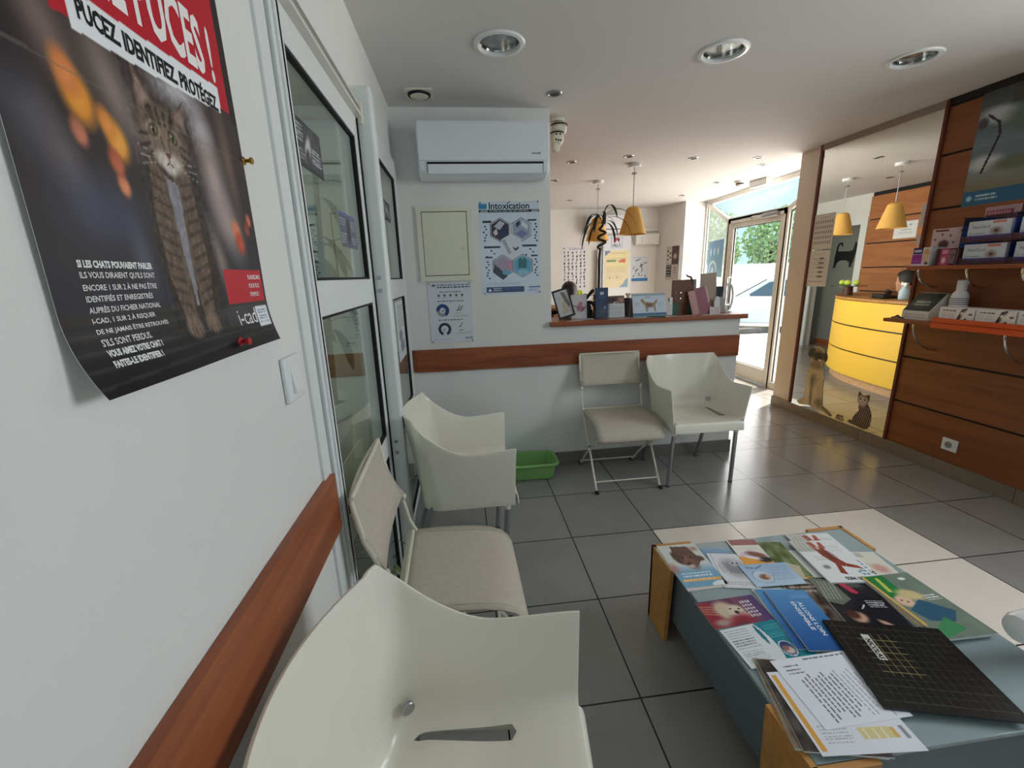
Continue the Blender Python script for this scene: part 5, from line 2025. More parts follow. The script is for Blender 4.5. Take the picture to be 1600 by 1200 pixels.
cv.text(0.2, 0.75, 0.45, 3, 0.05, (140, 142, 146), 0.4, 0.8)
sheet('picture', cv, W - 0.02, H_ - 0.02, Matrix.Translation((0, H_ / 2, 0.004)), 0.001, parent=t)
cv = Cv(20, 16, (226, 190, 184))
o = sheet('pink_slip', cv, 0.11, 0.035, flat(0.755, 2.885, CT + 0.0004, 4), 0.0006)
tag(o, 'small pink paper slip on the counter edge below the black picture frame', 'paper')

# flower cards behind the frame
cv = Cv(50, 60, (206, 200, 202))
for cu, cw, r in ((0.55, 0.5, 0.16), (0.7, 0.42, 0.13), (0.45, 0.38, 0.10), (0.62, 0.64, 0.09)):
    cv.el2(cu, cw, r, r, (176, 110, 122), 0.4, 0, 0.9, 1.2)
cv.line((0.2, 0.55), (0.5, 0.45), 0.02, (70, 60, 56))
cv.line((0.6, 0.3), (0.95, 0.5), 0.02, (70, 60, 56))
stand('greeting_card', 'white card with pink blossoms standing behind the black picture frame', 'card', cv, 0.112, 0.168, 0.822, 3.012, 8, -4, 0.002)
cv = Cv(30, 40, (150, 146, 148))
cv.poly([(0.1, 0), (0.5, 1), (0.7, 1), (0.4, 0)], (60, 58, 62))
cv.noise(20, 6)
stand('greeting_card', 'grey card tucked behind the card with pink blossoms', 'card', cv, 0.10, 0.155, 0.765, 3.066, 8, -4, 0.002)

# dark figurine
t = thing('animal_figurine', 'black horned animal figurine between the blossom card and the dark blue leaflet box', 'figurine', (0.905, 3.060, CT))
b = MB()
b.box((-0.035, -0.02, 0), (0.035, 0.02, 0.012))
b.tube([(-0.002, 0, 0.01), (-0.006, 0, 0.07), (-0.012, 0, 0.12)], [0.020, 0.024, 0.016], 12)
b.ell((-0.035, 0, 0.150), (0.030, 0.018, 0.020), 16, 10, Matrix.Rotation(-0.3, 3, 'Y'))
b.tube([(-0.020, 0, 0.135), (-0.002, 0, 0.158), (0.020, 0, 0.182), (0.034, 0, 0.196)], [0.012, 0.011, 0.013, 0.010], 12)
b.tube([(0.000, 0, 0.11), (0.024, 0, 0.105), (0.040, 0, 0.085), (0.044, 0, 0.06)], [0.014, 0.013, 0.010, 0.006], 10)
b.build('body', BLACKP, t)

# dark red box and loose leaflets under the figurine
t = thing('small_box', 'dark red-brown box behind the figurine on the reception counter', 'box', (0.880, 3.150, CT))
b = MB()
b.box((-0.075, -0.025, 0), (0.075, 0.025, 0.052))
b.build('box', mat('dark_red_card', (86, 48, 44), 0.6), t, bevel=0.002)

# acrylic leaflet box with dark blue leaflets
t = thing('leaflet_holder', 'clear leaflet box holding dark blue leaflets in front of the spiral plant', 'leaflet holder', (0.970, 2.965, CT))
b = MB()
for a in (((-0.050, -0.024, 0), (0.050, -0.021, 0.105)), ((-0.050, -0.024, 0), (-0.047, 0.024, 0.15)), ((0.047, -0.024, 0), (0.050, 0.024, 0.15)), ((-0.05, -0.024, 0), (0.05, 0.024, 0.003)), ((-0.05, 0.021, 0), (0.05, 0.024, 0.19))):
    b.box(*a)
b.build('acrylic_box', ACRYL, t, smooth=False)
cv = Cv(40, 84, (44, 62, 96))
cv.rect(0.36, 0.76, 0.66, 0.86, (206, 212, 222))
cv.text(0.30, 0.68, 0.78, 1, 0.04, (130, 146, 176), 0.5, 0.8)
cv.noise(6, 8)
cv.el2(0.6, 0.22, 0.3, 0.16, (90, 104, 124), 0.5, 0, 0.8, 2)
cv.rect(0.62, 0.30, 0.86, 0.38, (170, 180, 190), 0.8)
sheet('leaflet_stack', cv, 0.090, 0.208, tilted(0, 0.002, 0.004, 3) @ Matrix.Translation((0, 0.104, 0)), 0.008, parent=t, back=(60, 74, 104))

# white leaflet with photo, dark cup, dog calendar
cv = Cv(50, 64, (206, 206, 206))
cv.rect(0, 0.64, 1, 1, (112, 84, 78))
cv.el2(0.4, 0.82, 0.3, 0.14, (60, 44, 44), 0.4, 0, 0.9, 1.3)
cv.el2(0.8, 0.80, 0.2, 0.14, (176, 130, 120), 0.4, 0, 0.9, 1.3)
cv.el2(0.5, 0.66, 0.14, 0.08, (226, 226, 226), 0.2, 0, 1, 1.3)
cv.el2(0.52, 0.66, 0.06, 0.04, (40, 40, 44), 0.3, 0, 1, 1.3)
cv.text(0.06, 0.52, 0.94, 8, 0.058, (168, 168, 170), 0.35, 0.8)
stand('standing_leaflet', 'white leaflet with a dark photo strip on top, right of the dark blue leaflet box', 'leaflet', cv, 0.128, 0.152, 1.090, 3.000, 10, 2, 0.003)
t = thing('pen_cup', 'dark tapered cup between the white leaflet and the dog calendar', 'cup', (1.198, 3.075, CT))
b = MB()
b.lathe([(0, 0), (0.020, 0), (0.029, 0.128), (0.026, 0.128), (0.018, 0.006), (0, 0.006)], seg=24)
b.build('cup', mat('dark_grey_plastic', (52, 50, 52), 0.5), t)
t = thing('desk_calendar', 'tent calendar with a golden dog over a blue strip, in the middle of the counter', 'calendar', (1.322, 2.990, CT), 0.02)
cv = Cv(96, 60, (198, 208, 218))
cv.rect(0, 0.92, 1, 1, (150, 166, 172))
cv.rect(0, 0.0, 1, 0.16, (54, 100, 140))
cv.rect(0, 0.0, 1, 0.05, (120, 160, 150))
cv.poly([(0.27, 0.78), (0.33, 0.80), (0.37, 0.66), (0.62, 0.60), (0.72, 0.72), (0.76, 0.80), (0.74, 0.62), (0.68, 0.50), (0.70, 0.22), (0.66, 0.22), (0.62, 0.42), (0.48, 0.40), (0.44, 0.22), (0.40, 0.22), (0.38, 0.46), (0.30, 0.60), (0.24, 0.70)], (152, 122, 84))
cv.poly([(0.40, 0.60), (0.60, 0.55), (0.58, 0.44), (0.44, 0.44)], (106, 76, 48))
for q in (0.40, 0.46, 0.52):
    cv.el2(q, 0.86, 0.014, 0.02, (90, 100, 110), 0.3, 0, 1, 0.62)
cv.text(0.08, 0.60, 0.22, 3, 0.07, (140, 152, 164), 0.4, 0.8)
cv.text(0.76, 0.60, 0.96, 4, 0.07, (150, 162, 174), 0.4, 0.8)
sheet('front_page', cv, 0.246, 0.160, tilted(0, -0.03, 0, 14) @ Matrix.Translation((0, 0.080, 0)), 0.002, parent=t)
cv = Cv(12, 12, (150, 150, 150))
sheet('rear_board', cv, 0.246, 0.160, tilted(0, 0.05, 0, -14) @ Matrix.Translation((0, 0.080, 0)), 0.002, parent=t)
b = MB()
b.tube([(-0.123, 0.010, 0.158), (0.123, 0.010, 0.158)], 0.005, 10)
b.build('spiral_binding', ALU, t)

# loose sheets and pens
for k, (x, y, w, h, a, c, lb) in enumerate(((0.830, 2.960, 0.15, 0.07, 12, (170, 172, 178), 'grey leaflet lying on the counter between the picture frame and the dark blue leaflet box'),
                                            (1.105, 2.915, 0.20, 0.06, -3, (168, 150, 160), 'mauve leaflet lying on the counter in front of the white photo leaflet'),
                                            (1.260, 2.905, 0.16, 0.05, 4, (214, 206, 200), 'pale leaflet lying on the counter below the left end of the dog calendar'),
                                            (1.420, 2.905, 0.20, 0.05, 2, (190, 204, 196), 'pale green leaflet lying on the counter below the right end of the dog calendar'),
                                            (1.560, 2.900, 0.14, 0.05, -2, (168, 140, 136), 'brownish leaflet lying on the counter in front of the wooden pegboard box'),
                                            (1.760, 2.905, 0.16, 0.06, 3, (212, 214, 216), 'white leaflet lying on the counter in front of the pink brochures'))):
    cv = Cv(16, 8, c)
    cv.text(0.1, 0.8, 0.9, 3, 0.25, tuple(int(q * .8) for q in c), 0.4, 0.6)
    o = sheet('loose_leaflet', cv, w, h, flat(x, y, CT + 0.0005, a), 0.0012)
    tag(o, lb, 'leaflet', 'loose leaflets on the reception counter')
t = thing('ballpoint_pen', 'dark green pen lying at the foot of the dog calendar', 'pen')
t.matrix_world = flat(1.330, 2.880, CT + 0.0055, -18)
b = MB()
b.tube([(-0.062, 0, 0), (-0.052, 0, 0), (0.055, 0, 0), (0.066, 0, 0)], [0.0015, 0.0045, 0.0048, 0.003], 10)
b.build('barrel', mat('dark_green_plastic', (52, 66, 50), 0.4), t)
b = MB()
b.tube([(0.02, 0.0055, 0.002), (0.058, 0.0055, 0.002)], 0.0012, 6)
b.build('clip', ALU, t)

# small leaflet, wooden pegboard box
cv = Cv(24, 40, (226, 224, 222))
cv.poly([(0.1, 0.95), (0.5, 1), (0.3, 0.6)], (90, 120, 110))
cv.text(0.1, 0.55, 0.9, 5, 0.1, (170, 172, 174), 0.4, 0.8)
stand('small_leaflet', 'narrow white leaflet standing between the dog calendar and the wooden pegboard box', 'leaflet', cv, 0.040, 0.125, 1.484, 2.990, 4, 0, 0.002)
t = thing('pegboard_box', 'dark brown wooden box with rows of holes and green sides on the counter', 'box', (1.585, 3.030, CT))
b = MB()
holes = [(u, z) for z in (0.115, 0.155) for u in (-0.050, -0.012, 0.026)] + [(0.042, 0.187)]
# front board with real square holes: cells between cut lines
xs = sorted({-0.083, 0.083} | {u + d for u, _ in holes for d in (-0.005, 0.005)})
zs_ = sorted({0.086, 0.245} | {z + d for _, z in holes for d in (-0.0035, 0.0035)})
for x0, x1 in zip(xs, xs[1:]):
    for z0, z1 in zip(zs_, zs_[1:]):
        cx, cz = (x0 + x1) / 2, (z0 + z1) / 2
        if any(abs(cx - u) < 0.005 and abs(cz - z) < 0.0035 for u, z in holes):
            continue
        b.box((x0, -0.022, z0), (x1, -0.014, z1))
b.build('front_board', BROWNB, t, smooth=False)
b = MB()
b.box((-0.083, -0.022, 0.0), (-0.030, 0.030, 0.086))
b.box((0.050, -0.022, 0.0), (0.083, 0.030, 0.086))
b.build('green_side', DARKGREEN, t, smooth=False, bevel=0.002)
b = MB()
b.box((-0.030, -0.010, 0.0), (0.050, 0.030, 0.086))
b.build('inner_block', BROWNB, t, smooth=False)
b = MB()
b.tube([(0.065, -0.018, 0.24), (0.055, -0.018, 0.262), (0.028, -0.018, 0.270), (0.018, -0.018, 0.282)], [0.008, 0.008, 0.006, 0.003], 10)
b.tube([(0.065, -0.018, 0.24), (0.075, -0.018, 0.20)], [0.008, 0.006], 10)
b.build('hook', BROWNB, t)

# pink brochures, beige board, small holders
for k, (x, y, w, h, yaw, c, lb) in enumerate(((1.668, 2.962, 0.050, 0.170, -6, (196, 150, 144), 'dusty pink brochure, the left one right of the wooden pegboard box'),
                                              (1.742, 2.965, 0.095, 0.195, -8, (164, 106, 118), 'mauve striped brochure leaning in front of the tall beige board'))):
    cv = Cv(30, 50, c)
    for q in range(7 if k else 2):
        cv.line((0.08 + 0.12 * q, 0.05), (0.08 + 0.12 * q, 0.95), 0.012, tuple(int(v * 0.82) for v in c), 0.8)
    if k:
        cv.rect(0.84, 0.4, 1.0, 1.0, (206, 170, 168))
    stand('brochure', lb, 'brochure', cv, w, h, x, y, 10, yaw, 0.010, roll=12, group='pink brochures on the reception counter', back=c)
cv = Cv(30, 44, (48, 44, 46))
cv.text(0.1, 0.8, 0.9, 4, 0.2, (150, 140, 140), 0.5, 0.8)
stand('black_leaflet', 'black leaflet standing behind the wooden pegboard box', 'leaflet', cv, 0.085, 0.245, 1.690, 3.085, 4, 0, 0.004, back=(48, 44, 46))
cv = Cv(10, 16, (182, 164, 146))
stand('beige_board', 'tall plain beige card standing behind the pink brochures', 'card', cv, 0.120, 0.285, 1.832, 3.080, 2, -2, 0.004, roll=3, back=(176, 158, 140), m=PRINTM)
cv = Cv(30, 24, (214, 200, 200))
cv.text(0.1, 0.8, 0.9, 4, 0.2, (170, 110, 116), 0.45, 0.8)
stand('business_card', 'small white and pink card in front of the tall beige card', 'card', cv, 0.085, 0.050, 1.806, 2.945, 12, 6, 0.002)
t = thing('card_holder', 'grey rounded card holder right of the tall beige card', 'card holder', (1.885, 3.020, CT))
b = MB()
pts = [(-0.030, 0)] + [(0.030 * -math.cos(a), 0.075 + 0.040 * math.sin(a)) for a in [PI * k / 14 for k in range(15)]] + [(0.030, 0)]
b.prism(pts, -0.012, 0.012, 'y')
b.build('holder', mat('warm_grey_plastic', (176, 170, 164), 0.5), t, bevel=0.003)
b = MB()
b.prism([(a * 0.7 - 0.040, c * 1.05) for a, c in pts], -0.026, -0.015, 'y')
b.build('front_card', WHITEPAP, t, bevel=0.001)
t = thing('dark_card_box', 'dark green-black box peeking out between the tall beige card and the white hoop', 'box', (1.915, 3.120, CT))
b = MB()
b.box((-0.035, -0.02, 0), (0.035, 0.02, 0.185))
b.build('box', mat('dark_box_card', (34, 48, 44), 0.5), t, bevel=0.002)
t = thing('white_hoop_stand', 'white oval hoop stand at the right end of the counter by the entrance', 'stand', (1.955, 3.040, CT), 0.3)
b = MB()
b.tube([(0.048 * math.cos(a), 0, 0.108 + 0.098 * math.sin(a)) for a in [2 * PI * k / 40 for k in range(40)]], 0.0065, 10, True)
b.build('hoop', WHITEP, t)
b = MB()
b.lathe([(0, 0), (0.030, 0), (0.030, 0.006), (0.012, 0.012), (0, 0.012)], seg=24)
b.build('base', WHITEP, t)
for k in range(3):
    b = MB()
    x = -0.022 + 0.022 * k
    q = 0.098 * math.sqrt(1 - (x / 0.048) ** 2)
    b.tube([(x, 0, 0.108 - q), (x, 0, 0.108 + q)], 0.002, 8)
    b.build('rod', WHITEP, t)

# spiral plant
t = thing('spiral_plant', 'spiral stemmed plant with drooping dark leaves standing on the reception counter', 'plant', (0.985, 3.095, CT))
b = MB()
b.lathe([(0, 0), (0.030, 0), (0.034, 0.02), (0.034, 0.16), (0.031, 0.16), (0.031, 0.02), (0, 0.012)], seg=28)
b.build('vase', mat('dark_grey_ceramic', (84, 84, 82), 0.4), t)
b = MB()
pts = [(0.0, 0, 0.02), (0.002, 0, 0.15), (0.004, 0, 0.30), (0.002, 0, 0.40), (0.008, 0, 0.462)]
for k in range(26):
    a = 2 * PI * k / 12 * 1.0
    pts.append((0.010 - 0.026 * math.sin(a), 0.026 * math.cos(a) - 0.026, 0.475 + 0.0052 * k))
pts += [(0.020, -0.01, 0.630), (0.028, 0, 0.660), (0.030, 0, 0.70)]
b.tube(pts, [0.0095] * 4 + [0.0085] * (len(pts) - 4), 10)
b.build('stem', BARK, t)
rp = random.Random(4)


def blade(root, d, length, width, droop, name='leaf', m=LEAF, parent=None):
    b = MB()
    n = 9
    P = []
    d = Vector(d).normalized()
    p = Vector(root)
    side = d.cross(Vector((0, 0, 1)))
    side = side.normalized() if side.length > 0.05 else Vector((1, 0, 0))
    for i in range(n + 1):
        k = i / n
        w = width * (0.10 + 0.9 * math.sin(PI * min(1, (k * 0.86 + 0.10)) ** 1.5) ** 1.0) if k < 0.999 else 0.0005
        P.append([p - side * w / 2 + Vector((0, 0, 0.15 * w)), p.copy(), p + side * w / 2 + Vector((0, 0, 0.15 * w))])
        d = (d + Vector((0, 0, -droop / n))).normalized()
        p = p + d * length / n
    b.grid(P)
    o = b.build(name, m, parent, ang=1.5)
    solid(o, 0.0012, 0)
    return o


crown = Vector((0.025, 0, 0.66))
for (dx, dz, ln, dr) in ((-0.9, 0.9, 0.30, 3.6), (-0.55, 1.1, 0.28, 3.4), (-0.25, 1.2, 0.24, 3.6), (0.25, 1.2, 0.27, 3.2), (0.6, 1.2, 0.30, 3.0), (0.95, 1.0, 0.30, 3.2),
                         (-0.7, 0.45, 0.22, 3.2), (0.65, 0.5, 0.20, 3.4), (0.1, 0.8, 0.20, 3.8), (-0.35, 0.55, 0.19, 3.8), (0.35, 0.4, 0.18, 3.4), (-0.1, 0.6, 0.16, 3.6), (0.9, 0.35, 0.17, 3.4), (-0.95, 0.5, 0.26, 3.2)):
    blade(crown + Vector((dx * 0.012, 0, rp.uniform(-0.03, 0.04))), (dx, rp.uniform(-0.5, 0.4), dz), ln, 0.021, dr, 'leaf', LEAF, t)

# pendant lamps


def pendant(x, y, label):
    t = thing('pendant_lamp', label, 'pendant lamp', (x, y, CZ), 0, 'pendant lamps over the reception')
    b = MB()
    b.lathe([(0, -0.030), (0.055, -0.030), (0.058, -0.026), (0.058, 0)], seg=32)
    b.build('ceiling_rose', WHITEP, t)
    b = MB()
    b.tube([(0, 0, -0.03), (0, 0, -0.385)], 0.0045, 8)
    b.build('rod', ALU, t)
    b = MB()
    b.lathe([(0.022, -0.078), (0.024, -0.090), (0.004, -0.096), (0.004, -0.078)], seg=20)
    b.build('rod_collar', ALU, t)
    b = MB()
    b.lathe([(0.004, -0.372), (0.040, -0.378), (0.062, -0.395), (0.128, -0.630), (0.125, -0.630), (0.060, -0.398), (0.039, -0.382), (0.004, -0.377)], seg=48)
    b.build('lamp_shade', SHADE, t)
    b = MB()
    b.lathe([(0, -0.56), (0.02, -0.55), (0.03, -0.52), (0.028, -0.49), (0.014, -0.46), (0.014, -0.40), (0, -0.40)], seg=20)
    b.build('bulb', WHITEP, t)
    return t


pendant(1.690, 4.270, 'nearer mustard cone pendant lamp over the reception counter')
pendant(1.575, 5.020, 'farther mustard cone pendant lamp, behind the spiral plant')

# ================================================================== FAR WALL OF THE RECEPTION
FW = 7.1498


def farsheet(name, label, cat, cv, x0, x1, z0, z1, texts=(), thick=0.001):
    t = tag(sheet(name, cv, x1 - x0, z1 - z0, basis(((x0 + x1) / 2, FW, (z0 + z1) / 2), (1, 0, 0), (0, 0, 1)), thick, None, texts), label, cat)
    return t


cv = Cv(90, 150, (228, 228, 234))
cv.ell(0.07, 0.955, 0.035, 0.022, (206, 70, 80))
cv.text(0.30, 0.935, 0.92, 1, 0.03, (60, 70, 130), 0.5, 0.9)
cv.text(0.20, 0.965, 0.95, 1, 0.02, (60, 70, 130), 0.4, 0.8)
rr = random.Random(8)
for r_ in range(11):
    for c_ in range(6):
        u, v = 0.09 + 0.165 * c_ + rr.uniform(-.02, .02), 0.86 - 0.076 * r_ + rr.uniform(-.012, .012)
        g = rr.choice([(40, 38, 44), (84, 84, 92), (140, 140, 146), (60, 54, 50)])
        cv.el2(u, v, 0.020 + 0.014 * rr.random(), 0.035, g, 0.25, rr.uniform(-.5, .5), 1, 1.67)
        cv.el2(u + 0.02, v + 0.022, 0.014, 0.018, g, 0.25, 0, 1, 1.67)
        cv.line((u - 0.012, v - 0.03), (u - 0.012, v - 0.012), 0.006, g)
        cv.line((u + 0.014, v - 0.03), (u + 0.014, v - 0.012), 0.006, g)
farsheet('breed_poster', 'white poster covered in small dark animal silhouettes on the far wall', 'poster', cv, 1.665, 2.065, 1.08, 1.785)

t = thing('floor_display', 'white floor display with a boxed logo above a cream chart on the far wall', 'display panel', (2.555, 7.13, 0))
b = MB()
b.box((-0.235, -0.05, 0.85), (0.235, 0.0, 1.94))
b.build('board', WHITEP, t, bevel=0.004)
for sx in (-1, 1):
    b = MB()
    b.box((sx * 0.22 - 0.015, -0.05, 0), (sx * 0.22 + 0.015, -0.02, 0.85))
    b.build('leg', ALU, t)
b = MB()
b.box((-0.33, -0.05, 0.0), (-0.25, -0.01, 1.72))
b.build('side_rail', ALU, t, bevel=0.006)
cv = Cv(60, 44, (226, 230, 242))
cv.rect(0.28, 0.08, 0.68, 0.96, (120, 128, 150))
cv.rect(0.292, 0.105, 0.668, 0.935, (228, 232, 244))
cv.rect(0.37, 0.48, 0.585, 0.88, (44, 52, 92))
cv.poly([(0.37, 0.48), (0.585, 0.88), (0.37, 0.88)], (206, 58, 68))
cv.poly([(0.40, 0.48), (0.50, 0.70), (0.58, 0.48)], (226, 214, 226))
sheet('logo_panel', cv, 0.455, 0.200, basis((0, -0.0502, 1.822), (1, 0, 0), (0, 0, 1)), 0.001, None, [("HILL'S", (0.335, 0.17, 0.625, 0.42), (40, 48, 92), 0.03)], parent=t)
cv = Cv(76, 112, (240, 224, 186))
cv.rect(0, 0.88, 0.22, 1, (130, 146, 180))
cv.ell(0.36, 0.72, 0.36, 0.26, (244, 226, 176))
cv.rect(0.36, 0.5, 1, 0.98, (240, 228, 176))
cv.text(0.25, 0.93, 0.85, 1, 0.03, (170, 160, 130), 0.5, 0.7)
cv.text(0.12, 0.80, 0.90, 3, 0.035, (186, 186, 140), 0.5, 0.7)
cv.rect(0.08, 0.70, 0.46, 0.755, (132, 158, 110))
cv.poly([(0.52, 0.69), (0.86, 0.67), (0.86, 0.78), (0.70, 0.77)], (226, 116, 94))
cv.text(0.10, 0.56, 0.92, 5, 0.035, (206, 190, 150), 0.5, 0.7)
cv.text(0.08, 0.38, 0.80, 5, 0.035, (214, 200, 164), 0.4, 0.7)
for q in ((0.22, 0.27), (0.52, 0.28)):
    cv.el2(q[0], q[1], 0.02, 0.03, (120, 110, 90), 0.3, 0.5, 1, 1.5)
cv.poly([(0.60, 0), (1, 0), (1, 0.26), (0.86, 0.20), (0.80, 0.11)], (146, 176, 196))
sheet('chart', cv, 0.405, 0.585, basis((0, -0.0502, 1.405), (1, 0, 0), (0, 0, 1)), 0.001, parent=t)

cv = Cv(60, 84, (214, 222, 232))
cv.rect(0, 0, 1, 0.13, (36, 116, 186))
cv.text(0.1, 0.94, 0.9, 1, 0.03, (120, 130, 146), 0.5)
for k in range(26):
    u, v = 0.1 + 0.8 * rr.random(), 0.2 + 0.68 * rr.random()
    g = rr.choice([(40, 44, 52), (110, 118, 130), (160, 168, 178), (70, 76, 86)])
    cv.el2(u, v, 0.045, 0.03, g, 0.3, rr.uniform(-1, 1), 1, 1.4)
    cv.el2(u + 0.04, v + 0.025, 0.02, 0.02, g, 0.3, 0, 1, 1.4)
farsheet('animal_poster', 'small white poster of animals with a blue strip at its foot on the far wall', 'poster', cv, 2.840, 3.125, 1.200, 1.605)

# notice rack on the pillar
t = thing('notice_rack', 'narrow pinned up column of dark leaflets with paper hearts on the pillar side', 'notice rack', (3.312, 6.60, 1.22))
t.rotation_euler = (0, 0, math.atan2(6.47 - 7.15, 3.37 - 3.26))
cv = Cv(60, 90, (196, 186, 180))
cv.rect(0.42, 0.45, 0.92, 1, (84, 60, 66))
cv.ell(0.66, 0.70, 0.12, 0.08, (190, 170, 170), 0.4)
cv.rect(0.04, 0.52, 0.38, 0.92, (214, 206, 198))
for k in range(5):
    cv.ell(0.12 + 0.18 * (k % 2), 0.60 + 0.065 * k, 0.06, 0.03, (80, 70, 70), 0.4)
cv.rect(0.02, 0.08, 0.42, 0.44, (30, 30, 34))
cv.text(0.06, 0.40, 0.38, 4, 0.09, (200, 200, 200), 0.4, 0.8)
cv.rect(0.52, 0.14, 0.86, 0.40, (190, 180, 178))
cv.text(0.56, 0.36, 0.84, 3, 0.08, (130, 120, 120), 0.4, 0.8)
sheet('leaflet_panel', cv, 0.33, 0.50, basis((0.0, -0.0345, 0.25), (1, 0, 0), (0, 0, 1)), 0.003, parent=t)
for k in range(5):
    b = MB()
    x, z = -0.13 + 0.065 * k, 0.53 + 0.02 * math.sin(k * 2)
    b.prism([(x, z - 0.018), (x + 0.018, z + 0.004), (x + 0.012, z + 0.016), (x, z + 0.008), (x - 0.012, z + 0.016), (x - 0.018, z + 0.004)], -0.0372, -0.0345, 'y')
    b.build('paper_heart', mat('pale_pink_card', (222, 204, 200), 0.6) if k == 0 else bpy.data.materials['pale_pink_card'], t, smooth=False)

# sticker on the porch glass
d_ = Vector((A_[0] - P1[0], A_[1] - P1[1], 0)).normalized()
cv = Cv(60, 44, (70, 150, 190))
cv.grad(0, 0, 1, 1, (110, 180, 206), (54, 128, 178))
for q in (0.18, 0.42, 0.66):
    cv.el2(q, 0.70, 0.05, 0.08, (206, 226, 236), 0.3, 0, 0.9, 0.75)
cv.ell(0.36, 0.20, 0.26, 0.26, (206, 230, 240))
cv.ell(0.36, 0.18, 0.20, 0.20, (96, 164, 200))
cv.ell(0.36, 0.18, 0.08, 0.09, (210, 230, 240), 0.3)
cxy = Vector((P1[0], P1[1], 0)) + d_ * 0.50
nrm = Vector((-d_.y, d_.x, 0))
tag(sheet('glass_sticker', cv, 0.70, 0.50, basis((cxy.x + nrm.x * 0.0036, cxy.y + nrm.y * 0.0036, 1.50), -d_ if (-d_).cross(Vector((0, 0, 1))).dot(nrm) > 0 else d_, (0, 0, 1)), 0.0005),
    'blue sticker with white shapes on the left pane of the glass porch', 'sticker')

# ================================================================== MIRROR ON THE RIGHT WALL
t = thing('wall_mirror', 'large wall mirror with a red-brown edge left of the wooden plank wall', 'mirror', (3.10, 3.18, 0.094))
b = MB()
b.box((-0.008, -0.478, 0.0), (-0.002, 0.475, 2.205))
b.build('mirror_glass', MIRROR, t, smooth=False)
b = MB()
b.box((-0.020, 0.475, 0.0), (0.0, 0.498, 2.250))
b.build('edge_strip', REDWOOD, t, smooth=False, bevel=0.002)
b = MB()
b.box((-0.016, -0.478, 2.206), (0.0, 0.475, 2.250))
b.build('top_trim', mat('taupe_paint', (150, 138, 126), 0.6), t, smooth=False, bevel=0.002)


def on_mirror(name, label, cat, cv, y0, y1, z0, z1, texts=(), thick=0.0008, group=None):
    o = sheet(name, cv, y1 - y0, z1 - z0, basis((3.0918, (y0 + y1) / 2, (z0 + z1) / 2), (0, -1, 0), (0, 0, 1)), thick, None, texts, m=PRINT)
    return tag(o, label, cat, group)


cv = Cv(64, 70, (206, 202, 196))
cv.text(0.30, 0.90, 0.75, 1, 0.03, (80, 76, 74), 0.5)
for r_ in range(5):
    for c_ in range(8):
        u, v = 0.10 + 0.112 * c_, 0.78 - 0.145 * r_
        cv.el2(u, v, 0.026, 0.026, (88, 82, 78), 0.3, 0, 1, 1.1)
        cv.el2(u + 0.03, v + 0.03, 0.014, 0.014, (88, 82, 78), 0.3, 0, 1, 1.1)
        cv.line((u - 0.03, v - 0.045), (u + 0.04, v - 0.045), 0.005, (130, 124, 120))
on_mirror('mirror_notice', 'upper white sheet of small animal drawings stuck at the left edge of the mirror', 'notice', cv, 3.438, 3.650, 1.498, 1.787)
cv = Cv(64, 90, (208, 204, 198))
cv.text(0.30, 0.90, 0.75, 1, 0.025, (110, 106, 102), 0.5)
for r_ in range(5):
    v = 0.78 - 0.125 * r_
    cv.el2(0.62, v, 0.12 + 0.03 * (r_ % 3), 0.035, (84, 78, 74), 0.4, 0, 0.9, 1.4)
    cv.text(0.12, v, 0.38, 1, 0.03, (120, 116, 112), 0.5, 0.8)
    cv.line((0.3, v - 0.05), (0.9, v - 0.05), 0.004, (120, 116, 112))
cv.text(0.1, 0.14, 0.9, 1, 0.03, (110, 106, 102), 0.5)
on_mirror('mirror_notice', 'lower white sheet with a column of drawings stuck at the left edge of the mirror', 'notice', cv, 3.440, 3.652, 1.188, 1.490)
cv = Cv(16, 60, (222, 216, 218))
cv.text(0.2, 0.95, 0.8, 9, 0.1, (170, 166, 170), 0.3, 0.6)
on_mirror('edge_notice', 'narrow white strip of paper, upper of two at the right edge of the mirror', 'notice', cv, 2.708, 2.742, 1.600, 1.742)
on_mirror('edge_notice', 'short white strip of paper at the right edge of the mirror above the purple box', 'notice', Cv(8, 20, (220, 216, 218)), 2.712, 2.740, 1.475, 1.545)


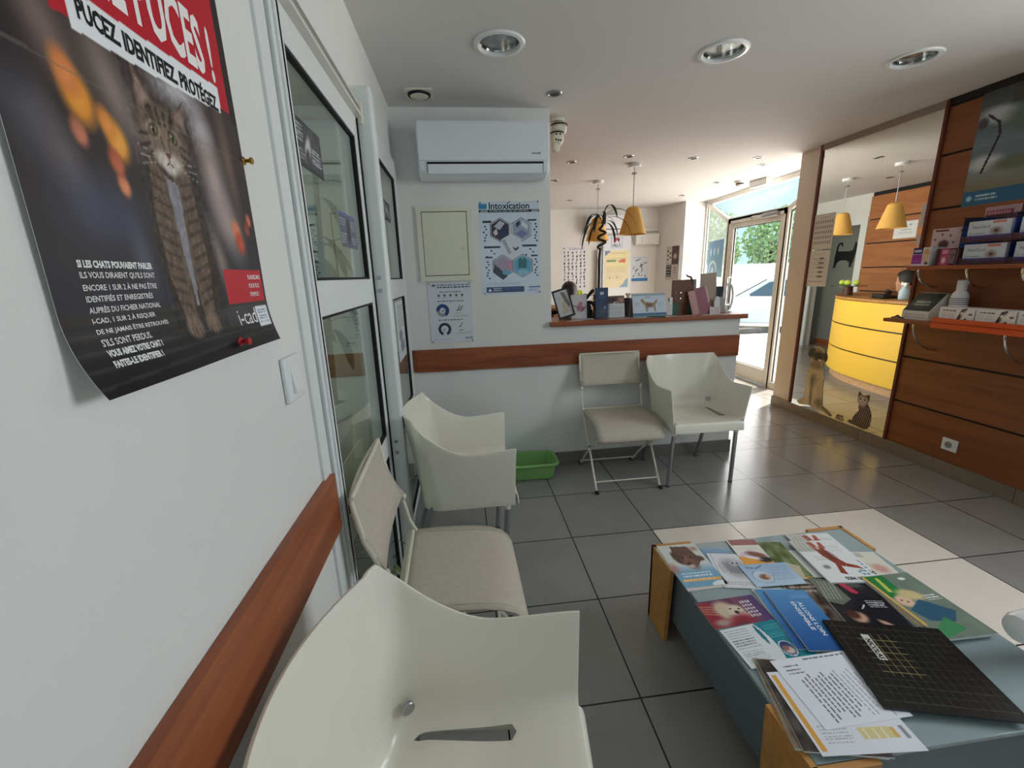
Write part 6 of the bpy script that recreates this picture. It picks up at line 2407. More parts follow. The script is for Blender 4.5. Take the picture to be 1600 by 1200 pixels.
def cutout(name, label, cat, cv, poly, y_left, z0, w, h, depth=0.004):
    """a flat cut-out picture: outline poly in (u, v), painted by cv; standing on the mirror"""
    n = 60
    bmx = bmesh.new()
    # triangulated outline, refined so that the picture shows
    inside = np.zeros((cv.h, cv.w), bool)
    for i in range(len(poly)):
        (x0, y0), (x1, y1) = poly[i], poly[(i + 1) % len(poly)]
        if y0 == y1:
            continue
        inside ^= ((y0 > cv.v) != (y1 > cv.v)) & (cv.u < (x1 - x0) * (cv.v - y0) / (y1 - y0) + x0)
    lc = cv.linear()
    ly = bmx.verts.layers.float_color.new('Col')
    grid = {}
    for j in range(cv.h):
        for i in range(cv.w):
            if inside[j, i]:
                v = bmx.verts.new((cv.u[j, i] * w, cv.v[j, i] * h, depth))
                v[ly] = (*lc[j, i], 1)
                grid[(j, i)] = v
    for j in range(cv.h - 1):
        for i in range(cv.w - 1):
            q = [grid.get(k) for k in ((j, i), (j, i + 1), (j + 1, i + 1), (j + 1, i))]
            if all(q):
                bmx.faces.new(q)
    loose = [v for v in bmx.verts if not v.link_faces]
    bmesh.ops.delete(bmx, geom=loose, context='VERTS')
    ext = bmesh.ops.extrude_face_region(bmx, geom=list(bmx.faces))
    bmesh.ops.translate(bmx, verts=[g for g in ext['geom'] if isinstance(g, bmesh.types.BMVert)], vec=(0, 0, -depth + 0.0005))
    bmesh.ops.recalc_face_normals(bmx, faces=bmx.faces)
    me = bpy.data.meshes.new(name)
    bmx.to_mesh(me)
    bmx.free()
    me.materials.append(PRINT)
    o = bpy.data.objects.new(name, me)
    col.objects.link(o)
    o.matrix_world = basis((3.0918, y_left, z0), (0, -1, 0), (0, 0, 1))
    return tag(o, label, cat)


# sitting dog cut-out
dog = [(0.10, 0.02), (0.02, 0.06), (0.12, 0.12), (0.20, 0.16), (0.22, 0.40), (0.20, 0.56), (0.26, 0.70), (0.24, 0.78), (0.16, 0.84), (0.19, 0.93), (0.30, 0.985), (0.44, 0.995), (0.58, 0.96),
       (0.66, 0.88), (0.66, 0.80), (0.60, 0.76), (0.62, 0.70), (0.66, 0.56), (0.66, 0.40), (0.70, 0.24), (0.72, 0.13), (0.86, 0.10), (0.98, 0.03), (0.97, 0.005), (0.80, 0.03), (0.62, 0.045), (0.50, 0.03), (0.38, 0.06), (0.26, 0.04)]
cv = Cv(80, 130, (190, 174, 138))
cv.noise(16, 26)
cv.el2(0.42, 0.86, 0.21, 0.19, (120, 106, 84), 0.3, 0, 1, 1.9)
cv.el2(0.24, 0.87, 0.085, 0.17, (34, 30, 28), 0.3, -0.4, 1, 1.9)
cv.el2(0.64, 0.84, 0.055, 0.15, (34, 30, 28), 0.3, 0.2, 1, 1.9)
cv.el2(0.46, 0.84, 0.13, 0.13, (30, 27, 25), 0.35, 0, 1, 1.9)
for q in (0.39, 0.54):
    cv.el2(q, 0.905, 0.045, 0.035, (150, 132, 104), 0.4, 0, 0.9, 1.9)
    cv.el2(q, 0.895, 0.022, 0.022, (12, 10, 10), 0.2, 0, 1, 1.9)
cv.el2(0.47, 0.835, 0.035, 0.026, (8, 8, 8), 0.3, 0, 1, 1.9)
cv.el2(0.50, 0.785, 0.050, 0.035, (214, 176, 176), 0.3, 0, 1, 1.9)
cv.el2(0.42, 0.70, 0.22, 0.10, (96, 84, 66), 0.6, 0, 0.7, 1.9)
cv.el2(0.40, 0.44, 0.09, 0.20, (92, 84, 72), 0.5, 0, 0.85, 1.9)
cv.el2(0.29, 0.26, 0.06, 0.40, (214, 198, 164), 0.5, 0, 0.8, 1.9)
cv.el2(0.50, 0.26, 0.07, 0.38, (210, 194, 160), 0.5, 0.1, 0.8, 1.9)
cv.el2(0.39, 0.20, 0.03, 0.26, (104, 94, 76), 0.5, 0.05, 0.8, 1.9)
cv.el2(0.62, 0.15, 0.11, 0.12, (120, 108, 84), 0.5, 0, 0.8, 1.9)
cv.line((0.74, 0.10), (0.96, 0.02), 0.03, (96, 88, 72), 0.8)
cutout('dog_cutout', 'flat cut-out of a sitting shaggy dog at the foot of the mirror', 'cut-out', cv, dog, 3.590, 0.098, 0.42, 0.585)
# sitting cat cut-out
cat = [(0.02, 0.07), (0.10, 0.14), (0.22, 0.14), (0.24, 0.26), (0.38, 0.42), (0.44, 0.48), (0.40, 0.55), (0.40, 0.64), (0.32, 0.72), (0.30, 0.86), (0.33, 0.99), (0.46, 0.92), (0.60, 0.93), (0.76, 0.97),
       (0.78, 0.84), (0.74, 0.72), (0.80, 0.66), (0.92, 0.54), (0.98, 0.38), (0.97, 0.16), (0.92, 0.06), (0.76, 0.01), (0.60, 0.02), (0.40, 0.03), (0.16, 0.04)]
cv = Cv(80, 110, (70, 52, 46))
for k in range(11):
    cv.line((0.10 + 0.09 * k, 0.0), (0.34 + 0.075 * k, 0.62), 0.014, (172, 150, 134), 0.85)
cv.noise(10, 30)
cv.el2(0.54, 0.80, 0.25, 0.28, (178, 156, 140), 0.2, 0, 1, 1.4)
cv.el2(0.54, 0.76, 0.16, 0.14, (206, 190, 178), 0.4, 0, 0.9, 1.4)
cv.poly([(0.31, 0.84), (0.33, 0.985), (0.44, 0.91)], (84, 60, 54))
cv.poly([(0.64, 0.91), (0.76, 0.965), (0.775, 0.82)], (84, 60, 54))
for q in (0.44, 0.62):
    cv.el2(q, 0.80, 0.035, 0.03, (28, 20, 18), 0.2, 0, 1, 1.4)
cv.el2(0.53, 0.72, 0.025, 0.02, (110, 60, 56), 0.2, 0, 1, 1.4)
for q in (0.48, 0.54, 0.60):
    cv.line((q, 0.86), (q, 0.92), 0.008, (96, 74, 66), 0.8)
cutout('cat_cutout', 'flat cut-out of a striped sitting cat at the foot of the mirror', 'cut-out', cv, cat, 3.030, 0.098, 0.205, 0.295)
cv = Cv(40, 24, (150, 130, 104))
cv.noise(16, 8)
cv.el2(0.3, 0.7, 0.10, 0.08, (40, 34, 30), 0.3, 0, 1, 0.6)
cv.el2(0.7, 0.4, 0.16, 0.12, (196, 180, 150), 0.4, 0, 0.8, 0.6)
cutout('mouse_cutout', 'tiny flat cut-out of a brown rodent between the dog and cat cut-outs', 'cut-out', cv, [(0, 0.05), (0.05, 0.6), (0.2, 0.95), (0.5, 0.85), (0.75, 1.0), (0.8, 0.6), (1, 0.1), (0.6, 0)], 3.140, 0.100, 0.085, 0.052)

# ================================================================== SHELVES ON THE PLANK WALL


def shelf(label, y0, y1, z, depth, brackets):
    t = thing('wall_shelf', label, 'shelf', (3.088, y0, z))
    b = MB()
    b.prism([(0, 0), (-depth, 0.0), (-depth - 0.004, 0.03), (-depth - 0.004, y1 - y0), (0, y1 - y0)], 0, 0.022, 'z')
    b.build('board', CHERRY, t, smooth=False, bevel=0.002)
    for yb, drop in brackets:
        b = MB()
        pts = []
        for k in range(15):
            a = PI / 2 * k / 14
            pts.append((-(depth * 0.85) * math.cos(a) - 0.004, yb - y0, -drop * math.sin(a)))
        b.tube(pts, 0.0065, 10)
        b.build('bracket', CHROME, t)
    return t


shelf('upper wooden shelf on curved brackets on the plank wall', 1.37, 2.600, 1.322, 0.185, ((2.545, 0.115), (2.270, 0.115), (2.010, 0.115), (1.6, 0.115)))
shelf('lower wooden shelf on curved brackets on the plank wall', 1.37, 2.650, 0.985, 0.235, ((2.470, 0.18), (1.985, 0.18), (1.55, 0.18)))
US, LS = 1.344, 1.007


def carton(name, label, cat, x, y, z, w, h, d, front, texts=(), yaw=0.0, group=None, side=(226, 224, 222), lean=0):
    """box whose printed front faces -x; x = front, y = middle"""
    t = thing(name, label, cat, (x, y, z), yaw, group)
    b = MB()
    b.box((0.0009, -w / 2, 0), (d, w / 2, h))
    b.build('carton', mat('carton_%d_%d_%d' % side, side, 0.5) if 'carton_%d_%d_%d' % side not in bpy.data.materials else bpy.data.materials['carton_%d_%d_%d' % side], t, bevel=0.0015)
    sheet('front_print', front, w, h, basis((0.001, 0, h / 2), (0, -1, 0), (0, 0, 1)), 0.0008, None, texts, parent=t)
    return t


# printed leaflets propped against the wall behind the upper shelf
cv = Cv(96, 70, (196, 172, 176))
cv.rect(0, 0, 0.48, 1, (206, 186, 190))
cv.rect(0.06, 0.90, 0.32, 0.97, (110, 44, 64))
cv.rect(0.54, 0.86, 0.92, 0.94, (110, 44, 64))
cv.el2(0.25, 0.50, 0.10, 0.09, (72, 44, 58), 0.3, 0, 1, 0.7)
for a in range(7):
    cv.el2(0.25 + 0.19 * math.cos(a * 0.9), 0.55 + 0.27 * math.sin(a * 0.9), 0.022, 0.022, (90, 60, 76), 0.3, 0, 1, 0.7)
cv.poly([(0.56, 0.55), (0.56, 0.68), (0.66, 0.78), (0.84, 0.76), (0.84, 0.60)], (84, 62, 70))
cv.text(0.06, 0.20, 0.44, 3, 0.07, (150, 120, 128), 0.4, 0.8)
cv.text(0.54, 0.44, 0.94, 5, 0.07, (160, 132, 140), 0.4, 0.8)
M = basis((3.075, 2.475, US + 0.128), (0, -1, 0), (-0.03, 0, 1))
tag(sheet('display_leaflet', cv, 0.300, 0.195, M, 0.001), 'open mauve leaflet leaning on the planks above the upper shelf', 'leaflet')
cv = Cv(50, 40, (176, 146, 152))
cv.rect(0.05, 0.35, 0.8, 0.9, (124, 34, 56))
cv.text(0.1, 0.85, 0.75, 3, 0.15, (206, 160, 170), 0.4, 0.8)
M = basis((3.080, 2.270, US + 0.205), (0, -1, 0), (-0.03, 0, 1))
tag(sheet('display_leaflet', cv, 0.170, 0.230, M, 0.001), 'dark red headed leaflet leaning on the planks behind the blue display rack', 'leaflet')
# purple box, dark box
cv = Cv(50, 48, (226, 216, 226))
cv.rect(0, 0.12, 0.58, 0.62, (150, 44, 150))
cv.rect(0.02, 0.64, 0.58, 1, (44, 36, 92))
cv.rect(0.08, 0.76, 0.50, 0.88, (196, 196, 220))
for q in (0.10, 0.22, 0.34, 0.46):
    cv.el2(q, 0.26, 0.035, 0.035, (206, 130, 206), 0.3)
cv.el2(0.80, 0.72, 0.17, 0.20, (206, 156, 96), 0.3, 0, 1, 0.95)
cv.el2(0.78, 0.40, 0.20, 0.22, (214, 190, 160), 0.3, 0.3, 1, 0.95)
cv.el2(0.86, 0.14, 0.10, 0.06, (60, 50, 56), 0.3, 0, 1, 0.95)
carton('medicine_box', 'purple and white box with two pets at the far end of the upper shelf', 'box', 2.925, 2.545, US, 0.108, 0.112, 0.10, cv)
cv = Cv(50, 44, (66, 30, 40))
cv.rect(0.22, 0, 0.62, 1, (176, 62, 110))
cv.rect(0.62, 0.1, 0.90, 0.92, (120, 104, 110))
cv.el2(0.40, 0.30, 0.10, 0.18, (216, 196, 190), 0.3, 0, 1, 0.9)
cv.text(0.30, 0.86, 0.56, 2, 0.12, (236, 206, 220), 0.5, 0.9)
cv.text(0.66, 0.6, 0.88, 2, 0.14, (70, 40, 50), 0.5, 0.9)
carton('medicine_box', 'dark maroon and pink box between the purple box and the blue display rack', 'box', 2.925, 2.395, US, 0.118, 0.098, 0.09, cv, side=(70, 36, 44))
# blue tiered display rack and the white boxes in it
t = thing('display_rack', 'blue two-tier acrylic display rack on the upper shelf', 'display rack', (2.935, 2.095, US))
b = MB()
for z in (0.006, 0.130):
    b.box((0, -0.245, z - 0.006), (0.13, 0.245, z))
    b.box((-0.004, -0.245, z - 0.006), (0.0, 0.245, z + 0.030))
for y in (-0.247, -0.004, 0.243):
    b.box((-0.004, y, 0), (0.13, y + 0.005, 0.265))
b.box((0.13, -0.247, 0), (0.134, 0.248, 0.275))
b.build('rack', BLUEACR, t, smooth=False)


def white_box_front():
    cv = Cv(60, 40, (206, 212, 216))
    cv.text(0.06, 0.36, 0.46, 1, 0.08, (60, 66, 80), 0.6, 0.9)
    cv.rect(0, 0, 1, 0.18, (110, 150, 170))
    cv.rect(0.0, 0.05, 0.32, 0.14, (40, 70, 120))
    cv.el2(0.68, 0.45, 0.12, 0.12, (150, 130, 120), 0.5, 0, 1, 0.66)
    cv.el2(0.68, 0.45, 0.04, 0.05, (60, 50, 50), 0.5, 0, 1, 0.66)
    cv.rect(0.56, 0.84, 0.88, 0.95, (206, 130, 110))
    cv.rect(0.40, 0.0, 1, 0.14, (150, 130, 116))
    return cv


for k, (y, z, lb) in enumerate(((2.220, US + 0.133, 'white box in the upper left compartment of the blue display rack'), (2.220, US + 0.008, 'white box in the lower left compartment of the blue display rack'),
                                (1.975, US + 0.133, 'white box in the upper right compartment of the blue display rack'), (1.975, US + 0.008, 'white box in the lower right compartment of the blue display rack'))):
    carton('treatment_box', lb, 'box', 2.945, y, z, 0.205, 0.105, 0.085, white_box_front(), [('NexGard', (0.10, 0.62, 0.52, 0.78), (60, 66, 80), 0.0)], 0, 'white boxes in the blue display rack')
# lower shelf: dark box, bottle, white boxes on an orange tray
t = thing('product_box', 'dark green and white sloping box at the far end of the lower shelf', 'box', (2.900, 2.490, LS))
b = MB()
b.prism([(0, 0), (0, 0.055), (0.11, 0.165), (0.15, 0.165), (0.15, 0)], -0.085, 0.085, 'y')
b.build('carton', mat('white_card', (222, 218, 210), 0.5), t, smooth=False, bevel=0.002)
cv = Cv(50, 44, (32, 42, 36))
cv.noise(12, 10)
cv.ell(0.4, 0.45, 0.28, 0.25, (90, 104, 84), 0.6)
cv.text(0.2, 0.5, 0.8, 2, 0.14, (206, 210, 190), 0.5, 0.8)
sheet('sloping_print', cv, 0.165, 0.150, basis((0.054, 0, 0.1105), (0, -1, 0), (0.707, 0, 0.707)), 0.001, parent=t)
cv = Cv(40, 14, (222, 218, 210))
cv.text(0.1, 0.6, 0.95, 2, 0.3, (90, 90, 88), 0.4, 0.8)
sheet('front_print', cv, 0.165, 0.052, basis((-0.0002, 0, 0.0275), (0, -1, 0), (0, 0, 1)), 0.0008, parent=t)
t = thing('small_clip', 'dark clip lying at the far end of the lower wooden shelf', 'clip', (2.885, 2.595, LS))
b = MB()
b.tube([(0, -0.03, 0.006), (0.01, 0, 0.020), (0.02, 0.03, 0.006)], 0.005, 8)
b.tube([(0.0, 0.03, 0.006), (0.0, 0.0, 0.012), (0.0, -0.05, 0.006)], 0.004, 8)
b.build('clip', mat('dark_brown_plastic', (52, 26, 22), 0.5), t)
t = thing('shampoo_bottle', 'white plastic bottle standing behind the boxes on the lower shelf', 'bottle', (3.005, 2.335, LS + 0.005))
b = MB()
b.lathe([(0, 0), (0.040, 0.002), (0.043, 0.01), (0.043, 0.135), (0.036, 0.165), (0.024, 0.180), (0.022, 0.186)], seg=32)
b.build('body', WHITEP, t)
b = MB()
b.lathe([(0.023, 0.186), (0.025, 0.190), (0.025, 0.240), (0.020, 0.244), (0, 0.244)], seg=28)
b.build('cap', WHITEP, t)
b = MB()
for k in range(4):
    b.lathe([(0.0432, 0.100 + 0.011 * k), (0.0436, 0.101 + 0.011 * k), (0.0436, 0.104 + 0.011 * k), (0.0432, 0.105 + 0.011 * k)], seg=40)
b.build('label_lines', INKG, t)
t = thing('orange_tray', 'orange acrylic front tray along the lower shelf', 'tray', (2.846, 1.37, LS - 0.030))
b = MB()
b.box((0, 0, 0), (0.004, 0.97, 0.062))
b.box((0.0, 0, 0.031), (0.20, 0.97, 0.034))
b.build('tray', mat('orange_acrylic', (214, 84, 30), 0.25), t, smooth=False)


def dog_box_front():
    cv = Cv(70, 40, (226, 220, 212))
    cv.rect(0, 0.0, 1, 0.16, (226, 190, 160))
    cv.text(0.06, 0.60, 0.46, 2, 0.14, (190, 180, 172), 0.4, 0.8)
    cv.text(0.10, 0.80, 0.52, 1, 0.14, (80, 72, 72), 0.5, 0.9)
    cv.poly([(0.50, 0.1), (0.64, 0.90), (0.80, 1), (0.74, 0.5)], (54, 38, 34))
    cv.el2(0.80, 0.42, 0.15, 0.24, (236, 226, 214), 0.3, 0, 1, 0.57)
    cv.el2(0.66, 0.66, 0.04, 0.05, (236, 226, 214), 0.3, 0, 1, 0.57)
    cv.el2(0.78, 0.30, 0.035, 0.035, (40, 30, 30), 0.3, 0, 1, 0.57)
    cv.el2(0.90, 0.62, 0.05, 0.03, (70, 50, 44), 0.3, 0, 1, 0.57)
    return cv


for k, y in enumerate((2.225, 2.035, 1.845)):
    carton('treatment_box', ('dog face box on the orange tray, right beside the white bottle', 'dog face box on the orange tray, second from the white bottle', 'dog face box on the orange tray, cut by the right edge of the photo')[k],
           'box', 2.862, y, LS + 0.005, 0.182, 0.092, 0.09, dog_box_front(), (), 0, 'boxes on the orange tray')

# poster on the planks
cv = Cv(100, 130, (104, 120, 128))
cv.grad(0, 0.5, 1, 1, (110, 130, 142), (66, 70, 66))
cv.grad(0, 0.12, 1, 0.35, (120, 112, 84), (132, 150, 160))
cv.rect(0, 0, 1, 0.125, (22, 96, 132))
cv.rect(0.30, 0.80, 1, 1, (74, 74, 68))
cv.el2(0.22, 0.74, 0.20, 0.09, (190, 196, 204), 0.35, -0.2, 1, 1.3)
cv.el2(0.06, 0.70, 0.05, 0.06, (70, 70, 72), 0.3, 0, 1, 1.3)
cv.el2(0.52, 0.66, 0.24, 0.14, (96, 112, 100), 0.4, -0.2, 1, 1.3)
cv.el2(0.70, 0.66, 0.10, 0.10, (176, 180, 186), 0.4, 0, 0.9, 1.3)
cv.poly([(0.62, 0.62), (1, 0.74), (1, 0.44), (0.8, 0.48)], (44, 44, 46))
cv.el2(0.16, 0.36, 0.16, 0.08, (196, 200, 206), 0.4, 0, 1, 1.3)
cv.el2(0.46, 0.32, 0.22, 0.07, (96, 104, 84), 0.4, 0, 1, 1.3)
pts = [(0.10, 0.76), (0.22, 0.68), (0.25, 0.58), (0.20, 0.44), (0.14, 0.28)]
for a_, b_ in zip(pts, pts[1:]):
    cv.line(a_, b_, 0.013, (22, 24, 26))
cv.line((0.62, 0.46), (0.60, 0.30), 0.02, (30, 34, 34))
cv.text(0.55, 0.90, 0.98, 2, 0.035, (206, 208, 206), 0.4, 0.9)
cv.ell(0.07, 0.065, 0.030, 0.024, (150, 200, 214), 0.3)
cv.text(0.14, 0.082, 0.36, 2, 0.032, (196, 220, 230), 0.45, 0.9)
tag(sheet('wall_poster', cv, 0.50, 0.645, basis((3.0875, 2.253, 2.009), (0, -1, 0), (0, 0, 1)), 0.0008, None, [('6', (0.56, 0.92, 0.66, 0.985), (226, 226, 222), 0.02)], m=PRINT),
    'grey blue poster of a bandaged animal over a teal strip on the plank wall', 'poster')
# ================================================================== RECEPTION DESK (seen in the mirror)
t = thing('reception_desk', 'curved reception desk with a yellow front seen in the mirror', 'desk', (0, 0, 0))
ctrl = [(1.86, 3.06), (1.86, 3.40), (1.845, 3.80), (1.80, 4.22), (1.69, 4.66), (1.50, 5.02), (1.22, 5.30), (0.90, 5.46), (0.62, 5.50)]


def smooth_path(c, n=8):
    out = []
    for i in range(len(c) - 1):
        p0, p1, p2, p3 = c[max(i - 1, 0)], c[i], c[i + 1], c[min(i + 2, len(c) - 1)]
        for k in range(n):
            u = k / n
            out.append(tuple(0.5 * ((2 * p1[d]) + (-p0[d] + p2[d]) * u + (2 * p0[d] - 5 * p1[d] + 4 * p2[d] - p3[d]) * u * u + (-p0[d] + 3 * p1[d] - 3 * p2[d] + p3[d]) * u ** 3) for d in (0, 1)))
    out.append(c[-1])
    return out


path = smooth_path(ctrl)


def offset(path, d):
    out = []
    for i, p in enumerate(path):
        a, c = path[max(i - 1, 0)], path[min(i + 1, len(path) - 1)]
        tx, ty = c[0] - a[0], c[1] - a[1]
        L = math.hypot(tx, ty)
        out.append((p[0] - ty / L * d, p[1] + tx / L * d))
    return out


def band(z0, z1, d0, d1, name, m, parent):
    A, B = offset(path, d0), offset(path, d1)
    b = MB()
    n = len(A)
    b.grid([[(A[i][0], A[i][1], z0), (A[i][0], A[i][1], z1), (B[i][0], B[i][1], z1), (B[i][0], B[i][1], z0), (A[i][0], A[i][1], z0)] for i in range(n)])
    for k in (0, n - 1):
        b.face([b.bm.verts.new(q) for q in ((A[k][0], A[k][1], z0), (A[k][0], A[k][1], z1), (B[k][0], B[k][1], z1), (B[k][0], B[k][1], z0))])
    return b.build(name, m, parent, ang=0.5)


band(0.0, 0.095, 0.05, 0.40, 'plinth', PALEWOOD, t)
zz = [0.095, 0.385, 0.675, 0.965]
for z0, z1 in zip(zz, zz[1:]):
    band(z0 + 0.008, z1 - 0.008, 0.0, 0.03, 'front_panel', YELLOW, t)
band(0.10, 0.955, 0.018, 0.045, 'groove_backing', BLACKP, t)
band(0.965, 0.990, -0.004, 0.50, 'desk_top', OAK, t)

DT = 0.991
# glass plate with felt balls
t = thing('ball_stand', 'round glass plate on a brown wooden foot standing on the curved desk', 'stand', (1.345, 5.030, DT))
b = MB()
b.lathe([(0, 0), (0.060, 0), (0.055, 0.02), (0.050, 0.09), (0.055, 0.110), (0, 0.110)], seg=28)
b.build('foot', BROWNB, t)
b = MB()
b.lathe([(0, 0.110), (0.19, 0.110), (0.19, 0.116), (0, 0.116)], seg=48)
b.build('glass_plate', mat('dark_glass_plate', (40, 50, 48), 0.1), t)
for k, (dx, dy, lb) in enumerate(((-0.02, 0.12, 'yellow-green ball on the glass plate, leftmost in the mirror'), (-0.02, 0.05, 'yellow-green ball on the glass plate, second from the left in the mirror'),
                                  (0.03, -0.02, 'yellow-green ball on the glass plate, third from the left in the mirror'), (-0.02, -0.09, 'yellow-green ball on the glass plate, rightmost in the mirror'))):
    tb = thing('felt_ball', lb, 'ball', (1.345 + dx, 5.030 + dy, DT + 0.116), 0, 'felt balls on the glass plate')
    b = MB()
    b.ell((0, 0, 0.034), (0.034, 0.034, 0.034), 24, 16)
    bo = b.build('ball', BALLY, tb)
    b = MB()
    b.tube([(0.0335 * math.cos(a), 0.0335 * math.sin(a) * math.cos(0.5 * math.sin(2 * a)), 0.034 + 0.0335 * math.sin(a) * math.sin(0.6 * math.cos(2 * a))) for a in [2 * PI * q / 36 for q in range(36)]], 0.0012, 6, True)
    b.build('seam', WHITEP, bo)
# spray bottle
t = thing('spray_bottle', 'white and pale blue spray bottle on the curved desk in front of the seated person', 'bottle', (1.60, 4.085, DT))
b = MB()
b.lathe([(0, 0), (0.042, 0.002), (0.046, 0.012), (0.046, 0.07), (0.036, 0.105), (0.020, 0.125), (0.015, 0.135)], seg=28)
b.build('body', mat('pale_blue_plastic', (190, 214, 224), 0.3), t)
b = MB()
b.lathe([(0.017, 0.133), (0.018, 0.150), (0.015, 0.152), (0, 0.152)], seg=20)
b.box((-0.016, -0.022, 0.150), (0.016, 0.036, 0.172))
b.build('spray_head', WHITEP, t)
b = MB()
b.tube([(0, 0.028, 0.150), (0, 0.036, 0.130), (0, 0.032, 0.112)], 0.004, 8)
b.build('trigger', WHITEP, t)
# telephone handset
t = thing('telephone', 'black telephone on the curved desk beside the spray bottle', 'telephone', (1.53, 4.34, DT), 0.3)
b = MB()
b.prism([(-0.09, 0), (0.09, 0), (0.09, 0.055), (-0.09, 0.022)], -0.10, 0.10, 'y')
b.build('base', BLACKP, t, bevel=0.006)
b = MB()
b.tube([(-0.06, 0.10, 0.062), (-0.04, 0.06, 0.078), (0.0, 0.0, 0.082), (0.02, -0.06, 0.080), (0.03, -0.10, 0.066)], [0.022, 0.017, 0.015, 0.017, 0.022], 14)
b.build('handset', BLACKP, t)

# notice and cat silhouette on the walls seen in the mirror
cv = Cv(50, 40, (232, 234, 236))
cv.el2(0.30, 0.78, 0.05, 0.05, (150, 170, 180), 0.4)
cv.text(0.25, 0.50, 0.75, 1, 0.06, (150, 156, 162), 0.5, 0.8)
cv.text(0.2, 0.36, 0.8, 2, 0.08, (130, 136, 142), 0.5, 0.8)
tag(sheet('wall_notice', cv, 0.310, 0.215, basis((0.2662, 5.42, 1.79), (0, 1, 0), (0, 0, 1)), 0.001), 'white notice on the light planks seen in the mirror behind the pendant lamp', 'notice')
b = MB()
sil = [(0.00, 0.00), (0.06, 0.00), (0.05, 0.03), (0.08, 0.09), (0.13, 0.115), (0.24, 0.115), (0.30, 0.09), (0.31, 0.03), (0.30, 0.005), (0.36, 0.005), (0.355, 0.03), (0.38, 0.12), (0.40, 0.24), (0.43, 0.27), (0.46, 0.33), (0.45, 0.39),
       (0.43, 0.36), (0.40, 0.365), (0.375, 0.40), (0.36, 0.34), (0.34, 0.27), (0.28, 0.255), (0.14, 0.262), (0.065, 0.262), (0.06, 0.32), (0.075, 0.36), (0.105, 0.375), (0.125, 0.355), (0.12, 0.335), (0.14, 0.335), (0.145, 0.37), (0.115, 0.405), (0.065, 0.395), (0.03, 0.345), (0.025, 0.25), (0.01, 0.15), (0.015, 0.06)]
b.prism([(6.895 - u, 1.315 + v) for u, v in sil], -0.0998, -0.096, 'x')
tag(b.build('cat_silhouette', INK, smooth=False), 'black cat silhouette on the grey alcove wall seen in the mirror', 'wall decoration')

# ================================================================== SEATED RECEPTIONIST
t = thing('office_chair', 'dark office chair under the seated person behind the reception counter', 'chair', (1.120, 4.480, 0))
b = MB()
b.ell((0, 0, 0.44), (0.23, 0.22, 0.035), 28, 10)
b.build('seat', BLACKP, t)
b = MB()
b.ell((0, -0.245, 0.68), (0.20, 0.025, 0.20), 24, 12)
b.build('backrest', BLACKP, t)
b = MB()
b.tube([(0, 0, 0.06), (0, 0, 0.42)], 0.025, 12)
b.tube([(0, -0.02, 0.41), (0, -0.25, 0.45), (0, -0.265, 0.60)], 0.014, 10)
b.build('column', ALU, t)
for k in range(5):
    a = 2 * PI * k / 5
    b = MB()
    b.tube([(0, 0, 0.08), (0.26 * math.cos(a), 0.26 * math.sin(a), 0.05), (0.27 * math.cos(a), 0.27 * math.sin(a), 0.025)], [0.02, 0.015, 0.022], 10)
    b.build('leg', BLACKP, t)

person = thing('person', 'person with short dark hair and dark tunic seated behind the reception counter', 'person', (1.120, 4.480, 0))


def skin_chain(verts, edges, radii, root, sub=2):
    me = bpy.data.meshes.new('body')
    me.from_pydata(verts, edges, [])
    o = bpy.data.objects.new('body', me)
    col.objects.link(o)
    m = o.modifiers.new('skin', 'SKIN')
    m.use_smooth_shade = True
    for i, r in enumerate(radii):
        v = me.skin_vertices[0].data[i]
        v.radius = (r, r) if not isinstance(r, tuple) else r
        v.use_root = (i == root)
    s = o.modifiers.new('sub', 'SUBSURF')
    s.levels = s.render_levels = sub
    return o


V_, E_, R_ = [], [], []


def add(p, r, parent=None):
    V_.append(p)
    R_.append(r)
    if parent is not None:
        E_.append((parent, len(V_) - 1))
    return len(V_) - 1


pel = add((0, -0.04, 0.53), (0.15, 0.11))
bel = add((0, -0.05, 0.66), (0.135, 0.10), pel)
che = add((0, -0.05, 0.82), (0.15, 0.105), bel)
sho = add((0, -0.04, 0.925), (0.11, 0.075), che)
nec = add((0, -0.02, 0.985), 0.052, sho)
ntop = add((0, 0.000, 1.050), 0.050, nec)
for s in (-1, 1):
    shj = add((s * 0.165, -0.04, 0.915), 0.055, sho)
    elb = add((s * 0.225, 0.02, 0.690), 0.042, shj)
    wri = add((s * 0.150, 0.235, 0.650), 0.028, elb)
    pal = add((s * 0.135, 0.305, 0.640), (0.038, 0.018), wri)
    for k, (dx, ln) in enumerate(((-0.030, 0.070), (-0.010, 0.080), (0.010, 0.076), (0.029, 0.060))):
        f1 = add((s * 0.135 + dx, 0.305 + 0.040, 0.640), 0.0095, pal)
        f2 = add((s * 0.135 + dx * 1.1, 0.305 + 0.040 + ln * 0.5, 0.634), 0.0088, f1)
        add((s * 0.135 + dx * 1.15, 0.305 + 0.040 + ln * 0.9, 0.618), 0.0075, f2)
    th1 = add((s * 0.135 - s * 0.040, 0.290, 0.632), 0.011, pal)
    add((s * 0.135 - s * 0.056, 0.325, 0.622), 0.009, th1)
    hip = add((s * 0.10, 0.02, 0.515), 0.085, pel)
    kne = add((s * 0.115, 0.42, 0.515), 0.060, hip)
    ank = add((s * 0.115, 0.40, 0.085), 0.036, kne)
    add((s * 0.118, 0.53, 0.035), 0.030, ank)
body = skin_chain(V_, E_, R_, 0)
body.data.materials.append(SKIN)
body.parent = person
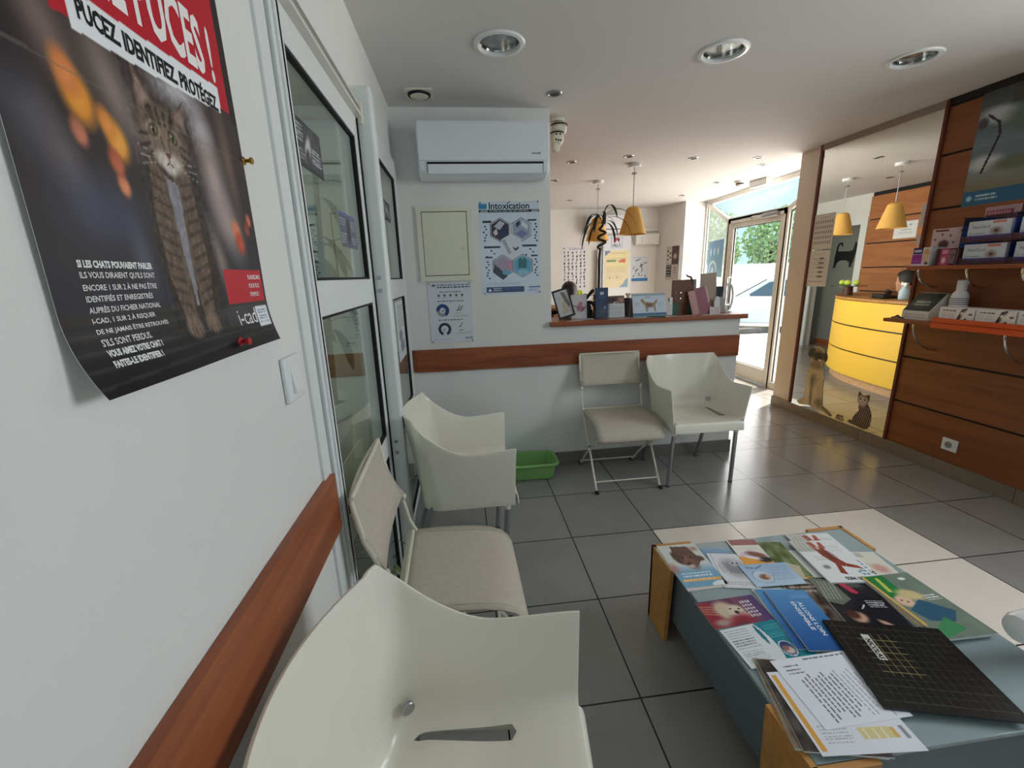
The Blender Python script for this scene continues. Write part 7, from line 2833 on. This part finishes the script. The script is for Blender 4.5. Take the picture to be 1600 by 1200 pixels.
# head: one lofted surface with brow, nose, mouth and chin, facing +y
b = MB()
NR, NSG = 36, 40
prof = []
for i in range(NR + 1):
    k = i / NR
    z = 1.045 + 0.235 * k
    if k < 0.5:
        wx = 0.040 + (0.076 - 0.040) * smoothstep(k / 0.5)
    else:
        wx = 0.076 * math.sqrt(max(0.0, 1 - ((k - 0.5) / 0.5) ** 2.2))
    front = 0.078 if k < 0.62 else 0.078 * math.sqrt(max(0, 1 - ((k - 0.62) / 0.38) ** 2.2))
    bck = 0.055 + 0.055 * smoothstep(k / 0.5) if k < 0.6 else 0.110 * math.sqrt(max(0, 1 - ((k - 0.6) / 0.4) ** 2.2))
    if k < 0.10:
        front *= 0.70 + 3.0 * k
    ring = []
    for j in range(NSG):
        a = 2 * PI * j / NSG
        x = wx * math.sin(a)
        y = (front if math.cos(a) > 0 else bck) * math.cos(a) + 0.02
        c = max(0, math.cos(a))
        nose = math.exp(-((k - 0.42) / 0.055) ** 2) * 0.024 * math.exp(-(x / 0.013) ** 2) * (c > 0.2)
        bridge = math.exp(-((k - 0.52) / 0.07) ** 2) * 0.010 * math.exp(-(x / 0.010) ** 2) * (c > 0.2)
        socket = -0.009 * math.exp(-((k - 0.52) / 0.035) ** 2) * math.exp(-((abs(x) - 0.031) / 0.013) ** 2) * (c > 0.2)
        lips = 0.006 * math.exp(-((k - 0.275) / 0.030) ** 2) * math.exp(-(x / 0.022) ** 2) * (c > 0.2) - 0.004 * math.exp(-((k - 0.272) / 0.008) ** 2) * math.exp(-(x / 0.02) ** 2) * (c > 0.2)
        chin = 0.006 * math.exp(-((k - 0.10) / 0.06) ** 2) * math.exp(-(x / 0.02) ** 2) * (c > 0.2)
        brow = 0.004 * math.exp(-((k - 0.60) / 0.03) ** 2) * (c > 0.3)
        ring.append((x, y + nose + bridge + socket + lips + chin + brow, z))
    prof.append(ring)
cols_ = [[prof[i][j] for i in range(NR + 1)] for j in range(NSG)]
b.grid(cols_, closed_u=True)
bmesh.ops.remove_doubles(b.bm, verts=b.bm.verts, dist=0.0004)
head = b.build('head', SKIN, person, ang=1.2)
for s in (-1, 1):
    b = MB()
    b.ell((s * 0.030, 0.083, 1.168), (0.011, 0.008, 0.008), 14, 10)
    b.build('eye', WHITEP, head)
    b = MB()
    b.ell((s * 0.030, 0.0905, 1.168), (0.005, 0.0025, 0.005), 12, 8)
    b.build('iris', BLACKP, head)
    b = MB()
    b.ell((s * 0.078, 0.005, 1.155), (0.008, 0.018, 0.030), 14, 10)
    b.build('ear', SKIN, head)
b = MB()
b.ell((0, 0.0965, 1.110), (0.020, 0.006, 0.006), 14, 8)
b.build('mouth', mat('lip_colour', (176, 106, 98), 0.5), head)
# hair cap: thick shell that follows the skull, short at the sides
b = MB()
P = []
for j in range(NSG):
    a = 2 * PI * j / NSG
    colp = []
    lowk = 0.80 - 0.42 * smoothstep((0.62 - math.cos(a)) / 0.9)
    for i in range(13):
        k = lowk + (1 - lowk) * i / 12
        q = min(int(k * NR), NR)
        p = Vector(prof[q][j])
        cpt = Vector((0, 0.0, 1.17))
        d = (p - cpt).normalized()
        colp.append(p + d * (0.010 + 0.010 * smoothstep((k - 0.6) / 0.3)))
    P.append(colp)
b.grid(P, closed_u=True)
bmesh.ops.remove_doubles(b.bm, verts=b.bm.verts, dist=0.0006)
h = b.build('hair', HAIR, person, ang=1.5)
solid(h, 0.008, -1)
b = MB()
P = []
for z, wx, wy, yc in ((0.48, 0.165, 0.135, -0.03), (0.56, 0.160, 0.125, -0.04), (0.68, 0.155, 0.118, -0.05), (0.80, 0.170, 0.122, -0.05), (0.88, 0.175, 0.112, -0.045), (0.93, 0.140, 0.095, -0.04), (0.965, 0.085, 0.075, -0.03), (0.985, 0.066, 0.066, -0.02)):
    P.append([(wx * math.cos(2 * PI * k / 28), yc + wy * math.sin(2 * PI * k / 28), z) for k in range(28)] )
b.grid([[P[i][k] for i in range(len(P))] for k in range(28)], closed_u=True)
o = b.build('tunic', TUNIC, person, ang=1.2)
solid(o, 0.004, 1)
for s in (-1, 1):
    b = MB()
    b.tube([(s * 0.135, -0.04, 0.915), (s * 0.175, -0.035, 0.885), (s * 0.205, -0.01, 0.78)], [0.062, 0.066, 0.060], 16)
    b.build('sleeve', TUNIC, person)
    b = MB()
    b.tube([(s * 0.085, -0.04, 0.52), (s * 0.10, 0.06, 0.520), (s * 0.113, 0.40, 0.522), (s * 0.115, 0.44, 0.48), (s * 0.115, 0.405, 0.12)], [0.10, 0.095, 0.075, 0.070, 0.055], 16)
    b.build('trouser_leg', TUNIC, person)
    b = MB()
    b.ell((s * 0.117, 0.47, 0.035), (0.042, 0.115, 0.035), 18, 10)
    b.build('shoe', WHITEP, person)
person.location = (1.120, 4.500, -0.010)
person.rotation_euler = (0, 0, math.radians(-12))

# ================================================================== PLANTS BEHIND THE SLIDING DOORS
t = thing('potted_plant', 'tall cane plant in an olive planter with a pale rim behind the near glass door', 'plant', (-0.800, 2.20, 0))
b = MB()
b.lathe([(0, 0), (0.15, 0), (0.20, 0.70), (0.19, 0.70), (0.14, 0.05), (0, 0.05)], seg=36)
b.build('planter', mat('olive_glaze', (86, 92, 56), 0.3), t)
b = MB()
b.lathe([(0.195, 0.70), (0.215, 0.71), (0.222, 0.78), (0.205, 0.785), (0.19, 0.72)], seg=36)
b.build('planter_rim', mat('pale_glaze', (222, 220, 204), 0.3), t)
b = MB()
b.lathe([(0, 0.74), (0.198, 0.735)], seg=30)
b.build('soil', BARK, t)
for k, (x, y, h) in enumerate(((0.07, 0.02, 1.02), (0.02, -0.07, 0.80), (0.10, 0.09, 1.15), (-0.05, 0.05, 0.9), (0.13, -0.04, 0.7))):
    b = MB()
    b.tube([(x, y, 0.72), (x * 1.15, y * 1.2, 0.72 + h * 0.5), (x * 1.4, y * 1.5, 0.72 + h)], [0.018, 0.016, 0.012], 12)
    cn = b.build('cane', CANE, t)
    for q in range(9):
        a = 2 * PI * q / 9 + k
        zl = 0.72 + h * (0.55 + 0.45 * ((q * 5) % 9) / 9)
        blade(Vector((x * 1.3, y * 1.35, zl)), (math.cos(a), math.sin(a), rp.uniform(0.2, 1.1)), rp.uniform(0.28, 0.42), 0.042, 2.4, 'leaf', LEAFB, t)
t = thing('floor_plant', 'low leafy plant on the floor behind the near glass door', 'plant', (-0.620, 1.75, 0))
b = MB()
b.lathe([(0, 0), (0.09, 0), (0.12, 0.22), (0.11, 0.22), (0.08, 0.03), (0, 0.03)], seg=28)
b.build('pot', BLACKP, t)
for q in range(22):
    a = 2 * PI * q / 22 * 3
    blade(Vector((0.03 * math.cos(a), 0.03 * math.sin(a), 0.18)), (math.cos(a), math.sin(a), rp.uniform(0.5, 2.0)), rp.uniform(0.25, 0.42), 0.036, 2.2, 'leaf', LEAFB, t)

# ================================================================== OUTDOORS
def tree(x, y, h, r, label, seed):
    t = thing('tree', label, 'tree', (x, y, -0.36), 0, 'trees beyond the garden wall')
    g = random.Random(seed)
    b = MB()
    b.tube([(0, 0, 0), (0.04, 0, h * 0.4), (-0.05, 0.05, h * 0.7)], [0.16, 0.12, 0.07], 10)
    b.build('trunk', BARK, t)
    b = MB()
    for k in range(2600):
        d = Vector((g.gauss(0, 1), g.gauss(0, 1), g.gauss(0, 1))).normalized()
        q = g.random() ** 0.35
        p = Vector((d.x * r * q, d.y * r * 0.7 * q, h * 0.62 + d.z * h * 0.36 * q))
        p += Vector((math.sin(p.z * 3 + seed), math.cos(p.x * 4), math.sin(p.x * 3))) * 0.12
        u = Vector((g.gauss(0, 1), g.gauss(0, 1), g.gauss(0, 1))).normalized() * g.uniform(0.07, 0.13)
        v = u.cross(Vector((g.gauss(0, 1), g.gauss(0, 1), g.gauss(0, 1)))).normalized() * u.length * 0.6
        b.face([b.bm.verts.new(p - u), b.bm.verts.new(p + v), b.bm.verts.new(p + u), b.bm.verts.new(p - v)])
    b.build('crown', HEDGE, t, smooth=False, fix=False)


for k, (x, y, h, r, lb) in enumerate(((11.1, 18.9, 4.3, 1.30, 'leafy tree seen through the left side pane of the porch'), (14.1, 18.9, 4.4, 1.34, 'leafy tree seen in the middle of the glass door'),
                                      (16.9, 18.9, 4.3, 1.36, 'leafy tree seen at the right edge of the glass door'))):
    tree(x, y, h, r, lb, 20 + k)

# white parked car, its nose to the left
t = thing('car', 'white parked car seen through the glass entrance door', 'car', (8.75, 11.35, -0.36), -0.62)
side = [(-2.05, 0.30), (-2.10, 0.62), (-1.95, 0.80), (-1.05, 0.93), (-0.98, 0.95), (-0.25, 1.40), (0.25, 1.47), (0.95, 1.44), (1.55, 1.20), (2.0, 0.98), (2.08, 0.62), (2.02, 0.30), (1.72, 0.26), (1.62, 0.45), (1.40, 0.58), (1.18, 0.58), (0.96, 0.45), (0.86, 0.24),
        (-0.90, 0.24), (-1.0, 0.45), (-1.22, 0.58), (-1.44, 0.58), (-1.66, 0.45), (-1.76, 0.26)]


def halfw(z):
    return 0.86 if z < 0.9 else 0.86 - 0.26 * (z - 0.9) / 0.57


b = MB()
A = [b.bm.verts.new((x, -halfw(z), z)) for x, z in side]
B = [b.bm.verts.new((x, halfw(z), z)) for x, z in side]
b.face(list(reversed(A)))
b.face(B)
for i in range(len(side)):
    j = (i + 1) % len(side)
    b.face([A[i], A[j], B[j], B[i]])
b.build('body', CARW, t, smooth=False, bevel=0.03)
for s in (-1, 1):
    for name, pts in (('side_window', [(-0.74, 0.97), (-0.22, 1.33), (0.22, 1.39), (0.22, 0.97)]), ('side_window', [(0.28, 0.97), (0.28, 1.39), (0.85, 1.36), (1.30, 1.14), (1.30, 0.97)])):
        b = MB()
        v0 = [b.bm.verts.new((x, s * (halfw(z) + 0.004), z)) for x, z in pts]
        v1 = [b.bm.verts.new((x, s * (halfw(z) - 0.01), z)) for x, z in pts]
        b.face(v0)
        b.face(v1[::-1])
        for i in range(len(pts)):
            b.face([v0[i], v0[(i + 1) % len(pts)], v1[(i + 1) % len(pts)], v1[i]])
        b.build(name, CARG, t, smooth=False)
    b = MB()
    b.ell((-0.72, s * 0.96, 0.98), (0.07, 0.10, 0.07), 14, 10)
    b.build('wing_mirror', CARW, t)
    for x in (-1.33, 1.29):
        b = MB()
        b.lathe([(0, -0.09), (0.20, -0.09), (0.31, -0.08), (0.315, 0.0), (0.31, 0.08), (0.20, 0.09), (0, 0.09)], (x, s * 0.78, 0.315), 28, Matrix.Rotation(PI / 2, 3, 'X'))
        wh = b.build('wheel', RUBBER, t)
        b = MB()
        b.lathe([(0, -0.005), (0.19, -0.005), (0.19, 0.005), (0, 0.01)], (x, s * 0.872, 0.315), 24, Matrix.Rotation(-s * PI / 2, 3, 'X'))
        b.build('hubcap', ALU, wh)
b = MB()
q = [(-1.00, -0.70, 0.955), (-1.00, 0.70, 0.955), (-0.28, 0.60, 1.395), (-0.28, -0.60, 1.395)]
v0 = [b.bm.verts.new((x - 0.012, y, z + 0.012)) for x, y, z in q]
v1 = [b.bm.verts.new((x, y, z)) for x, y, z in q]
b.face(v0)
b.face(v1[::-1])
for i in range(4):
    b.face([v0[i], v0[(i + 1) % 4], v1[(i + 1) % 4], v1[i]])
b.build('windscreen', CARG, t, smooth=False)
